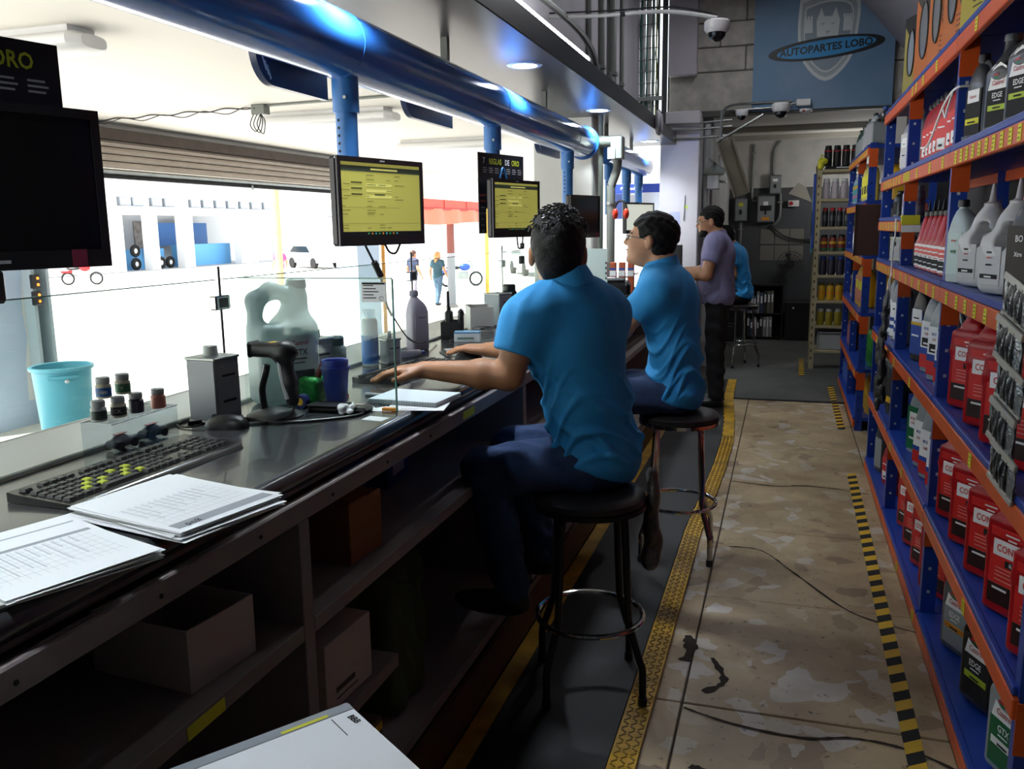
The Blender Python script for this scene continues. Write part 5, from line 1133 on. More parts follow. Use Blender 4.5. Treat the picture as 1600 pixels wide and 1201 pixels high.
# pale oil jugs
PJ = translucent('pale_aqua_jug', '#c6d6d6', .45)
def k_palejug():
    r = root_('oil_jug', 'oil jug'); s = SDF((-.08, -.12, -.01), (.08, .12, .36), .005)
    s.rbox((0, 0, .115), (.058, .09, .115), .026).chain([(0, -.03, .2), (0, -.045, .29)], [.052, .032], .04).cap((0, -.05, .27), (0, -.05, .32), .027, .025, .01)
    s.chain([(0, -.04, .30), (0, .03, .315), (0, .075, .29), (0, .08, .18)], [.02, .020, .021, .022], .025).cap((-.1, .035, .255), (.1, .035, .225), .020, .018, .012, True); s.mesh('body', PJ, r)
    cap_part(r, .028, .318, .026, mat('grey_green_cap', '#77898a', .5), (0, -.05)); lm = mat('pale_jug_label', '#c7d0d2', .5)
    obj('label', MB().poly([(-.0625, .045, .05), (-.0625, -.075, .05), (-.0625, -.075, .17), (-.0625, -.055, .195), (-.0625, .01, .195), (-.0625, .05, .15)]), lm, r, 0)
    lines(r, [('Castrol', .166, .019, mat('pale_red_ink', '#b0565a', .6), -.02), ('GTX', .138, .024, GBX, -.02), (8, .126, .008, GBX, -.02), (8, .115, .007, GBX, -.015)], .0625, .002)
    obj('dark_print', MB().box(-.064, -.0620, -.06, .0, .07, .095), DGREY, r, 0); return r
put('pj', k_palejug, (-1.335, 2.10, ZC), R(148), 'pale aqua oil jug with grey cap and GTX label behind the scanner')
put('tin2', k_tin(mat('grey_tin', '#77787e', .4, .3), GREYL, .045, .03, .165, .017, ((6, .7, .012, INK),)), (-1.31, 2.235, ZC), R(165), 'silver can with white cap between the oil jug and the blue cup')
put('dkc', k_spray(mat('grey_clear_bottle', '#7f8a8c', .3), mat('dark_teal_cap', '#3f5356', .5), ((.3, .7, SILV),), (), .03, .165, 'round_bottle', 'bottle'), (-1.275, 2.29, ZC), 0, 'round bottle with dark teal cap behind the blue cup')
t = thing('travel_cup', 'blue plastic travel cup with lid', 'cup', (-1.175, 2.10, ZC)); CB = mat('cobalt_blue_plastic', '#20328f', .35)
obj('body', MB().lathe([(.027, 0), (.028, .002), (.0375, .098), (.0375, .102)], 32), CB, t); obj('lid', MB().lathe([(.041, .10), (.041, .106), (.036, .108), (.0375, .122), (.0355, .126), (.030, .124), (.028, .116), (.0001, .116)], 32), CB, t); obj('lid_tab', MB().box(-.01, .01, .03, .046, .1005, .1045, 0, .002), CB, t)
t = thing('tool_pouch', 'bright green plastic bag with tools standing in it', 'bag', (-1.25, 2.10, ZC)); s = SDF((-.07, -.06, -.01), (.07, .06, .11), .004); random.seed(4)
s.rbox((0, 0, .035), (.033, .034, .038), .014)
for k in range(7): a = k*.9; s.ell((.024*math.cos(a), .022*math.sin(a), .06+.006*(k % 2)), (.014, .012, .014), None, .01)
s.mesh('bag_body', mat('bright_green_film', '#17a03f', .4, bump=.6, bscale=60), t)
for i, (x, tilt) in enumerate(((-.016, -.02), (.018, .022))):
    p = thing('pliers', 'dark red handle of a tool in the green bag, %s one' % ('left', 'right')[i], 'tool', (-1.25+x, 2.10, ZC+.068)); obj('grip', MB().tube(spline([(0, 0, 0), (tilt*.5, 0, .025), (tilt, 0, .05)], 5), [.006, .007, .008, .009, .009, .009, .009, .009, .009, .008, .006], 10), mat('dark_red_grip', '#7c1420', .4), p); obj('collar', MB().lathe([(.005, -.01), (.006, .004)], 10), STEEL, p)
t = thing('phone_case', 'long black case lying on the counter in front of the blue cup', 'case', (-1.12, 2.02, ZC), R(4)); obj('body', MB().box(-.085, .085, -.03, .03, 0, .016, 0, .007), BLACK, t); obj('flap', MB().box(-.086, .02, -.031, .031, .0165, .019, 0, .001), BLACK, t); obj('label', MB().box(.03, .065, .01, .022, .0162, .0175), WCARD, t, 0)
t = thing('tape_roll', 'small blue and yellow roll at the foot of the scanner', 'roll', (-1.245, 2.035, ZC+.018)); obj('ring', MB().lathe([(.011, -.012), (.019, -.012), (.019, .012), (.011, .012), (.011, -.012)], 24).xform(Matrix.Rotation(R(90), 4, 'X')), mat('navy_roll', '#1d2c66', .4), t); obj('core', MB().lathe([(.010, -.0122), (.010, .0122)], 20).xform(Matrix.Rotation(R(90), 4, 'X')), YEL, t)
s = SDF((-.04, -.04, -.01), (.04, .04, .05), .003); random.seed(11)
for k in range(14): s.ell((random.uniform(-.013, .013), random.uniform(-.013, .013), random.uniform(.008, .022)), (random.uniform(.006, .014), random.uniform(.004, .012), random.uniform(.005, .01)), None, .002)
t = thing('crumpled_paper', 'small crumpled ball of white paper by the black case', 'paper', (-1.085, 1.985, ZC)); s.mesh('ball', PAPER, t, 0); obj('corner', MB().poly([(.01, 0, .018), (.022, .006, .03), (.014, .012, .032)]), PAPER, t, 0)
t = thing('spiral_notebook', 'open spiral notebook with white pages by the glass divider', 'notebook', (-.985, 2.20, ZC), R(-4)); obj('pages', MB().box(-.105, .105, -.075, .085, .003, .014, 0, .001), mat('bluish_page', '#cfd9de', .7), t, 0); obj('cover', MB().box(-.108, .108, -.077, .087, 0, .003), GREYL, t, 0)
mb = MB()
for k in range(26): mb.tube([(-.1+.008*k, -.077+.005*math.cos(a), .007+.007*math.sin(a)) for a in [i*math.pi/4 for i in range(8)]], .0009, 4, closed=True)
stuff(obj('spiral', mb, STEEL, t, 0))
t = thing('loose_paper', 'loose printed sheet under the spiral notebook', 'paper', (-.94, 2.17, ZC+.0003), R(12)); obj('sheet', MB().box(-.09, .07, -.10, .06, 0, .0006), PAPER, t, 0); obj('print', MB().box(-.05, .0, -.088, -.086, .0007, .0009).box(-.05, .02, -.08, -.078, .0007, .0009), GINK, t, 0)
t = thing('loose_paper', 'small white paper slip on the counter edge below the divider', 'paper', (-.985, 1.955, ZC+.0003), R(-6)); obj('sheet', MB().box(-.03, .03, -.022, .022, 0, .0006), PAPER, t, 0)
t = thing('loose_paper', 'torn pale paper scrap beside the notebook', 'paper', (-1.035, 2.055, ZC+.0003), R(10)); obj('sheet', MB().prism([(-.04, -.02), (.05, -.02), (.045, .02), (.02, .045), (-.005, .02), (-.02, .045), (-.035, .01)], 'z', 0, .001), PAPER, t, 0)
t = thing('marker_pen', 'grey marker pen lying behind the blue cup', 'pen', (-1.10, 2.22, ZC+.006), R(-8)); obj('barrel', MB().cyl((-.05, 0, 0), (.04, 0, 0), .006, n=12), GREYL, t); obj('cap', MB().cyl((.04, 0, 0), (.07, 0, 0), .0065, n=12), mat('grey_green_cap', '#77898a', .5), t)
t = thing('marker_pen', 'red pen lying by the blue cup', 'pen', (-1.26, 2.19, ZC+.005), R(5)); obj('barrel', MB().cyl((-.05, 0, 0), (.05, 0, 0), .005, n=12), RED, t); obj('cap', MB().cyl((.05, 0, 0), (.07, 0, 0), .0055, n=12), RED, t)
put('sp1', k_spray(mat('pale_blue_can', '#b9c4ca', .35), glassmat('clear_cap', '#e6ecee', .12), ((.05, .55, mat('deep_sky_label', '#2f6fc0', .5)), (.45, .56, mat('sky_label', '#5aa9dd', .5)))), (-1.395, 2.75, ZC), R(160), 'white and blue spray can with clear cap behind the second keyboard')
put('cs', k_tin(mat('grey_card_box', '#8c9094', .6), GREYL, .03, .025, .09, .008, ((7, .6, .01, INK),), 'small_carton', 'box'), (-1.35, 2.82, ZC), R(150), 'small grey carton beside the blue spray can')
put('gb2', k_slim(mat('lilac_grey_bottle', '#8f8a96', .4), mat('lilac_grey_cap', '#6f6b77', .45), [('label', .1, .62, .75, mat('lilac_label', '#a19ba8', .6), 0)], [(8, .55, .007, GBX)], .03, .042, .235, False), (-1.395, 3.17, ZC), R(150), 'lilac grey one-litre bottle behind the near man\'s mouse hand')
t = thing('glue_tube', 'white and blue tube lying by the lilac grey bottle', 'tube', (-1.34, 2.98, ZC+.012), R(60)); obj('tube_body', MB().loft([(-.05, .02, .003, 0, 0, 3), (0, .015, .012, 0, 0, 2.2), (.04, .012, .012, 0, 0, 2), (.045, .006, .006, 0, 0, 2)], 16, M3=Matrix.Rotation(R(90), 3, 'Y')), PAPER, t); obj('cap', MB().cyl((.045, 0, 0), (.06, 0, 0), .007, n=12), BLUL, t)
t = thing('desk_organiser', 'black mesh desk organiser with a walkie-talkie', 'organiser', (-1.40, 3.56, ZC), R(12))
for a in ((-.04, .04, -.06, -.056), (-.04, .04, .056, .06), (-.04, -.036, -.056, .056), (.036, .04, -.056, .056)): obj('side', MB().box(a[0], a[1], a[2], a[3], 0, .075), BLACK, t, 0)
obj('floor_plate', MB().box(-.036, .036, -.056, .056, 0, .004), BLACK, t, 0)
mb = MB()
for k in range(8): mb.box(.0405, .0425, -.05+.0135*k, -.044+.0135*k, .012, .065)
stuff(obj('mesh_slot', mb, DGREY, t, 0))
t = thing('walkie_talkie', 'black walkie-talkie with thick antenna in the organiser', 'radio', (-1.405, 3.54, ZC+.008), R(12)); obj('body', MB().box(-.016, .016, -.026, .026, 0, .115, 0, .008), mat('dark_green_black', '#1d2320', .5), t); obj('antenna', MB().cyl((0, -.012, .114), (0, -.016, .20), .007, .006, 12), BLACK, t); obj('knob', MB().lathe([(.006, .115), (.006, .128)], 12, (0, .014, 0)), BLACK, t); obj('lamp', MB().sphere((.0165, .0, .03), .004, 10), mat('white_led', '#ffffff', .4, emit=3), t)
t = thing('telephone_handset', 'dark handset leaning in the black organiser', 'phone', (-1.37, 3.595, ZC+.006), R(12)); obj('body', MB().box(-.012, .012, -.022, .022, 0, .12, 0, .01), DGREY, t); obj('earpiece', MB().box(.011, .014, -.012, .012, .09, .105, 0, .002), BLACK, t)
def open_carton(nm, lab, loc, rz, x, y, h, m_, txt=None, tm=INK):
    t = thing(nm, lab, 'box', loc, rz); th = .004
    for a in ((-x, -x+th, -y, y), (x-th, x, -y, y), (-x+th, x-th, -y, -y+th), (-x+th, x-th, y-th, y)): obj('side', MB().box(a[0], a[1], a[2], a[3], 0, h), m_, t, 0)
    obj('bottom', MB().box(-x+th, x-th, -y+th, y-th, 0, th), m_, t, 0); return t
open_carton('open_carton', 'open white carton standing on the counter behind the near man\'s hand', (-1.38, 3.87, ZC), R(28), .055, .085, .115, mat('white_carton', '#c3c2be', .7))
t = thing('small_carton', 'small blue and white carton lying on the counter by the cables', 'box', (-1.29, 3.46, ZC), R(15)); obj('body', MB().box(-.055, .055, -.03, .03, 0, .042, 0, .001), PAPER, t, 0); obj('blue_top', MB().box(-.0552, .0552, -.0302, .0302, .036, .0425), mat('pale_blue_print', '#6f9fc4', .6), t, 0); obj('green_print', MB().box(-.04, .03, -.0312, -.0302, .012, .02), mat('pale_green_print', '#7fa890', .6), t, 0)
t = thing('loose_paper', 'white paper sheet on the counter near the mouse cable', 'paper', (-1.19, 3.2, ZC+.0003), R(30)); obj('sheet', MB().box(-.09, .09, -.07, .07, 0, .0006), PAPER, t, 0)
put('tin3', k_tin(mat('pale_grey_tin', '#9aa3a8', .5), glassmat('clear_cap', '#e6ecee', .12), .05, .05, .155, .018, ((6, .7, .013, INK),)), (-1.37, 4.12, ZC), R(160), 'pale grey square can behind the open carton')
put('bb', k_spray(mat('teal_black_glass', '#1d2d2f', .12), BLACK, ((.2, .5, mat('dark_label', '#26302f', .5)),), (), .04, .19, 'round_bottle', 'bottle'), (-1.36, 4.28, ZC), 0, 'dark round bottle by the farther glass divider')
put('jar', k_tin(mat('smoky_jar', '#6b6f6f', .3), DGREY, .035, .035, .09, .02, (), 'square_jar', 'jar'), (-1.29, 4.16, ZC), R(150), 'smoky square jar in front of the dark round bottle')
t = thing('cable', 'tangle of thin dark cables on the counter by the white carton', 'cable'); rr = random.Random(2)
for k in range(3): obj('lead', MB().tube(spline([(-1.36+rr.uniform(-.03, .03), 3.42+.1*i, ZC+.005+(.03 if i % 2 else 0)*rr.random()) if i < 4 else (-1.28+rr.uniform(-.05, .05), 3.42+.1*i, ZC+.005+.02*rr.random()) for i in range(8)], 6), .0025, 6), BLACK, t)
t = thing('stapler', 'black stapler on the counter past the near man\'s forearm', 'stapler', (-1.08, 3.42, ZC), R(60)); obj('base', MB().box(-.07, .07, -.015, .015, 0, .012, 0, .003), BLACK, t); obj('arm', MB().prism([(-.07, .018), (.06, .025), (.07, .035), (.05, .045), (-.06, .034)], 'y', -.014, .014), BLACK, t)

# ------------------------------------------------------------------ things on the cabinet shelves
open_carton('open_carton', 'open white carton on the near cabinet shelf', (-1.06, 1.245, .711), R(-6), .115, .085, .115, WCARD)
t = thing('cardboard_box', 'brown cardboard box on the middle cabinet shelf', 'box', (-1.065, 1.83, .711), R(-4)); obj('body', MB().box(-.11, .11, -.075, .075, 0, .15, 0, .002), CARD, t, 0); obj('flap', MB().box(-.11, .11, -.076, 0, .1505, .1535), CARD, t, 0)
for i, (y, x) in enumerate(((2.15, -1.27), (2.42, -1.25))):
    t = thing('parts_box', 'dark blue carton with pale label on the cabinet shelf, %s' % ('nearer', 'farther')[i], 'box', (x, y, .711), R(5), 'blue cartons in the cabinet'); obj('body', MB().box(-.10, .10, -.10, .10, 0, .15, 0, .002), mat('dark_blue_carton', '#1b2a6b', .7), t, 0); obj('label', MB().box(.1, .1012, -.05, .05, .03, .11), WCARD, t, 0)
t = thing('parcel', 'white printed carton standing on the half shelf', 'box', (-.985, 1.655, .436), R(-3)); obj('body', MB().box(-.06, .06, -.10, .10, 0, .165, 0, .002), WCARD, t, 0)
mb = MB().box(.06, .0612, -.06, .02, .036, .048); obj('print_line', mb, GBX, t, 0); obj('print_line', MB().box(.06, .0612, -.06, .03, .02, .023), GBX, t, 0)
for i, (y, x, sc_) in enumerate(((2.06, -1.08, 1.0), (2.30, -1.17, 1.15))):
    s = SDF((-.2, -.2, -.01), (.2, .2, .46), .009); rr = random.Random(i+3)
    s.rbox((0, 0, .16), (.11, .10, .16), .025, None, .02, taper=-.12).ell((.02, 0, .32), (.05, .05, .07), None, .05)
    for k in range(10): s.ell((rr.uniform(-.09, .09), rr.uniform(-.08, .08), rr.uniform(.05, .32)), (.035, .03, .06), None, .03)
    t = thing('sack', ('dark olive green sack with tied neck on the low cabinet shelf', 'second dark green sack behind the first one')[i], 'sack', (x, y, .187)); s.mesh('sack_body', mat('olive_green_cloth', '#3d4a24', .85, bump=.3), t, 1, lambda v: .006*np.sin(40*v[:, 0]+25*v[:, 2]+3*np.sin(30*v[:, 1]))); obj('neck_tie', MB().tube(spline([(.03, -.03, .37), (.05, -.05, .41), (.03, -.06, .43), (.01, -.03, .40)], 4), .008, 6), mat('pale_olive_tie', '#6f7a3f', .8), t)
t = thing('parts_box', 'small brown carton with yellow band low in the cabinet', 'box', (-1.0, 1.72, .186)); obj('body', MB().box(-.08, .08, -.07, .07, 0, .12, 0, .002), mat('dark_brown_carton', '#54412f', .8), t, 0); obj('yellow_band', MB().box(.0801, .0815, -.07, .07, .085, .105), YEL, t, 0); obj('label', MB().box(.0801, .0815, -.05, .05, .02, .07), WCARD, t, 0)
# ================================================================== STOOLS AND PEOPLE
def stool(loc, rz, lab, seatm, legm, ringm):
    t = thing('bar_stool', lab, 'stool', loc, rz); zt = .665
    obj('seat', MB().lathe([(.0001, zt-.045), (.165, zt-.045), (.178, zt-.03), (.178, zt-.012), (.165, zt), (.12, zt+.008), (.0001, zt+.01)], 32), seatm, t); obj('seat_rim', MB().lathe([(.168, zt-.055), (.18, zt-.05), (.18, zt-.035), (.17, zt-.032)], 32), legm, t)
    for k in range(4):
        a = math.pi/4+k*math.pi/2; c, s_ = math.cos(a), math.sin(a)
        P = [(r*c, r*s_, z) for r, z in ((.12, zt-.05), (.135, zt-.07), (.14, zt-.12), (.155, .30), (.162, .25), (.20, .15), (.212, .12), (.214, .02))]
        l = obj('leg', MB().tube(spline(P, 4), .012, 10), legm, t); obj('rubber_foot', MB().cyl((.214*c, .214*s_, 0), (.214*c, .214*s_, .03), .015, n=10), BLACK, l)
    obj('foot_ring', MB().tube([(.172*math.cos(i*math.pi/24), .172*math.sin(i*math.pi/24), .245) for i in range(48)], .009, 8, closed=True), ringm, t)
    return t
VINYL = mat('black_vinyl', '#1d1b1d', .4); DLEG = mat('black_enamel_leg', '#121214', .35, .3)
stool((-.565, 2.60, .012), R(18), 'black bar stool with chrome foot ring under the near seated man', VINYL, DLEG, CHROME)
stool((-.43, 3.86, .012), R(4), 'chrome legged bar stool under the second seated man', VINYL, CHROME, CHROME)
stool((-.44, 9.55, .003), R(30), 'far chrome bar stool behind the standing man', VINYL, CHROME, CHROME)
t = thing('plastic_sleeve', 'crumpled translucent plastic film hanging from the near stool seat', 'plastic')
s = SDF((-.46, 2.5, .38), (-.30, 2.8, .76), .007)
for k in range(6): s.ell((-.375+.006*math.sin(2*k), 2.66+.01*math.cos(3*k), .70-.05*k), (.018+.003*k, .035, .045), None, .02)
s.mesh('film', mat('smoky_plastic_film', '#4c4945', .25, bump=.7, bscale=50), t); obj('knot', MB().tube(spline([(-.385, 2.655, .70), (-.39, 2.65, .73), (-.38, 2.66, .745)], 4), .008, 6), GREYL, t)

def nrm(v): v = np.array(v, float); return v/np.linalg.norm(v)
def frame(f, up=(0, 0, 1)):
    f = nrm(f); l = nrm(np.cross(up, f)); u = np.cross(f, l); return f, l, u, np.stack([f, l, u], 1)
def person(lab, p, group=None):
    A = lambda k: np.array(p[k], float)
    h = p.get('h', .006); w_ = p.get('w', 1.0); sk = p.get('skin', SKIN); FA = p.get('fat', 0.)
    t = thing('person', lab, 'person', (0, 0, 0), 0, group)
    allp = [A('pelvis'), A('head')+np.array((0, 0, .2)), A('head')+np.array((0, 0, -.1))]+[np.array(x, float) for k in ('sh', 'el', 'wr', 'kn', 'an') for x in p[k]]
    lo = np.min(allp, 0)-.26; hi = np.max(allp, 0)+.26; lo[2] = min(lo[2]+.14, .0); hi[2] = A('head')[2]+.19
    S = SDF(lo, hi, h)
    fl, ll, ul, ML = frame(p['fl']); fu, lu, uu, MU = frame(p['fu'], nrm(A('neck')-A('chest')))
    def trunk(s, g, k=.05):
        s.ell(A('pelvis'), (.115+g+FA*.3, .165*w_+g, .125+g), ML, k); s.ell(A('waist')+fl*FA*.35, (.100+g+FA, .145*w_+g+FA*.5, .15+g), (ML+MU)/2, k)
        s.ell(A('chest'), (.112+g+FA*.4, .165*w_+g, .17+g), MU, k)
        top = A('neck')-uu*.035
        for sh in p['sh']: s.cap(A('neck')-uu*.062, A('neck')*.45+np.array(sh)*.55-uu*.03, .045+g, .047+g, k)
        for sh in p['sh']: s.cap(top*.75+np.array(sh)*.25-uu*.015, np.array(sh)-uu*.012, .058+g, .057+g, k)
        return s
    def seat(s):
        if 'seat' in p: s.rbox((p['seat'][0], p['seat'][1], .687-.12), (.20, .20, .12), .03, None, .01, True)
    hf, hl, hu, MH = frame(p['hf'], p.get('hup', (0, 0, 1))); hc = A('head')
    def HP(a, b, c): return hc+hf*a+hl*b+hu*c
    trunk(S, -.004)
    S.chain([A('neck')-uu*.06, A('neck')+uu*.01, HP(-.03, 0, -.05)], [.065, .056*p.get('nk', 1), .055*p.get('nk', 1)], .03)
    # head
    S.ell(HP(-.014, 0, .028), (.098, .076, .086), MH, .02).ell(HP(.03, 0, -.03), (.062, .06, .082), MH, .03).ell(HP(.032, 0, -.072), (.048, .048, .036), MH, .03).ell(HP(.074, 0, -.096), (.017, .021, .014), MH, .02)
    S.cap(HP(.086, 0, .012), HP(.106, 0, -.022), .007, .0115, .012)
    for q in (-1, 1): S.ell(HP(.097, .011*q, -.027), (.010, .008, .008), MH, .008).ell(HP(.062, .034*q, -.022), (.026, .022, .024), MH, .02)
    S.cap(HP(.080, -.03, .022), HP(.080, .03, .022), .011, .011, .015)
    for q in (-1, 1): S.ell(HP(.093, .029*q, .004), (.012, .015, .010), MH, .01, True)
    S.ell(HP(.0855, 0, -.052), (.010, .021, .006), MH, .008).ell(HP(.0845, 0, -.062), (.010, .018, .007), MH, .008).ell(HP(.094, 0, -.0568), (.006, .018, .0015), MH, .003, True)
    for q in (-1, 1): S.ell(HP(-.004, .081*q, -.006), (.017, .012, .033), MH, .008).ell(HP(.003, .093*q, -.006), (.009, .006, .017), MH, .006, True)
    # arms and hands
    for i in (0, 1):
        sh, el, wr = (np.array(p[k][i], float) for k in ('sh', 'el', 'wr'))
        S.chain([sh, sh*.5+el*.5, el], [.052*w_, .047*w_, .041*w_], .03); m_ = el*.7+wr*.3
        S.chain([el, m_, wr], [.041*w_, .043*w_, .027*w_], .025)
        if 'hd' not in p: S.ell(wr+nrm(wr-el)*.07, (.03, .03, .07), None, .03); continue
        d = nrm(p['hd'][i]); n = np.array(p['hn'][i], float); n = nrm(n-d*(n@d)); s_ = np.cross(n, d)*(1 if i == 0 else -1); s_ = -s_ if p.get('flip') else s_
        Mh = np.stack([d, s_, n], 1)
        S.ell(wr+d*.045, (.052, .040, .017), Mh, .02)
        for j, (off, L_) in enumerate(((.033, .072), (.011, .08), (-.012, .075), (-.034, .058))):
            K = wr+d*(.088-.006*abs(j-1))+s_*off*.92+n*.004; S.cap(wr+d*.02+s_*off*.5, K, .015, .0105, .012)
            dd = nrm(d+s_*(.22*off/.033)); b1, b2 = p.get('curl', (.25, .7)); P1 = K+L_*.5*(dd*math.cos(b1)-n*math.sin(b1)); P2 = P1+L_*.5*(dd*math.cos(b2)-n*math.sin(b2))
            S.chain([K, P1, P2], [.0100, .0088, .0072], .003)
        T0 = wr+d*.022+s_*.026-n*.004; T1 = T0+d*.036+s_*.026-n*.008; T2 = T1+d*.03+s_*.006-n*.006; S.chain([T0, T1, T2], [.0145, .0112, .0085], .006)
    # legs
    for i in (0, 1):
        hp, kn, an = (np.array(p[k][i], float) for k in ('hip', 'kn', 'an')); S.chain([hp, kn, an], [.070, .052, .036], .03)
    seat(S); S.mesh('body', sk, t, 1)
    # eyes, brows, lips
    for q in (-1, 1):
        e = MB().sphere(tuple(HP(.0775, .029*q, .004)), .0115, 14); obj('eye', e, mat('eye_white', '#d8d4cc', .3), t); obj('iris', MB().sphere(tuple(HP(.0855, .029*q, .004)), .0048, 10), mat('dark_iris', '#1a100b', .2), t)
        obj('eyebrow', MB().tube([tuple(HP(.0905, .016*q, .021)), tuple(HP(.089, .03*q, .026)), tuple(HP(.078, .045*q, .021))], [.0035, .004, .0025], 6), HAIR, t)
    obj('lips', MB().tube([tuple(HP(.088, -.017, -.054)), tuple(HP(.0955, 0, -.0525)), tuple(HP(.088, .017, -.054))], [.002, .0045, .002], 8), mat('lip_red', '#8f4a42', .5), t)
    # hair
    hs = SDF(hc-.2, hc+.2, max(h*.8, .004)); hv = p.get('hair', .012)
    hs.ell(HP(-.018, 0, .036), (.097+hv*.8, .075+hv*.6, .082+hv), MH, .0).ell(HP(-.052, 0, -.035), (.045+hv*.5, .055+hv*.4, .06), MH, .03)
    if p.get('top'): hs.ell(HP(.02, 0, .092), (.085, .066, .04), MH, .03)
    if p.get('long'): hs.cap(HP(-.09, 0, -.02), HP(-.10, 0, -.26), .07, .045, .05)
    hs.rbox(HP(.135, 0, -.075), (.085, .2, .128), .02, MH, .01, True).rbox(HP(.0, 0, -.17 if not p.get('long') else -.6), (.2, .2, .087), .01, MH, .015, True)
    for q in (-1, 1): hs.ell(HP(.012, .088*q, -.02), (.034, .035, .040), MH, .012, True)
    fr, am = p.get('curlf', (150, .0015))
    hs.mesh('hair', p.get('hairm', HAIR), t, 1, lambda v: am*(np.sin(v[:, 0]*fr+2*np.sin(v[:, 2]*fr*.7))+np.sin(v[:, 1]*fr*1.1+v[:, 2]*fr*.8)))
    if p.get('curls'):
        rr = random.Random(8); mb = MB()
        for k in range(90):
            a = rr.uniform(0, 6.28); b = rr.uniform(.05, 1.25); c0 = HP(-.012+.112*math.sin(b)*math.cos(a), .088*math.sin(b)*math.sin(a), .045+.098*math.cos(b)); o_ = nrm(c0-hc); t1 = nrm(np.cross(o_, (rr.random(), rr.random(), .3))); t2 = np.cross(o_, t1); rad = rr.uniform(.006, .012)
            mb.tube([tuple(c0+o_*(.004*j/3)+rad*(t1*math.cos(j*.8)+t2*math.sin(j*.8))*(1-.04*j)) for j in range(9)], .0022, 5)
        stuff(obj('curls', mb, mat('glossy_black_hair', '#0d0c0c', .3), t))
    if p.get('beard'):
        b = SDF(hc-.16, hc+.16, .005); b.ell(HP(.034, 0, -.068), (.060, .058, .052), MH, .02).ell(HP(.074, 0, -.096), (.021, .025, .018), MH, .02); b.rbox(HP(.03, 0, .035), (.2, .2, .08), .01, MH, .01, True).ell(HP(.095, 0, -.056), (.02, .026, .016), MH, .01, True); b.mesh('beard', HAIR, t)
    if p.get('glasses'):
        for q in (-1, 1):
            c = HP(.100, .031*q, .002); obj('glasses_rim', MB().tube([tuple(c+hl*.022*math.cos(a)+hu*.0155*math.sin(a)) for a in [i*math.pi/10 for i in range(20)]], .0016, 6, closed=True), DGREY, t)
            obj('glasses_temple', MB().tube([tuple(HP(.100, .053*q, .008)), tuple(HP(.06, .072*q, .008)), tuple(HP(-.005, .081*q, .006))], .0017, 6), DGREY, t)
            obj('glasses_lens', MB().poly([tuple(c+hl*.021*math.cos(a)+hu*.0147*math.sin(a)) for a in [i*math.pi/8 for i in range(16)]]), glassmat('clear_lens', '#eef2f2', .06), t, 0)
        obj('glasses_bridge', MB().tube([tuple(HP(.101, -.01, .006)), tuple(HP(.105, 0, .008)), tuple(HP(.101, .01, .006))], .0015, 6), DGREY, t)
    # shirt: sleeves first, cut square at the hem, then trunk
    C = SDF(lo, hi, h); sl = p.get('sleeve', .62)
    for i in (0, 1):
        sh, el = (np.array(p[k][i], float) for k in ('sh', 'el')); d = nrm(el-sh); e = sh+(el-sh)*(sl+.25)
        C.chain([sh-d*.0, sh*.5+el*.5, e], [.060*w_, .064*w_, .066*w_], .03)
        _, _, _, Md = frame(d, (0.3, .9, .1)); C.rbox(sh+(el-sh)*sl+d*.10, (.10, .14, .14), .002, Md, .0, True)
    trunk(C, .016, .055)
    C.half(p['hem'], p['hemn'])
    C.cap(A('neck')+uu*.0, A('neck')+uu*.12, .073, .076, .01, True)
    cw, wst, hem = A('chest'), A('waist'), np.array(p['hem'])
    def folds(v):
        z = v[:, 2]; q = v @ lu; r_ = v @ fu; low = np.clip((cw[2]-.02-z)/.28, 0, 1)*np.clip((z-hem[2]-.015)/.06, 0, 1); a = np.sin(62*z+26*q+7*np.sin(17*r_+9*q)); b = np.sin(48*z-34*q+5*np.sin(23*r_)+1.3)
        return p.get('fold', .012)*low*(np.maximum(a, 0)**2*1.2+np.maximum(b, 0)**3-.5)+.0022*np.sin(70*q+30*z+3*np.sin(40*r_))*np.clip((z-cw[2])/.1, 0, 1)*.6
    C.mesh('shirt', p['shirt'], t, 4, folds)
    nk = A('neck'); Rm = Matrix([list(r_) for r_ in np.stack([lu, -fu, uu], 1)])
    def col(u, v_):
        a = 2*math.pi*u; rr_ = [.062, .064, .068, .080, .091][int(round(v_*4))]; zz = [-.01, .040, .048, .022, -.006][int(round(v_*4))]
        zz += .018*math.cos(a-math.pi/2-math.pi)*(-1); zz *= 1
        return tuple(Vector(nk)+Rm @ Vector((rr_*math.cos(a)*1.05, rr_*math.sin(a), zz-.025)))
    obj('collar', MB().grid(col, 37, 5), p['shirt'], t, 60)
    # trousers and shoes
    T = SDF((lo[0], lo[1], min(x[2] for x in p['an'])-.14), (hi[0], hi[1], A('waist')[2]+.1), max(h, .006))
    T.ell(A('pelvis')-np.array((0, 0, .01)), (.122+FA*.2, .168*w_, .115), ML, .04)
    for i in (0, 1):
        hp, kn, an = (np.array(p[k][i], float) for k in ('hip', 'kn', 'an')); T.chain([hp, hp*.4+kn*.6, kn, kn*.5+an*.5, an], [.092, .080, .070, .064, .058], .03)
    seat(T); T.mesh('trousers', p['trousers'], t, 1, lambda v: .003*np.sin(60*v[:, 2]+30*v[:, 0]+4*np.sin(30*v[:, 1])))
    for i in (0, 1):
        an = np.array(p['an'][i], float); d = nrm(p['toe']); Q = SDF(an-np.array((.25, .25, .12)), an+np.array((.25, .25, .08)), .007); _, _, _, Md = frame(d)
        Q.ell(an+d*.07-np.array((0, 0, .055)), (.13, .046, .04), Md, .02).ell(an-np.array((0, 0, .03)), (.055, .042, .055), Md, .03); Q.half(an-np.array((0, 0, .088)), (0, 0, -1)); Q.mesh('shoe', BLACK, t)
    return t
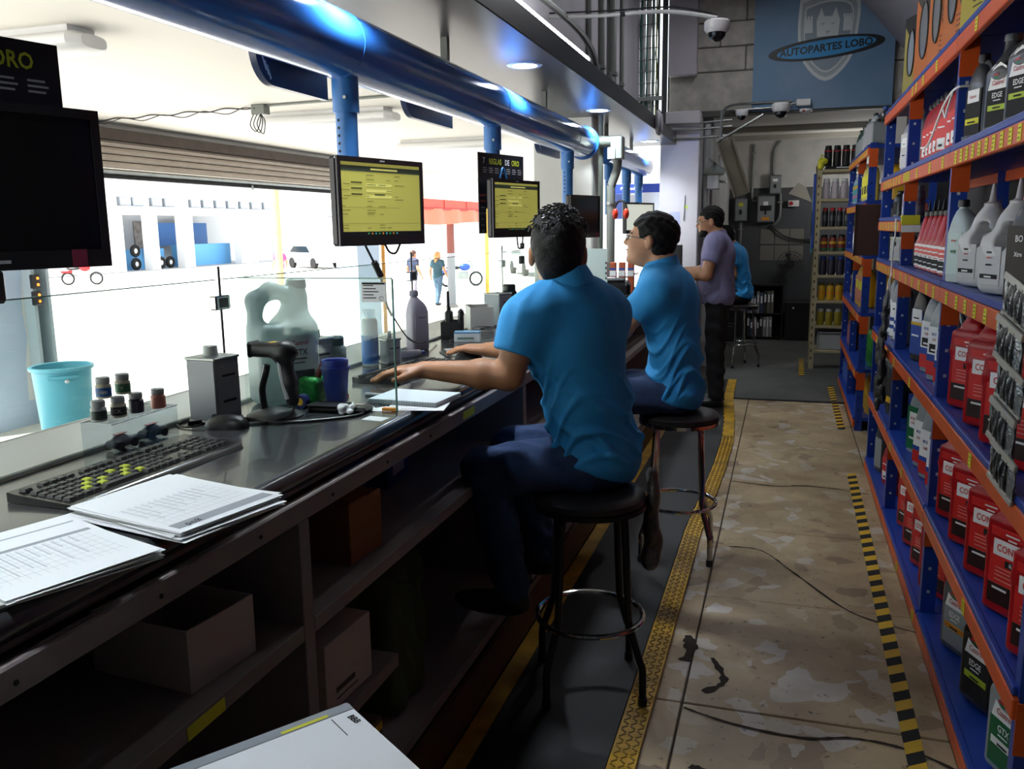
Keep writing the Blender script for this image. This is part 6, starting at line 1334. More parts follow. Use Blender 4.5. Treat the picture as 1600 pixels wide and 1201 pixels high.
person('man in turquoise polo and jeans seated with his back to the camera, hand on mouse', dict(
    pelvis=(-.555, 2.655, .775), waist=(-.58, 2.64, .95), chest=(-.615, 2.615, 1.155), neck=(-.645, 2.60, 1.345), fl=(-.93, .36, 0), fu=(-.8, .6, 0), head=(-.672, 2.615, 1.42), hf=(-.30, .95, .02),
    sh=((-.735, 2.475, 1.235), (-.545, 2.735, 1.235)), el=((-.775, 2.43, 1.065), (-.80, 2.86, 1.085)), wr=((-1.055, 2.44, 1.072), (-1.015, 2.93, 1.068)), hd=((-1, -.28, -.06), (-1, .02, .02)), hn=((0, 0, 1), (0, 0, 1)), curl=(.2, .45),
    hip=((-.60, 2.575, .77), (-.60, 2.735, .77)), kn=((-.885, 2.50, .745), (-.885, 2.80, .745)), an=((-.80, 2.50, .36), (-.78, 2.80, .38)), seat=(-.565, 2.60), toe=(-1, 0, 0), hem=(-.555, 2.655, .745), hemn=(-.45, -.1, -1), shirt=SHIRTB, trousers=JEANS, h=.005, hair=.016, top=True, curls=True, curlf=(150, .0006)))
person('young man with glasses in turquoise polo seated on the second stool, in profile', dict(
    pelvis=(-.45, 3.86, .775), waist=(-.455, 3.86, .95), chest=(-.48, 3.86, 1.15), neck=(-.525, 3.86, 1.335), fl=(-1, .05, 0), fu=(-.97, .1, 0), head=(-.572, 3.86, 1.437), hf=(-1, -.04, .16),
    sh=((-.52, 3.69, 1.235), (-.52, 4.03, 1.235)), el=((-.665, 3.70, 1.06), (-.70, 4.05, 1.07)), wr=((-.92, 3.76, 1.07), (-.95, 4.02, 1.07)), hd=((-1, .1, -.1), (-1, 0, -.1)), hn=((0, 0, 1), (0, 0, 1)),
    hip=((-.47, 3.78, .77), (-.47, 3.94, .77)), seat=(-.43, 3.86), kn=((-.80, 3.70, .745), (-.80, 4.0, .745)), an=((-.76, 3.70, .36), (-.76, 4.0, .36)), toe=(-1, 0, 0), hem=(-.45, 3.86, .735), hemn=(-.35, 0, -1), shirt=SHIRTB, trousers=JEANS, skin=SKIN2, h=.006, hair=.014, glasses=True))
person('bearded man in lilac grey shirt and black trousers standing at the far counter', dict(
    pelvis=(-.52, 7.3, .93), waist=(-.525, 7.3, 1.06), chest=(-.525, 7.3, 1.25), neck=(-.545, 7.3, 1.43), fl=(-1, -.1, 0), fu=(-1, -.12, 0), head=(-.60, 7.29, 1.53), hf=(-1, -.22, -.12),
    sh=((-.535, 7.12, 1.375), (-.535, 7.48, 1.375)), el=((-.60, 7.06, 1.11), (-.60, 7.5, 1.12)), wr=((-.83, 7.12, 1.13), (-.83, 7.42, 1.13)), hd=((-1, .2, 0), (-1, -.2, 0)), hn=((0, 0, 1), (0, 0, 1)), curl=(.5, .9),
    hip=((-.515, 7.22, .90), (-.515, 7.38, .90)), kn=((-.53, 7.22, .50), (-.53, 7.38, .50)), an=((-.51, 7.22, .105), (-.51, 7.38, .105)), toe=(-1, 0, 0), hem=(-.52, 7.3, .86), hemn=(0, 0, -1), shirt=SHIRTP, trousers=TROU, skin=SKIN2, h=.007, hair=.010, beard=True, glasses=True, w=1.06, fat=.03, fold=.003))
person('person in turquoise shirt mostly hidden behind the standing man at the far stool', dict(
    pelvis=(-.44, 9.56, .775), waist=(-.46, 9.56, .94), chest=(-.50, 9.56, 1.12), neck=(-.56, 9.56, 1.29), fl=(-1, 0, 0), fu=(-1, .1, 0), head=(-.63, 9.56, 1.37), hf=(-1, .1, -.3),
    sh=((-.55, 9.39, 1.235), (-.55, 9.73, 1.235)), el=((-.52, 9.36, .98), (-.52, 9.76, .98)), wr=((-.62, 9.5, .86), (-.62, 9.62, .86)), seat=(-.44, 9.55),
    hip=((-.46, 9.48, .77), (-.46, 9.64, .77)), kn=((-.62, 9.46, .72), (-.62, 9.66, .72)), an=((-.54, 9.46, .36), (-.54, 9.66, .36)), toe=(-1, 0, 0), hem=(-.44, 9.56, .75), hemn=(-.3, 0, -1), shirt=SHIRTB, trousers=TROU, h=.012))
# ================================================================== FAR END OF THE ROOM
GBOX = mat('grey_switch_box', '#6f7375', .5)
def ebox(x, z, w_, h, lab, n=0):
    t = thing('switch_box', lab, 'electrical box', (x, 12.24, z)); obj('body', MB().box(-w_/2, w_/2, -.06, .055, -h/2, h/2, 0, .006), GBOX, t, 0); obj('door', MB().box(-w_/2+.012, w_/2-.012, -.068, -.06, -h/2+.012, h/2-.012, 0, .003), mat('lighter_switch_door', '#7f8385', .5), t, 0)
    obj('warning_label', MB().box(-.03, .03, -.0695, -.068, h*.15, h*.3), YTAG if n == 0 else PAPER, t, 0); obj('handle', MB().box(-.012, .012, -.085, -.068, -h*.2, 0, 0, .003), BLACK, t, 0)
    if n == 1: obj('breaker_window', MB().box(-w_*.33, w_*.33, -.07, -.068, -.02, .05), BLACK, t, 0); obj('orange_label', MB().box(-.05, .05, -.0695, -.068, -h*.42, -h*.3), ORL, t, 0)
    return t
ebox(-.60, 1.70, .16, .30, 'left grey switch box on the dark back wall'); ebox(-.28, 1.70, .22, .34, 'middle grey breaker box with dark window on the back wall', 1); ebox(-.17, 2.02, .15, .24, 'upper grey meter box on the back wall', 2)
t = thing('stop_button', 'red push button switch on the back wall', 'switch', (.07, 12.24, 1.77)); obj('box', MB().box(-.07, .07, -.03, .05, -.04, .04, 0, .006), WPLAS, t, 0); obj('button', MB().cyl((-.03, -.05, 0), (-.03, -.03, 0), .025, n=16), RED, t)
for i, (pts, lab) in enumerate((([(-.46, 12.26, 2.55), (-.46, 12.26, 1.85), (-.36, 12.26, 1.86)], 'vertical grey conduit beside the breaker boxes'), ([(-.60, 12.26, 1.55), (-.60, 12.26, .4)], 'conduit running down from the left switch box'), ([(-.2, 12.26, 2.14), (-.2, 12.26, 2.45), (-.12, 12.26, 2.58)], 'conduit curving up from the meter box'), ([(-.1, 12.26, 1.9), (-.1, 12.26, 1.6), (-.17, 12.26, 1.5)], 'conduit below the meter box'))):
    t = thing('wall_conduit', lab, 'conduit'); obj('pipe', MB().tube(spline(pts, 5), .018, 8), GREYP, t); obj('clamp', MB().box(pts[0][0]-.03, pts[0][0]+.03, 12.24, 12.28, pts[0][2]-.12, pts[0][2]-.1), STEEL, t, 0)
t = thing('cable', 'dark cable sagging across the back wall from the breaker box', 'cable'); obj('lead', MB().tube(spline([(-.2, 12.25, 1.5), (-.05, 12.25, 1.36), (.15, 12.25, 1.30), (.4, 12.25, 1.30)], 6), .012, 8), BLACK, t)
for x in (-.34, -.15, .04):
    for z in (1.02, 1.24): obj('bare_block', MB().box(x, x+.18, 12.292, 12.3, z, z+.2, 0, .004), mat('bare_block_face', '#75726a', .9), bw, 0)
t = thing('wall_fan', 'black wall fan on the dark back wall', 'fan', (.06, 12.05, .98)); 
for rr_ in (.17, .13, .09, .05): obj('guard_ring', MB().tube([(rr_*math.cos(a), -.03*(1-rr_/.17), rr_*math.sin(a)) for a in [i*math.pi/18 for i in range(36)]], .004, 5, closed=True), DGREY, t)
mb = MB()
for k in range(16): a = k*math.pi/8; mb.tube([(0, -.03, 0), (.17*math.cos(a), 0, .17*math.sin(a))], .0025, 4)
stuff(obj('guard_wire', mb, DGREY, t))
for k in range(4): obj('blade', MB().grid(lambda u, v_, k=k: ((.03+.12*u)*math.cos(k*math.pi/2+.5*v_), .02+.03*v_, (.03+.12*u)*math.sin(k*math.pi/2+.5*v_)), 5, 4), mat('fan_blade', '#3d3f42', .5), t)
obj('motor', MB().cyl((0, .03, 0), (0, .16, 0), .06, .05, 16), BLACK, t); obj('bracket', MB().box(-.03, .03, .14, .25, -.03, .03, 0, .005), BLACK, t, 0)
t = thing('bookcase', 'low black bookcase with folders against the back wall', 'bookcase', (-.25, 12.0, .003))
for nm, a in (('side', (-.24, -.225, -.14, .14, 0, .7)), ('side', (.225, .24, -.14, .14, 0, .7)), ('top', (-.25, .25, -.15, .15, .7, .725)), ('shelf', (-.225, .225, -.14, .14, .33, .345)), ('bottom', (-.225, .225, -.14, .14, .02, .035)), ('back', (-.225, .225, .125, .14, .02, .7))): obj(nm, MB().box(*a), BLACKM, t, 0)
rr = random.Random(6)
for sh in (0, 1):
    x = -.21
    for k in range(8):
        w_ = rr.uniform(.022, .042); h = rr.uniform(.22, .3); c = rr.choice(['#8d9094', '#3a4a66', '#c9c9c6', '#2b2c30', '#6d6a5d'])
        b = thing('folder', '%s folder in the %s row of the low black bookcase' % (ORD[k], 'lower' if sh == 0 else 'upper'), 'folder', (-.25+x, 11.87, .038 if sh == 0 else .348), 0, 'folders in the low bookcase')
        obj('cover', MB().box(0, w_, 0, .2, 0, h, 0, .002), mat('folder_'+c[1:], c, .6), b, 0); obj('spine_label', MB().box(w_*.2, w_*.8, -.001, 0, h*.5, h*.85), PAPER, b, 0); x += w_+.006
t = thing('equipment_cabinet', 'dark equipment cabinet below the fan', 'cabinet', (.12, 12.0, .003)); obj('body', MB().box(-.1, .28, -.15, .2, 0, .5, 0, .01), mat('cabinet_black', '#101114', .5), t, 0); obj('knob', MB().sphere((0, -.16, .42), .015, 10), GREYL, t)  # body has one even near-black colour
# column pipes to the right of the far pillar
t = thing('wall_conduit', 'thick pale vertical pipe right of the far pillar', 'conduit'); obj('pipe', MB().cyl((-.80, 9.2, .3), (-.80, 9.2, 2.5), .03, n=12), GREYL, t); obj('joint_box', MB().box(-.79, -.67, 9.12, 9.28, 1.86, 2.05, 0, .008), GREYL, t, 0)
t = thing('cable', 'white cable hanging by the grey wall right of the pillar', 'cable'); obj('lead', MB().tube(spline([(-.68, 9.25, 2.2), (-.66, 9.22, 2.05), (-.68, 9.22, 1.95), (-.6, 9.2, 1.93)], 5), .014, 8), GREYL, t)
t = thing('wall_horn', 'grey cone shaped horn by the sloping steel channel', 'horn'); obj('cone', MB().cyl((-.80, 9.1, 2.08), (-.62, 9.1, 2.02), .09, .03, 18), GREYP, t); obj('wire', MB().tube(spline([(-.62, 9.1, 2.02), (-.58, 9.1, 1.96), (-.53, 9.1, 1.93)], 4), .012, 6), GREYL, t)
def sheet(x0, x1, y, z0, z1, m_, lab, txt=None):
    t = thing('notice_sheet', lab, 'notice'); obj('sheet', MB().box(x0, x1, y-.003, y-.001, z0, z1), m_, t, 0); mb = MB()
    for k in range(5): mb.box(x0+.01, x1-.015, y-.0036, y-.003, z1-.03-.03*k, z1-.022-.03*k)
    stuff(obj('print', mb, GINK, t, 0)); return t
sheet(-1.14, -1.04, 9.02, 1.46, 1.64, mat('lavender_paper', '#a9b0d6', .7), 'lavender notice sheet taped to the far white pillar'); sheet(-1.0, -.965, 9.02, 1.67, 1.70, mat('lime_note', '#b9d65a', .7), 'small lime green note on the far white pillar')
t = thing('pull_string', 'thin dark cord hanging on the far pillar above the notices', 'cord'); obj('cord', MB().cyl((-1.0, 9.012, 1.55), (-.99, 9.012, 1.8), .003, n=6), DGREY, t)
t = thing('blue_poster', 'blue and white poster behind the two blue posts', 'poster'); obj('panel', MB().box(-1.80, -1.248, 9.30, 9.32, 1.58, 1.94), mat('poster_white', '#dfe6f2', .6), t, 0); obj('blue_band', MB().box(-1.80, -1.25, 9.296, 9.30, 1.85, 1.94), mat('poster_blue_band', '#2848b0', .5), t, 0); obj('violet_side', MB().box(-1.80, -1.68, 9.297, 9.30, 1.58, 1.85), mat('poster_violet', '#6f86d8', .5), t, 0); obj('lettering', MB().text('Promociones', (-1.58, 9.294, 1.88), (1, 0, 0), UP, .045, 0, .01), PAPER, t, 0)
# things on the far counter, around the two men
t = thing('ear_defenders', 'orange ear defenders hanging on the grey conduit', 'ear defenders', (-1.155, 6.33, 1.60))
t.scale = (.8, .8, .8); obj('headband', MB().tube([(-.055*math.cos(a), 0, .02+.085*math.sin(a)) for a in [i*math.pi/12 for i in range(13)]], .010, 8), BLACK, t)
for q in (-1, 1): obj('ear_cup', MB().sphere((.05*q, 0, -.01), .042, 18, 0, (.65, .8, 1.15)), mat('orange_red_plastic', '#c8341a', .35), t)
obj('hook', MB().tube([(0, 0, .10), (0, .03, .105), (.0, .07, .10)], .005, 6), RED, t)
t = thing('binder_pages', 'stack of white binder pages with yellow page standing on the counter', 'binder', (-1.10, 5.05, ZC), R(20)); 
for k in range(5): obj('page', MB().box(-.10, .10, -.01+.006*k, -.007+.006*k, 0, .35-.006*k), PAPER if k else mat('pale_aqua_page', '#cfe0dc', .6), t, 0)
obj('yellow_page', MB().box(-.09, .01, -.0125, -.0105, .03, .17), mat('lime_page', '#b9c93f', .6), t, 0); mb = MB()
for i in range(2):
    for j in range(2): mb.lathe([(.018, 0), (.0001, .0005)], 14).v
obj('round_prints', MB().poly([(-.065+.018*math.cos(a), -.013, .13+.018*math.sin(a)) for a in [i*math.pi/7 for i in range(14)]]).poly([(-.02+.018*math.cos(a), -.013, .13+.018*math.sin(a)) for a in [i*math.pi/7 for i in range(14)]]).poly([(-.065+.018*math.cos(a), -.013, .07+.018*math.sin(a)) for a in [i*math.pi/7 for i in range(14)]]).poly([(-.02+.018*math.cos(a), -.013, .07+.018*math.sin(a)) for a in [i*math.pi/7 for i in range(14)]]), INK, t, 0); stuff(t.children[-1])
mb = MB()
for k in range(9): mb.box(.088, .095, -.0135, -.011, .02+.03*k, .032+.03*k)
stuff(obj('punched_hole', mb, DGREY, t, 0))
t = thing('receipt_printer', 'black desk printer with a coiled cable behind the second man', 'printer', (-1.16, 5.85, ZC), R(8)); obj('body', MB().box(-.16, .16, -.13, .13, 0, .11, 0, .02), BLACK, t, 0); obj('paper_tray', MB().box(-.13, .13, -.12, .0, .11, .135, 0, .01), DGREY, t, 0); obj('cable', MB().tube(spline([(.12, -.18, .006), (.16, -.22, .03), (.20, -.18, .006), (.12, -.16, .02), (.06, -.22, .006)], 6), .008, 8), BLACK, t); obj('paper', MB().box(-.08, .06, -.06, .0, .1355, .137), PAPER, t, 0)
for i in range(5):
    t = thing('orange_packet', 'orange and white striped packet on the counter, %s of five from the left' % ORD[i], 'packet', (-1.33+.065*i, 6.3, ZC), 0, 'striped packets by the conduit'); obj('sleeve', MB().box(-.022, .022, -.02, .02, 0, .22, 0, .003), mat('orange_packet_print', '#b5532f', .6), t, 0); obj('stripe', MB().box(-.0225, .0225, -.0212, -.02, .12, .16), PAPER, t, 0); obj('blue_stripe', MB().box(-.0225, .0225, -.0212, -.02, .165, .18), BLUL, t, 0)
for i, (x, c, h) in enumerate(((-1.17, '#5a6fa5', .30), (-1.12, '#9a4a38', .34), (-1.08, '#7b3a2a', .34), (-1.04, '#5f2f26', .36))):
    t = thing('ring_binder', '%s ring binder standing at the far counter' % ('blue', 'rust red', 'dark rust', 'brown')[i], 'binder', (x, 7.95, ZC), R(6)); obj('cover', MB().box(0, .04, 0, .25, 0, h, 0, .003), mat('binder_'+c[1:], c, .6), t, 0); obj('spine_label', MB().box(.008, .032, -.0012, 0, h*.5, h*.85), GREYL, t, 0)
t = thing('small_display', 'small black display standing on the far counter by the pillar', 'display', (-1.05, 8.6, ZC)); obj('panel', MB().box(-.09, .09, -.012, .012, .08, .30, 0, .01), DGREY, t, 0); obj('stand', MB().box(-.015, .015, -.01, .02, 0, .09, 0, .003).box(-.06, .06, -.05, .05, 0, .008), BLACK, t, 0)
t = thing('cash_tray', 'dark tray and pale keypad on the far counter in front of the standing man', 'tray', (-1.0, 7.4, ZC), R(5)); obj('tray', MB().box(-.06, .10, -.15, .15, 0, .03, 0, .006), BLACK, t, 0); obj('keypad', MB().box(-.045, .03, -.1, .02, .031, .042, 0, .003), GREYL, t, 0)

# ================================================================== CUSTOMER HALL AND STREET
PBLUE = mat('pale_blue_wall', '#b4c6dc', .7, var=.05); SHUT = mat('shutter_beige', '#a89c90', .5, .2, var=.1); OWH = mat('sunlit_white_render', '#d8d8d6', .8)
struct('wall_street', MB().box(-5.9, -5.72, 4.72, 5.36, 0, 2.45), PBLUE); struct('wall_street', MB().box(-5.9, -5.72, -8, 4.72, 2.3, 2.45), PBLUE); struct('wall_street', MB().box(-5.9, -5.72, 11.75, 22, 2.02, 2.45), CEILW); struct('wall_street', MB().box(-5.9, -5.72, 5.36, 11.75, 2.38, 2.45), CEILW)
struct('wall_street', MB().box(-5.95, -5.62, 10.82, 11.5, 0, 2.3), PBLUE)
t = thing('roller_shutter', 'rolled up beige shutter over the street opening', 'shutter'); obj('dark_header', MB().box(-5.75, -5.55, 5.56, 11.75, 2.30, 2.39), mat('rusty_dark_header', '#4d423b', .8, var=.3, vscale=8), t, 0)
for k in range(4): obj('slat', MB().prism([(-5.74, 2.30-.06*k), (-5.60-.004*k, 2.295-.06*k), (-5.585-.004*k, 2.27-.06*k), (-5.60-.004*k, 2.243-.06*k), (-5.74, 2.243-.06*k)], 'y', 5.56, 11.70), SHUT, t, 30)
obj('bottom_rail', MB().cyl((-5.64, 5.56, 2.03), (-5.64, 11.7, 2.03), .028, n=14), STEEL, t); obj('rubber_seal', MB().box(-5.67, -5.61, 5.56, 11.7, 1.975, 2.0), BLACKM, t, 0); obj('bolt', MB().cyl((-5.6, 8.4, 2.0), (-5.6, 8.4, 1.95), .012, n=8), STEEL, t)
t = thing('shutter_guide', 'pale blue grey metal guide post at the left of the street opening', 'post')
for a in ((-5.80, -5.62, 5.36, 5.39), (-5.80, -5.62, 5.50, 5.53), (-5.80, -5.77, 5.39, 5.50)): obj('channel_side', MB().box(a[0], a[1], a[2], a[3], 0, 2.3), mat('guide_blue_grey', '#a5b4bc', .5), t, 0)
for k in range(2):
    p = thing('key_switch', 'small black switch with orange lights on the shutter guide, %s' % ('upper', 'lower')[k], 'switch', (-5.61, 5.375, 1.14-.13*k)); obj('body', MB().box(-.01, .02, -.04, .04, -.055, .055, 0, .006), BLACK, p, 0)
    for j in (-1, 1): obj('lamp', MB().sphere((.021, .012, .025*j), .012, 10), mat('orange_led', '#ff8a2a', .4, emit=2), p)
obj('peeling_paint', MB().poly([(-5.719, 5.30, 0.2), (-5.719, 5.358, .2), (-5.719, 5.358, 1.2), (-5.719, 5.33, .9), (-5.719, 5.35, .7), (-5.719, 5.31, .5)]), OWH, [o for o in COL.objects if o.name == 'wall_street'][0], 0)
t = thing('waste_bin', 'light blue plastic bin with handle holes standing outside the counter', 'bin', (-4.5, 4.45, .0)); TB = mat('light_turquoise_plastic', '#63b6cb', .4)
obj('body', MB().lathe([(.135, 0), (.14, .01), (.178, .63), (.195, .635), (.195, .655), (.185, .66), (.172, .655), (.132, .02), (.0001, .02)], 40), TB, t); obj('handle', MB().tube([(.19*math.cos(a), .19*math.sin(a), .60) for a in [R(-70+8*i) for i in range(8)]], .012, 8), TB, t); obj('sticker', MB().sphere((.15, -.115, .575), .02, 12, 0, (.5, .9, .6)), PAPER, t)
for i, (x0, x1, y) in enumerate(((-4.25, -3.12, 3.48), (-4.2, -2.98, 6.5), (-4.1, -3.0, 8.95))):
    t = thing('ceiling_lamp', 'unlit white fluorescent ceiling lamp, %s' % ('nearest, above the dark monitor', 'middle, behind the first visible blue post', 'farthest, between the two blue posts')[i], 'light', (0, 0, 0), 0, 'ceiling lamps over the customer hall')
    obj('tray', MB().box(x0+.07, x1-.07, y-.085, y+.085, 2.42, 2.45), WPLAS, t, 0); L = x1-x0
    obj('diffuser', MB().loft([(x0+.0, .03, .08, 0, 0, 3), (x0+.05, .045, .13, 0, 0, 3), (x1-.05, .045, .13, 0, 0, 3), (x1, .03, .08, 0, 0, 3)], 20, (0, y, 2.382), 0, Matrix(((0, 0, 1), (0, 1, 0), (1, 0, 0)))), mat('opal_diffuser', '#dcdcdc', .4), t)
t = thing('ceiling_cable', 'twisted dark cable with junction box along the white ceiling', 'cable'); rr = random.Random(3)
obj('cable', MB().tube(spline([(-5.7+.19*i, 6.15+.02*math.sin(3*i)-.02*i, 2.44-.012*(i % 2)) for i in range(11)], 5), .006, 6), DGREY, t); obj('wrap_cable', MB().tube(spline([(-5.7+.14*i, 6.15+.03*math.sin(2.3*i)-.016*i, 2.438-.02*(i % 3)) for i in range(14)], 5), .004, 6), BLACK, t); obj('conduit', MB().tube([(-3.8, 5.96, 2.44), (-2.4, 5.85, 2.44)], .010, 8), GREYP, t)
jb = obj('junction_box', MB().box(-3.92, -3.80, 5.92, 6.0, 2.375, 2.45, 0, .006), GREYP, t, 0)
for k in range(3): obj('loose_wire', MB().tube(spline([(-3.9+.03*k, 5.93, 2.38), (-3.93+.03*k, 5.92, 2.30), (-3.88+.03*k, 5.92, 2.25-.01*k), (-3.84+.02*k, 5.92, 2.32), (-3.84, 5.93, 2.38)], 5), .004, 6), BLACK, jb)
GZ = -.8
# far building with open bays
t = thing('building', 'sunlit white workshop building across the street with open bays', 'building')
def bp(nm, *a, m=OWH, par=None): return obj(nm, MB().box(*a), m, par or t, 0)
for a, b in ((36, 43.3), (45.6, 46.35), (48.75, 49.8), (55.1, 57.2), (60, 61)): bp('pillar', -38.6, -38, a, b, GZ, 2.62)
bp('lintel', -38.7, -37.9, 36, 61, 2.62, 3.1); bp('upper_wall', -38.6, -38.1, 36, 61, 3.75, 4.1); bp('eave', -39.2, -37.6, 36, 61, 4.1, 4.25, m=mat('pale_eave', '#c3cad2', .7)); bp('roof', -46, -38.0, 36, 61, 4.25, 5.6, m=mat('pale_roof', '#b5bac4', .7))
for y in [38.5, 41, 43.4, 44.5, 46.2, 47.4, 50.0, 51.3, 52.7, 54.1, 55.6, 57.0, 58.6]:
    wn = bp('window', -38.4, -38.2, y, y+1.0, 3.15, 3.70, m=mat('window_frame_grey', '#7f858c', .6)); obj('pane', MB().box(-38.2, -38.17, y+.06, y+.94, 3.2, 3.66), mat('pale_window_glass', '#a9b5bb', .2), wn, 0)
bp('back_wall', -43.2, -43, 36, 61, GZ, 3.0, m=mat('bay_back_wall', '#c6c9cc', .8)); bp('bay_floor', -43, -38, 36, 61, GZ-.02, GZ+.02, m=mat('bay_floor_paint', '#9a9c9e', .7))
for a, b, m_ in ((50.0, 53.0, 'bay_blue'), (54.9, 56.5, 'bay_blue')): bp('blue_door', -42.0, -41.9, a, b, 0.6, 2.2, m=mat('bay_blue', '#2f68a8', .6))
bp('grey_door', -42.1, -42.0, 53.0, 54.8, .2, 2.4, m=mat('bay_grey', '#8a8d90', .6)); bp('service_counter', -40.2, -39.6, 50.2, 56.0, GZ, .7, m=mat('bay_counter_blue', '#5ea2d6', .6)); bp('service_counter', -40.2, -39.6, 43.4, 48.7, GZ, .5, m=_M['bay_counter_blue'])
for k in range(4): bp('shelf_row', -40.9, -40.5, 43.5, 45.3, .5+.45*k, .72+.45*k, m=(ORL, BLUL, YEL, RED)[k])
bp('dark_panel', -41, -40.9, 45.0, 46.2, GZ, 1.2, m=mat('bay_dark', '#2c2e33', .6)); bp('tool_board', -41, -40.9, 47.6, 48.9, .6, 2.3, m=mat('bay_tools', '#7a7470', .7, var=.5, vscale=3))
for i, (y, z) in enumerate(((44.0, GZ+.4), (45.3, GZ+.4), (45.3, GZ+1.22), (47.6, GZ+.4), (48.5, GZ+.4), (50.6, GZ+1.35), (50.6, GZ+.4))):
    q = thing('tyre', 'car tyre in the open bays across the street, %s from the left' % ORD[i], 'tyre', (-39.0, y, z), 0, 'tyres in the far workshop'); obj('tread', MB().tube([(0, .27*math.cos(a), .27*math.sin(a)) for a in [k*math.pi/12 for k in range(24)]], .13, 8, closed=True), BLACKM, q); obj('wheel_rim', MB().cyl((-.05, 0, 0), (.05, 0, 0), .19, n=16), WPLAS, q)
t2 = thing('building', 'pale building at the far end of the street, right of the workshop', 'building')
for nm, a, m_ in (('wall', (-38, -30, 66, 90, GZ, 5), OWH), ('wall', (-30, -29.8, 80, 110, GZ, 4.6), OWH), ('roof', (-38.4, -29.6, 65.6, 90, 5, 5.3), mat('pale_roof', '#b5bac4', .7))): obj(nm, MB().box(*a), m_, t2, 0)
for k in range(4):
    wn = obj('window', MB().box(-37+1.9*k, -36+1.9*k, 65.9, 66, 2.6, 3.6), mat('window_frame_grey', '#7f858c', .6), t2, 0); obj('pane', MB().box(-36.9+1.9*k, -36.1+1.9*k, 65.87, 65.9, 2.7, 3.5), _M['pale_window_glass'], wn, 0)
# street furniture
def pole(x, y, r, h, m_, lab, band=None):
    t = thing('street_pole', lab, 'pole', (x, y, GZ)); obj('shaft', MB().cyl((0, 0, 0), (0, 0, h), r, r*.9, 16), m_, t); obj('base', MB().lathe([(r*1.5, 0), (r*1.4, .06), (r, .08)], 16), CONC, t)
    if band: obj('painted_band', MB().lathe([(r*1.02, .0), (r*1.01, band)], 16), mat('grey_pole_paint', '#8a8d92', .7), t)
pole(-18.5, 29.2, .15, 6, mat('pale_wood_pole', '#b89a72', .8, var=.2), 'pale wooden pole in the street left of the olive monitor'); pole(-9.45, 24.1, .12, 2.75, mat('brown_pole', '#6b3c32', .7), 'brown and grey pole holding the red awning', 1.6)
pole(-5.6, 11.58, .03, 3.0, mat('orange_post_paint', '#c98a3c', .6), 'thin orange post at the edge of the pale blue pillar'); pole(-8.6, 24.9, .06, 3.0, mat('yellow_orange_paint', '#e0a23c', .6), 'yellow orange post under the third monitor')
t = thing('awning', 'red orange fabric awning across the street between two monitors', 'awning'); AW = mat('red_orange_awning', '#d8402c', .7)
obj('top_panel', MB().add([(-9.3, 21.0, 2.05), (-9.3, 27.5, 2.1), (-10.8, 27.5, 2.6), (-10.8, 21.0, 2.55)], [(0, 1, 2, 3)]), AW, t, 0); obj('front_band', MB().box(-9.3, -9.27, 21, 27.5, 2.07, 2.48), AW, t, 0)
obj('valance', MB().grid(lambda u, v_: (-9.25+.05*math.sin(30*u), 21+6.5*u, 2.06-.40*v_-.04*v_*math.sin(6.28*u)), 60, 4), mat('orange_valance', '#e8654a', .7), t)
for y in (21.3, 23.2, 25.0, 27.2): obj('seam', MB().box(-9.26, -9.25, y, y+.03, 2.07, 2.48), mat('dark_red_seam', '#8a1f18', .7), t, 0)
obj('rail', MB().cyl((-9.27, 21, 2.06), (-9.27, 27.5, 2.06), .03, n=10), mat('dark_red_seam', '#8a1f18', .7), t)
def car(x, y, rz, m_, lab):
    t = thing('car', lab, 'car', (x, y, GZ), rz); pr = [(-2.1, .35), (2.1, .35), (2.15, .75), (1.2, .95), (.7, 1.42), (-1.1, 1.45), (-1.9, 1.0), (-2.15, .9)]
    obj('body', MB().prism(pr, 'y', -.85, .85), m_, t, 0); obj('window', MB().prism([(.98, .98), (.62, 1.36), (-1.0, 1.38), (-1.55, 1.0)], 'y', -.86, .86), mat('dark_car_glass', '#22282c', .1), t, 0)
    for sx in (-1.3, 1.35):
        for sy in (-.8, .8): obj('wheel', MB().cyl((sx, sy-.1, .33), (sx, sy+.1, .33), .33, n=18), BLACKM, t)
    obj('headlight', MB().box(2.1, 2.17, -.75, -.4, .62, .75), WPLAS, t, 0); obj('headlight', MB().box(2.1, 2.17, .4, .75, .62, .75), WPLAS, t, 0)
car(-28.5, 49.0, R(-30), mat('silver_car_paint', '#b9bcc0', .3), 'silver car parked in the sunlit street'); car(-12, 42, R(-60), mat('white_car_paint', '#d5d6d8', .3), 'pale car behind the walking couple')
def moto(x, y, rz, m_, lab):
    t = thing('motorcycle', lab, 'motorcycle', (x, y, GZ), rz)
    for sx in (-.62, .62): obj('wheel', MB().tube([(sx+.26*math.cos(a), 0, .30+.26*math.sin(a)) for a in [k*math.pi/10 for k in range(20)]], .045, 8, closed=True), BLACKM, t)
    obj('tank', MB().sphere((.15, 0, .78), .2, 16, 0, (1.2, .7, .75)), m_, t); obj('seat', MB().sphere((-.35, 0, .76), .2, 14, 0, (1.6, .65, .4)), BLACK, t); obj('engine', MB().box(-.2, .25, -.14, .14, .3, .6, 0, .04), STEEL, t, 0); obj('fork', MB().tube([(.62, 0, .3), (.42, 0, .95)], .035, 8), STEEL, t); obj('handlebar', MB().tube(spline([(.3, -.33, 1.0), (.42, -.1, .98), (.42, .1, .98), (.3, .33, 1.0)], 4), .016, 8), BLACK, t); obj('rear_fender', MB().box(-.9, -.4, -.06, .06, .55, .68, 0, .03), m_, t, 0)
moto(-30.8, 32.2, R(25), RED, 'red motorcycle parked below the nearest monitor in the street'); moto(-12.5, 33.0, R(40), BLUL, 'blue motorcycle in the street beyond the brown pole')
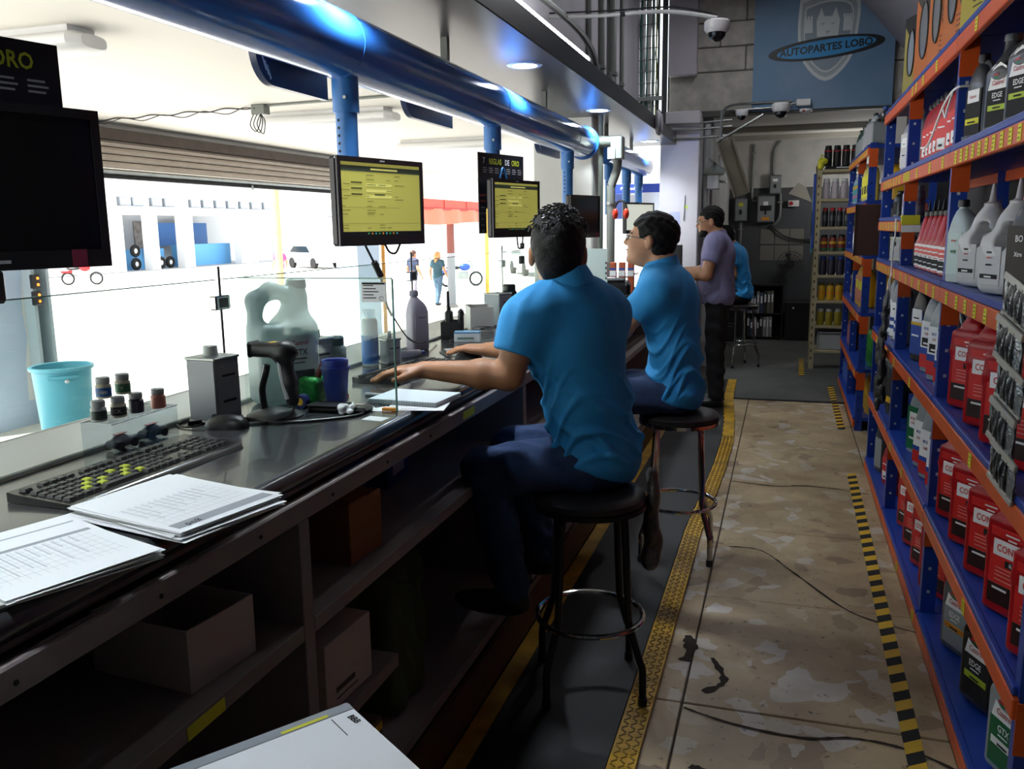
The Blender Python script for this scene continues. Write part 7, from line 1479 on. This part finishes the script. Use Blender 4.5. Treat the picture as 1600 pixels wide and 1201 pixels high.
# people in the street
def walker(lab, x, y, yaw, shirt, trou, hair, skin=SKIN2, long=False, z0=GZ, k=1.0, group=None):
    c, s_ = math.cos(yaw), math.sin(yaw); W = lambda a, b, z: (x+c*a-s_*b, y+s_*a+c*b, z0+z*k); f = (c, s_, 0)
    return person(lab, dict(pelvis=W(0, 0, .93), waist=W(0, 0, 1.06), chest=W(0, 0, 1.24), neck=W(-.01, 0, 1.43), fl=f, fu=f, head=W(.03, 0, 1.55), hf=f, sh=(W(0, .17, 1.37), W(0, -.17, 1.37)), el=(W(-.02, .27, 1.12), W(-.02, -.27, 1.12)), wr=(W(.06, .31, .9), W(.08, -.31, .9)),
        hip=(W(0, .085, .9), W(0, -.085, .9)), kn=(W(.1, .085, .5), W(-.06, -.085, .5)), an=(W(.06, .085, .10), W(-.18, -.085, .12)), toe=f, hem=W(0, 0, .86), hemn=(0, 0, -1), shirt=shirt, trousers=trou, skin=skin, h=.014, hair=.014, hairm=hair, long=long, w=.95, fold=.0))
walker('man in navy T-shirt and pale trousers walking away in the sunlit street', -10.9, 24.6, R(60), mat('navy_tshirt', '#2b3550', .8), mat('pale_grey_trousers', '#9a95a8', .8), mat('brown_hair', '#3a2a22', .6))
walker('woman with long fair hair, teal top and jeans walking away in the street', -10.05, 24.5, R(75), mat('dark_teal_top', '#2f4f5c', .8), mat('faded_jeans', '#4f6a82', .8), mat('fair_hair', '#b98a55', .6), long=True, k=.97)
walker('person in pink shirt behind the pale wooden pole', -18.9, 29.9, R(150), mat('bright_pink_shirt', '#e0447f', .8), mat('pale_grey_trousers', '#9a95a8', .8), mat('brown_hair', '#3a2a22', .6))
walker('man in lilac shirt standing inside the workshop bay across the street', -39.3, 46.9, R(-20), mat('lilac_shirt', '#8f95d6', .8), mat('dark_trousers', '#2a2c33', .8), mat('grey_hair', '#6b625c', .6))

for o in list(COL.objects):
    if o.parent is not None and o.type == 'MESH' and o.name.split('.')[0] in ('lettering', 'print', 'print_line'): o['kind'] = 'stuff'
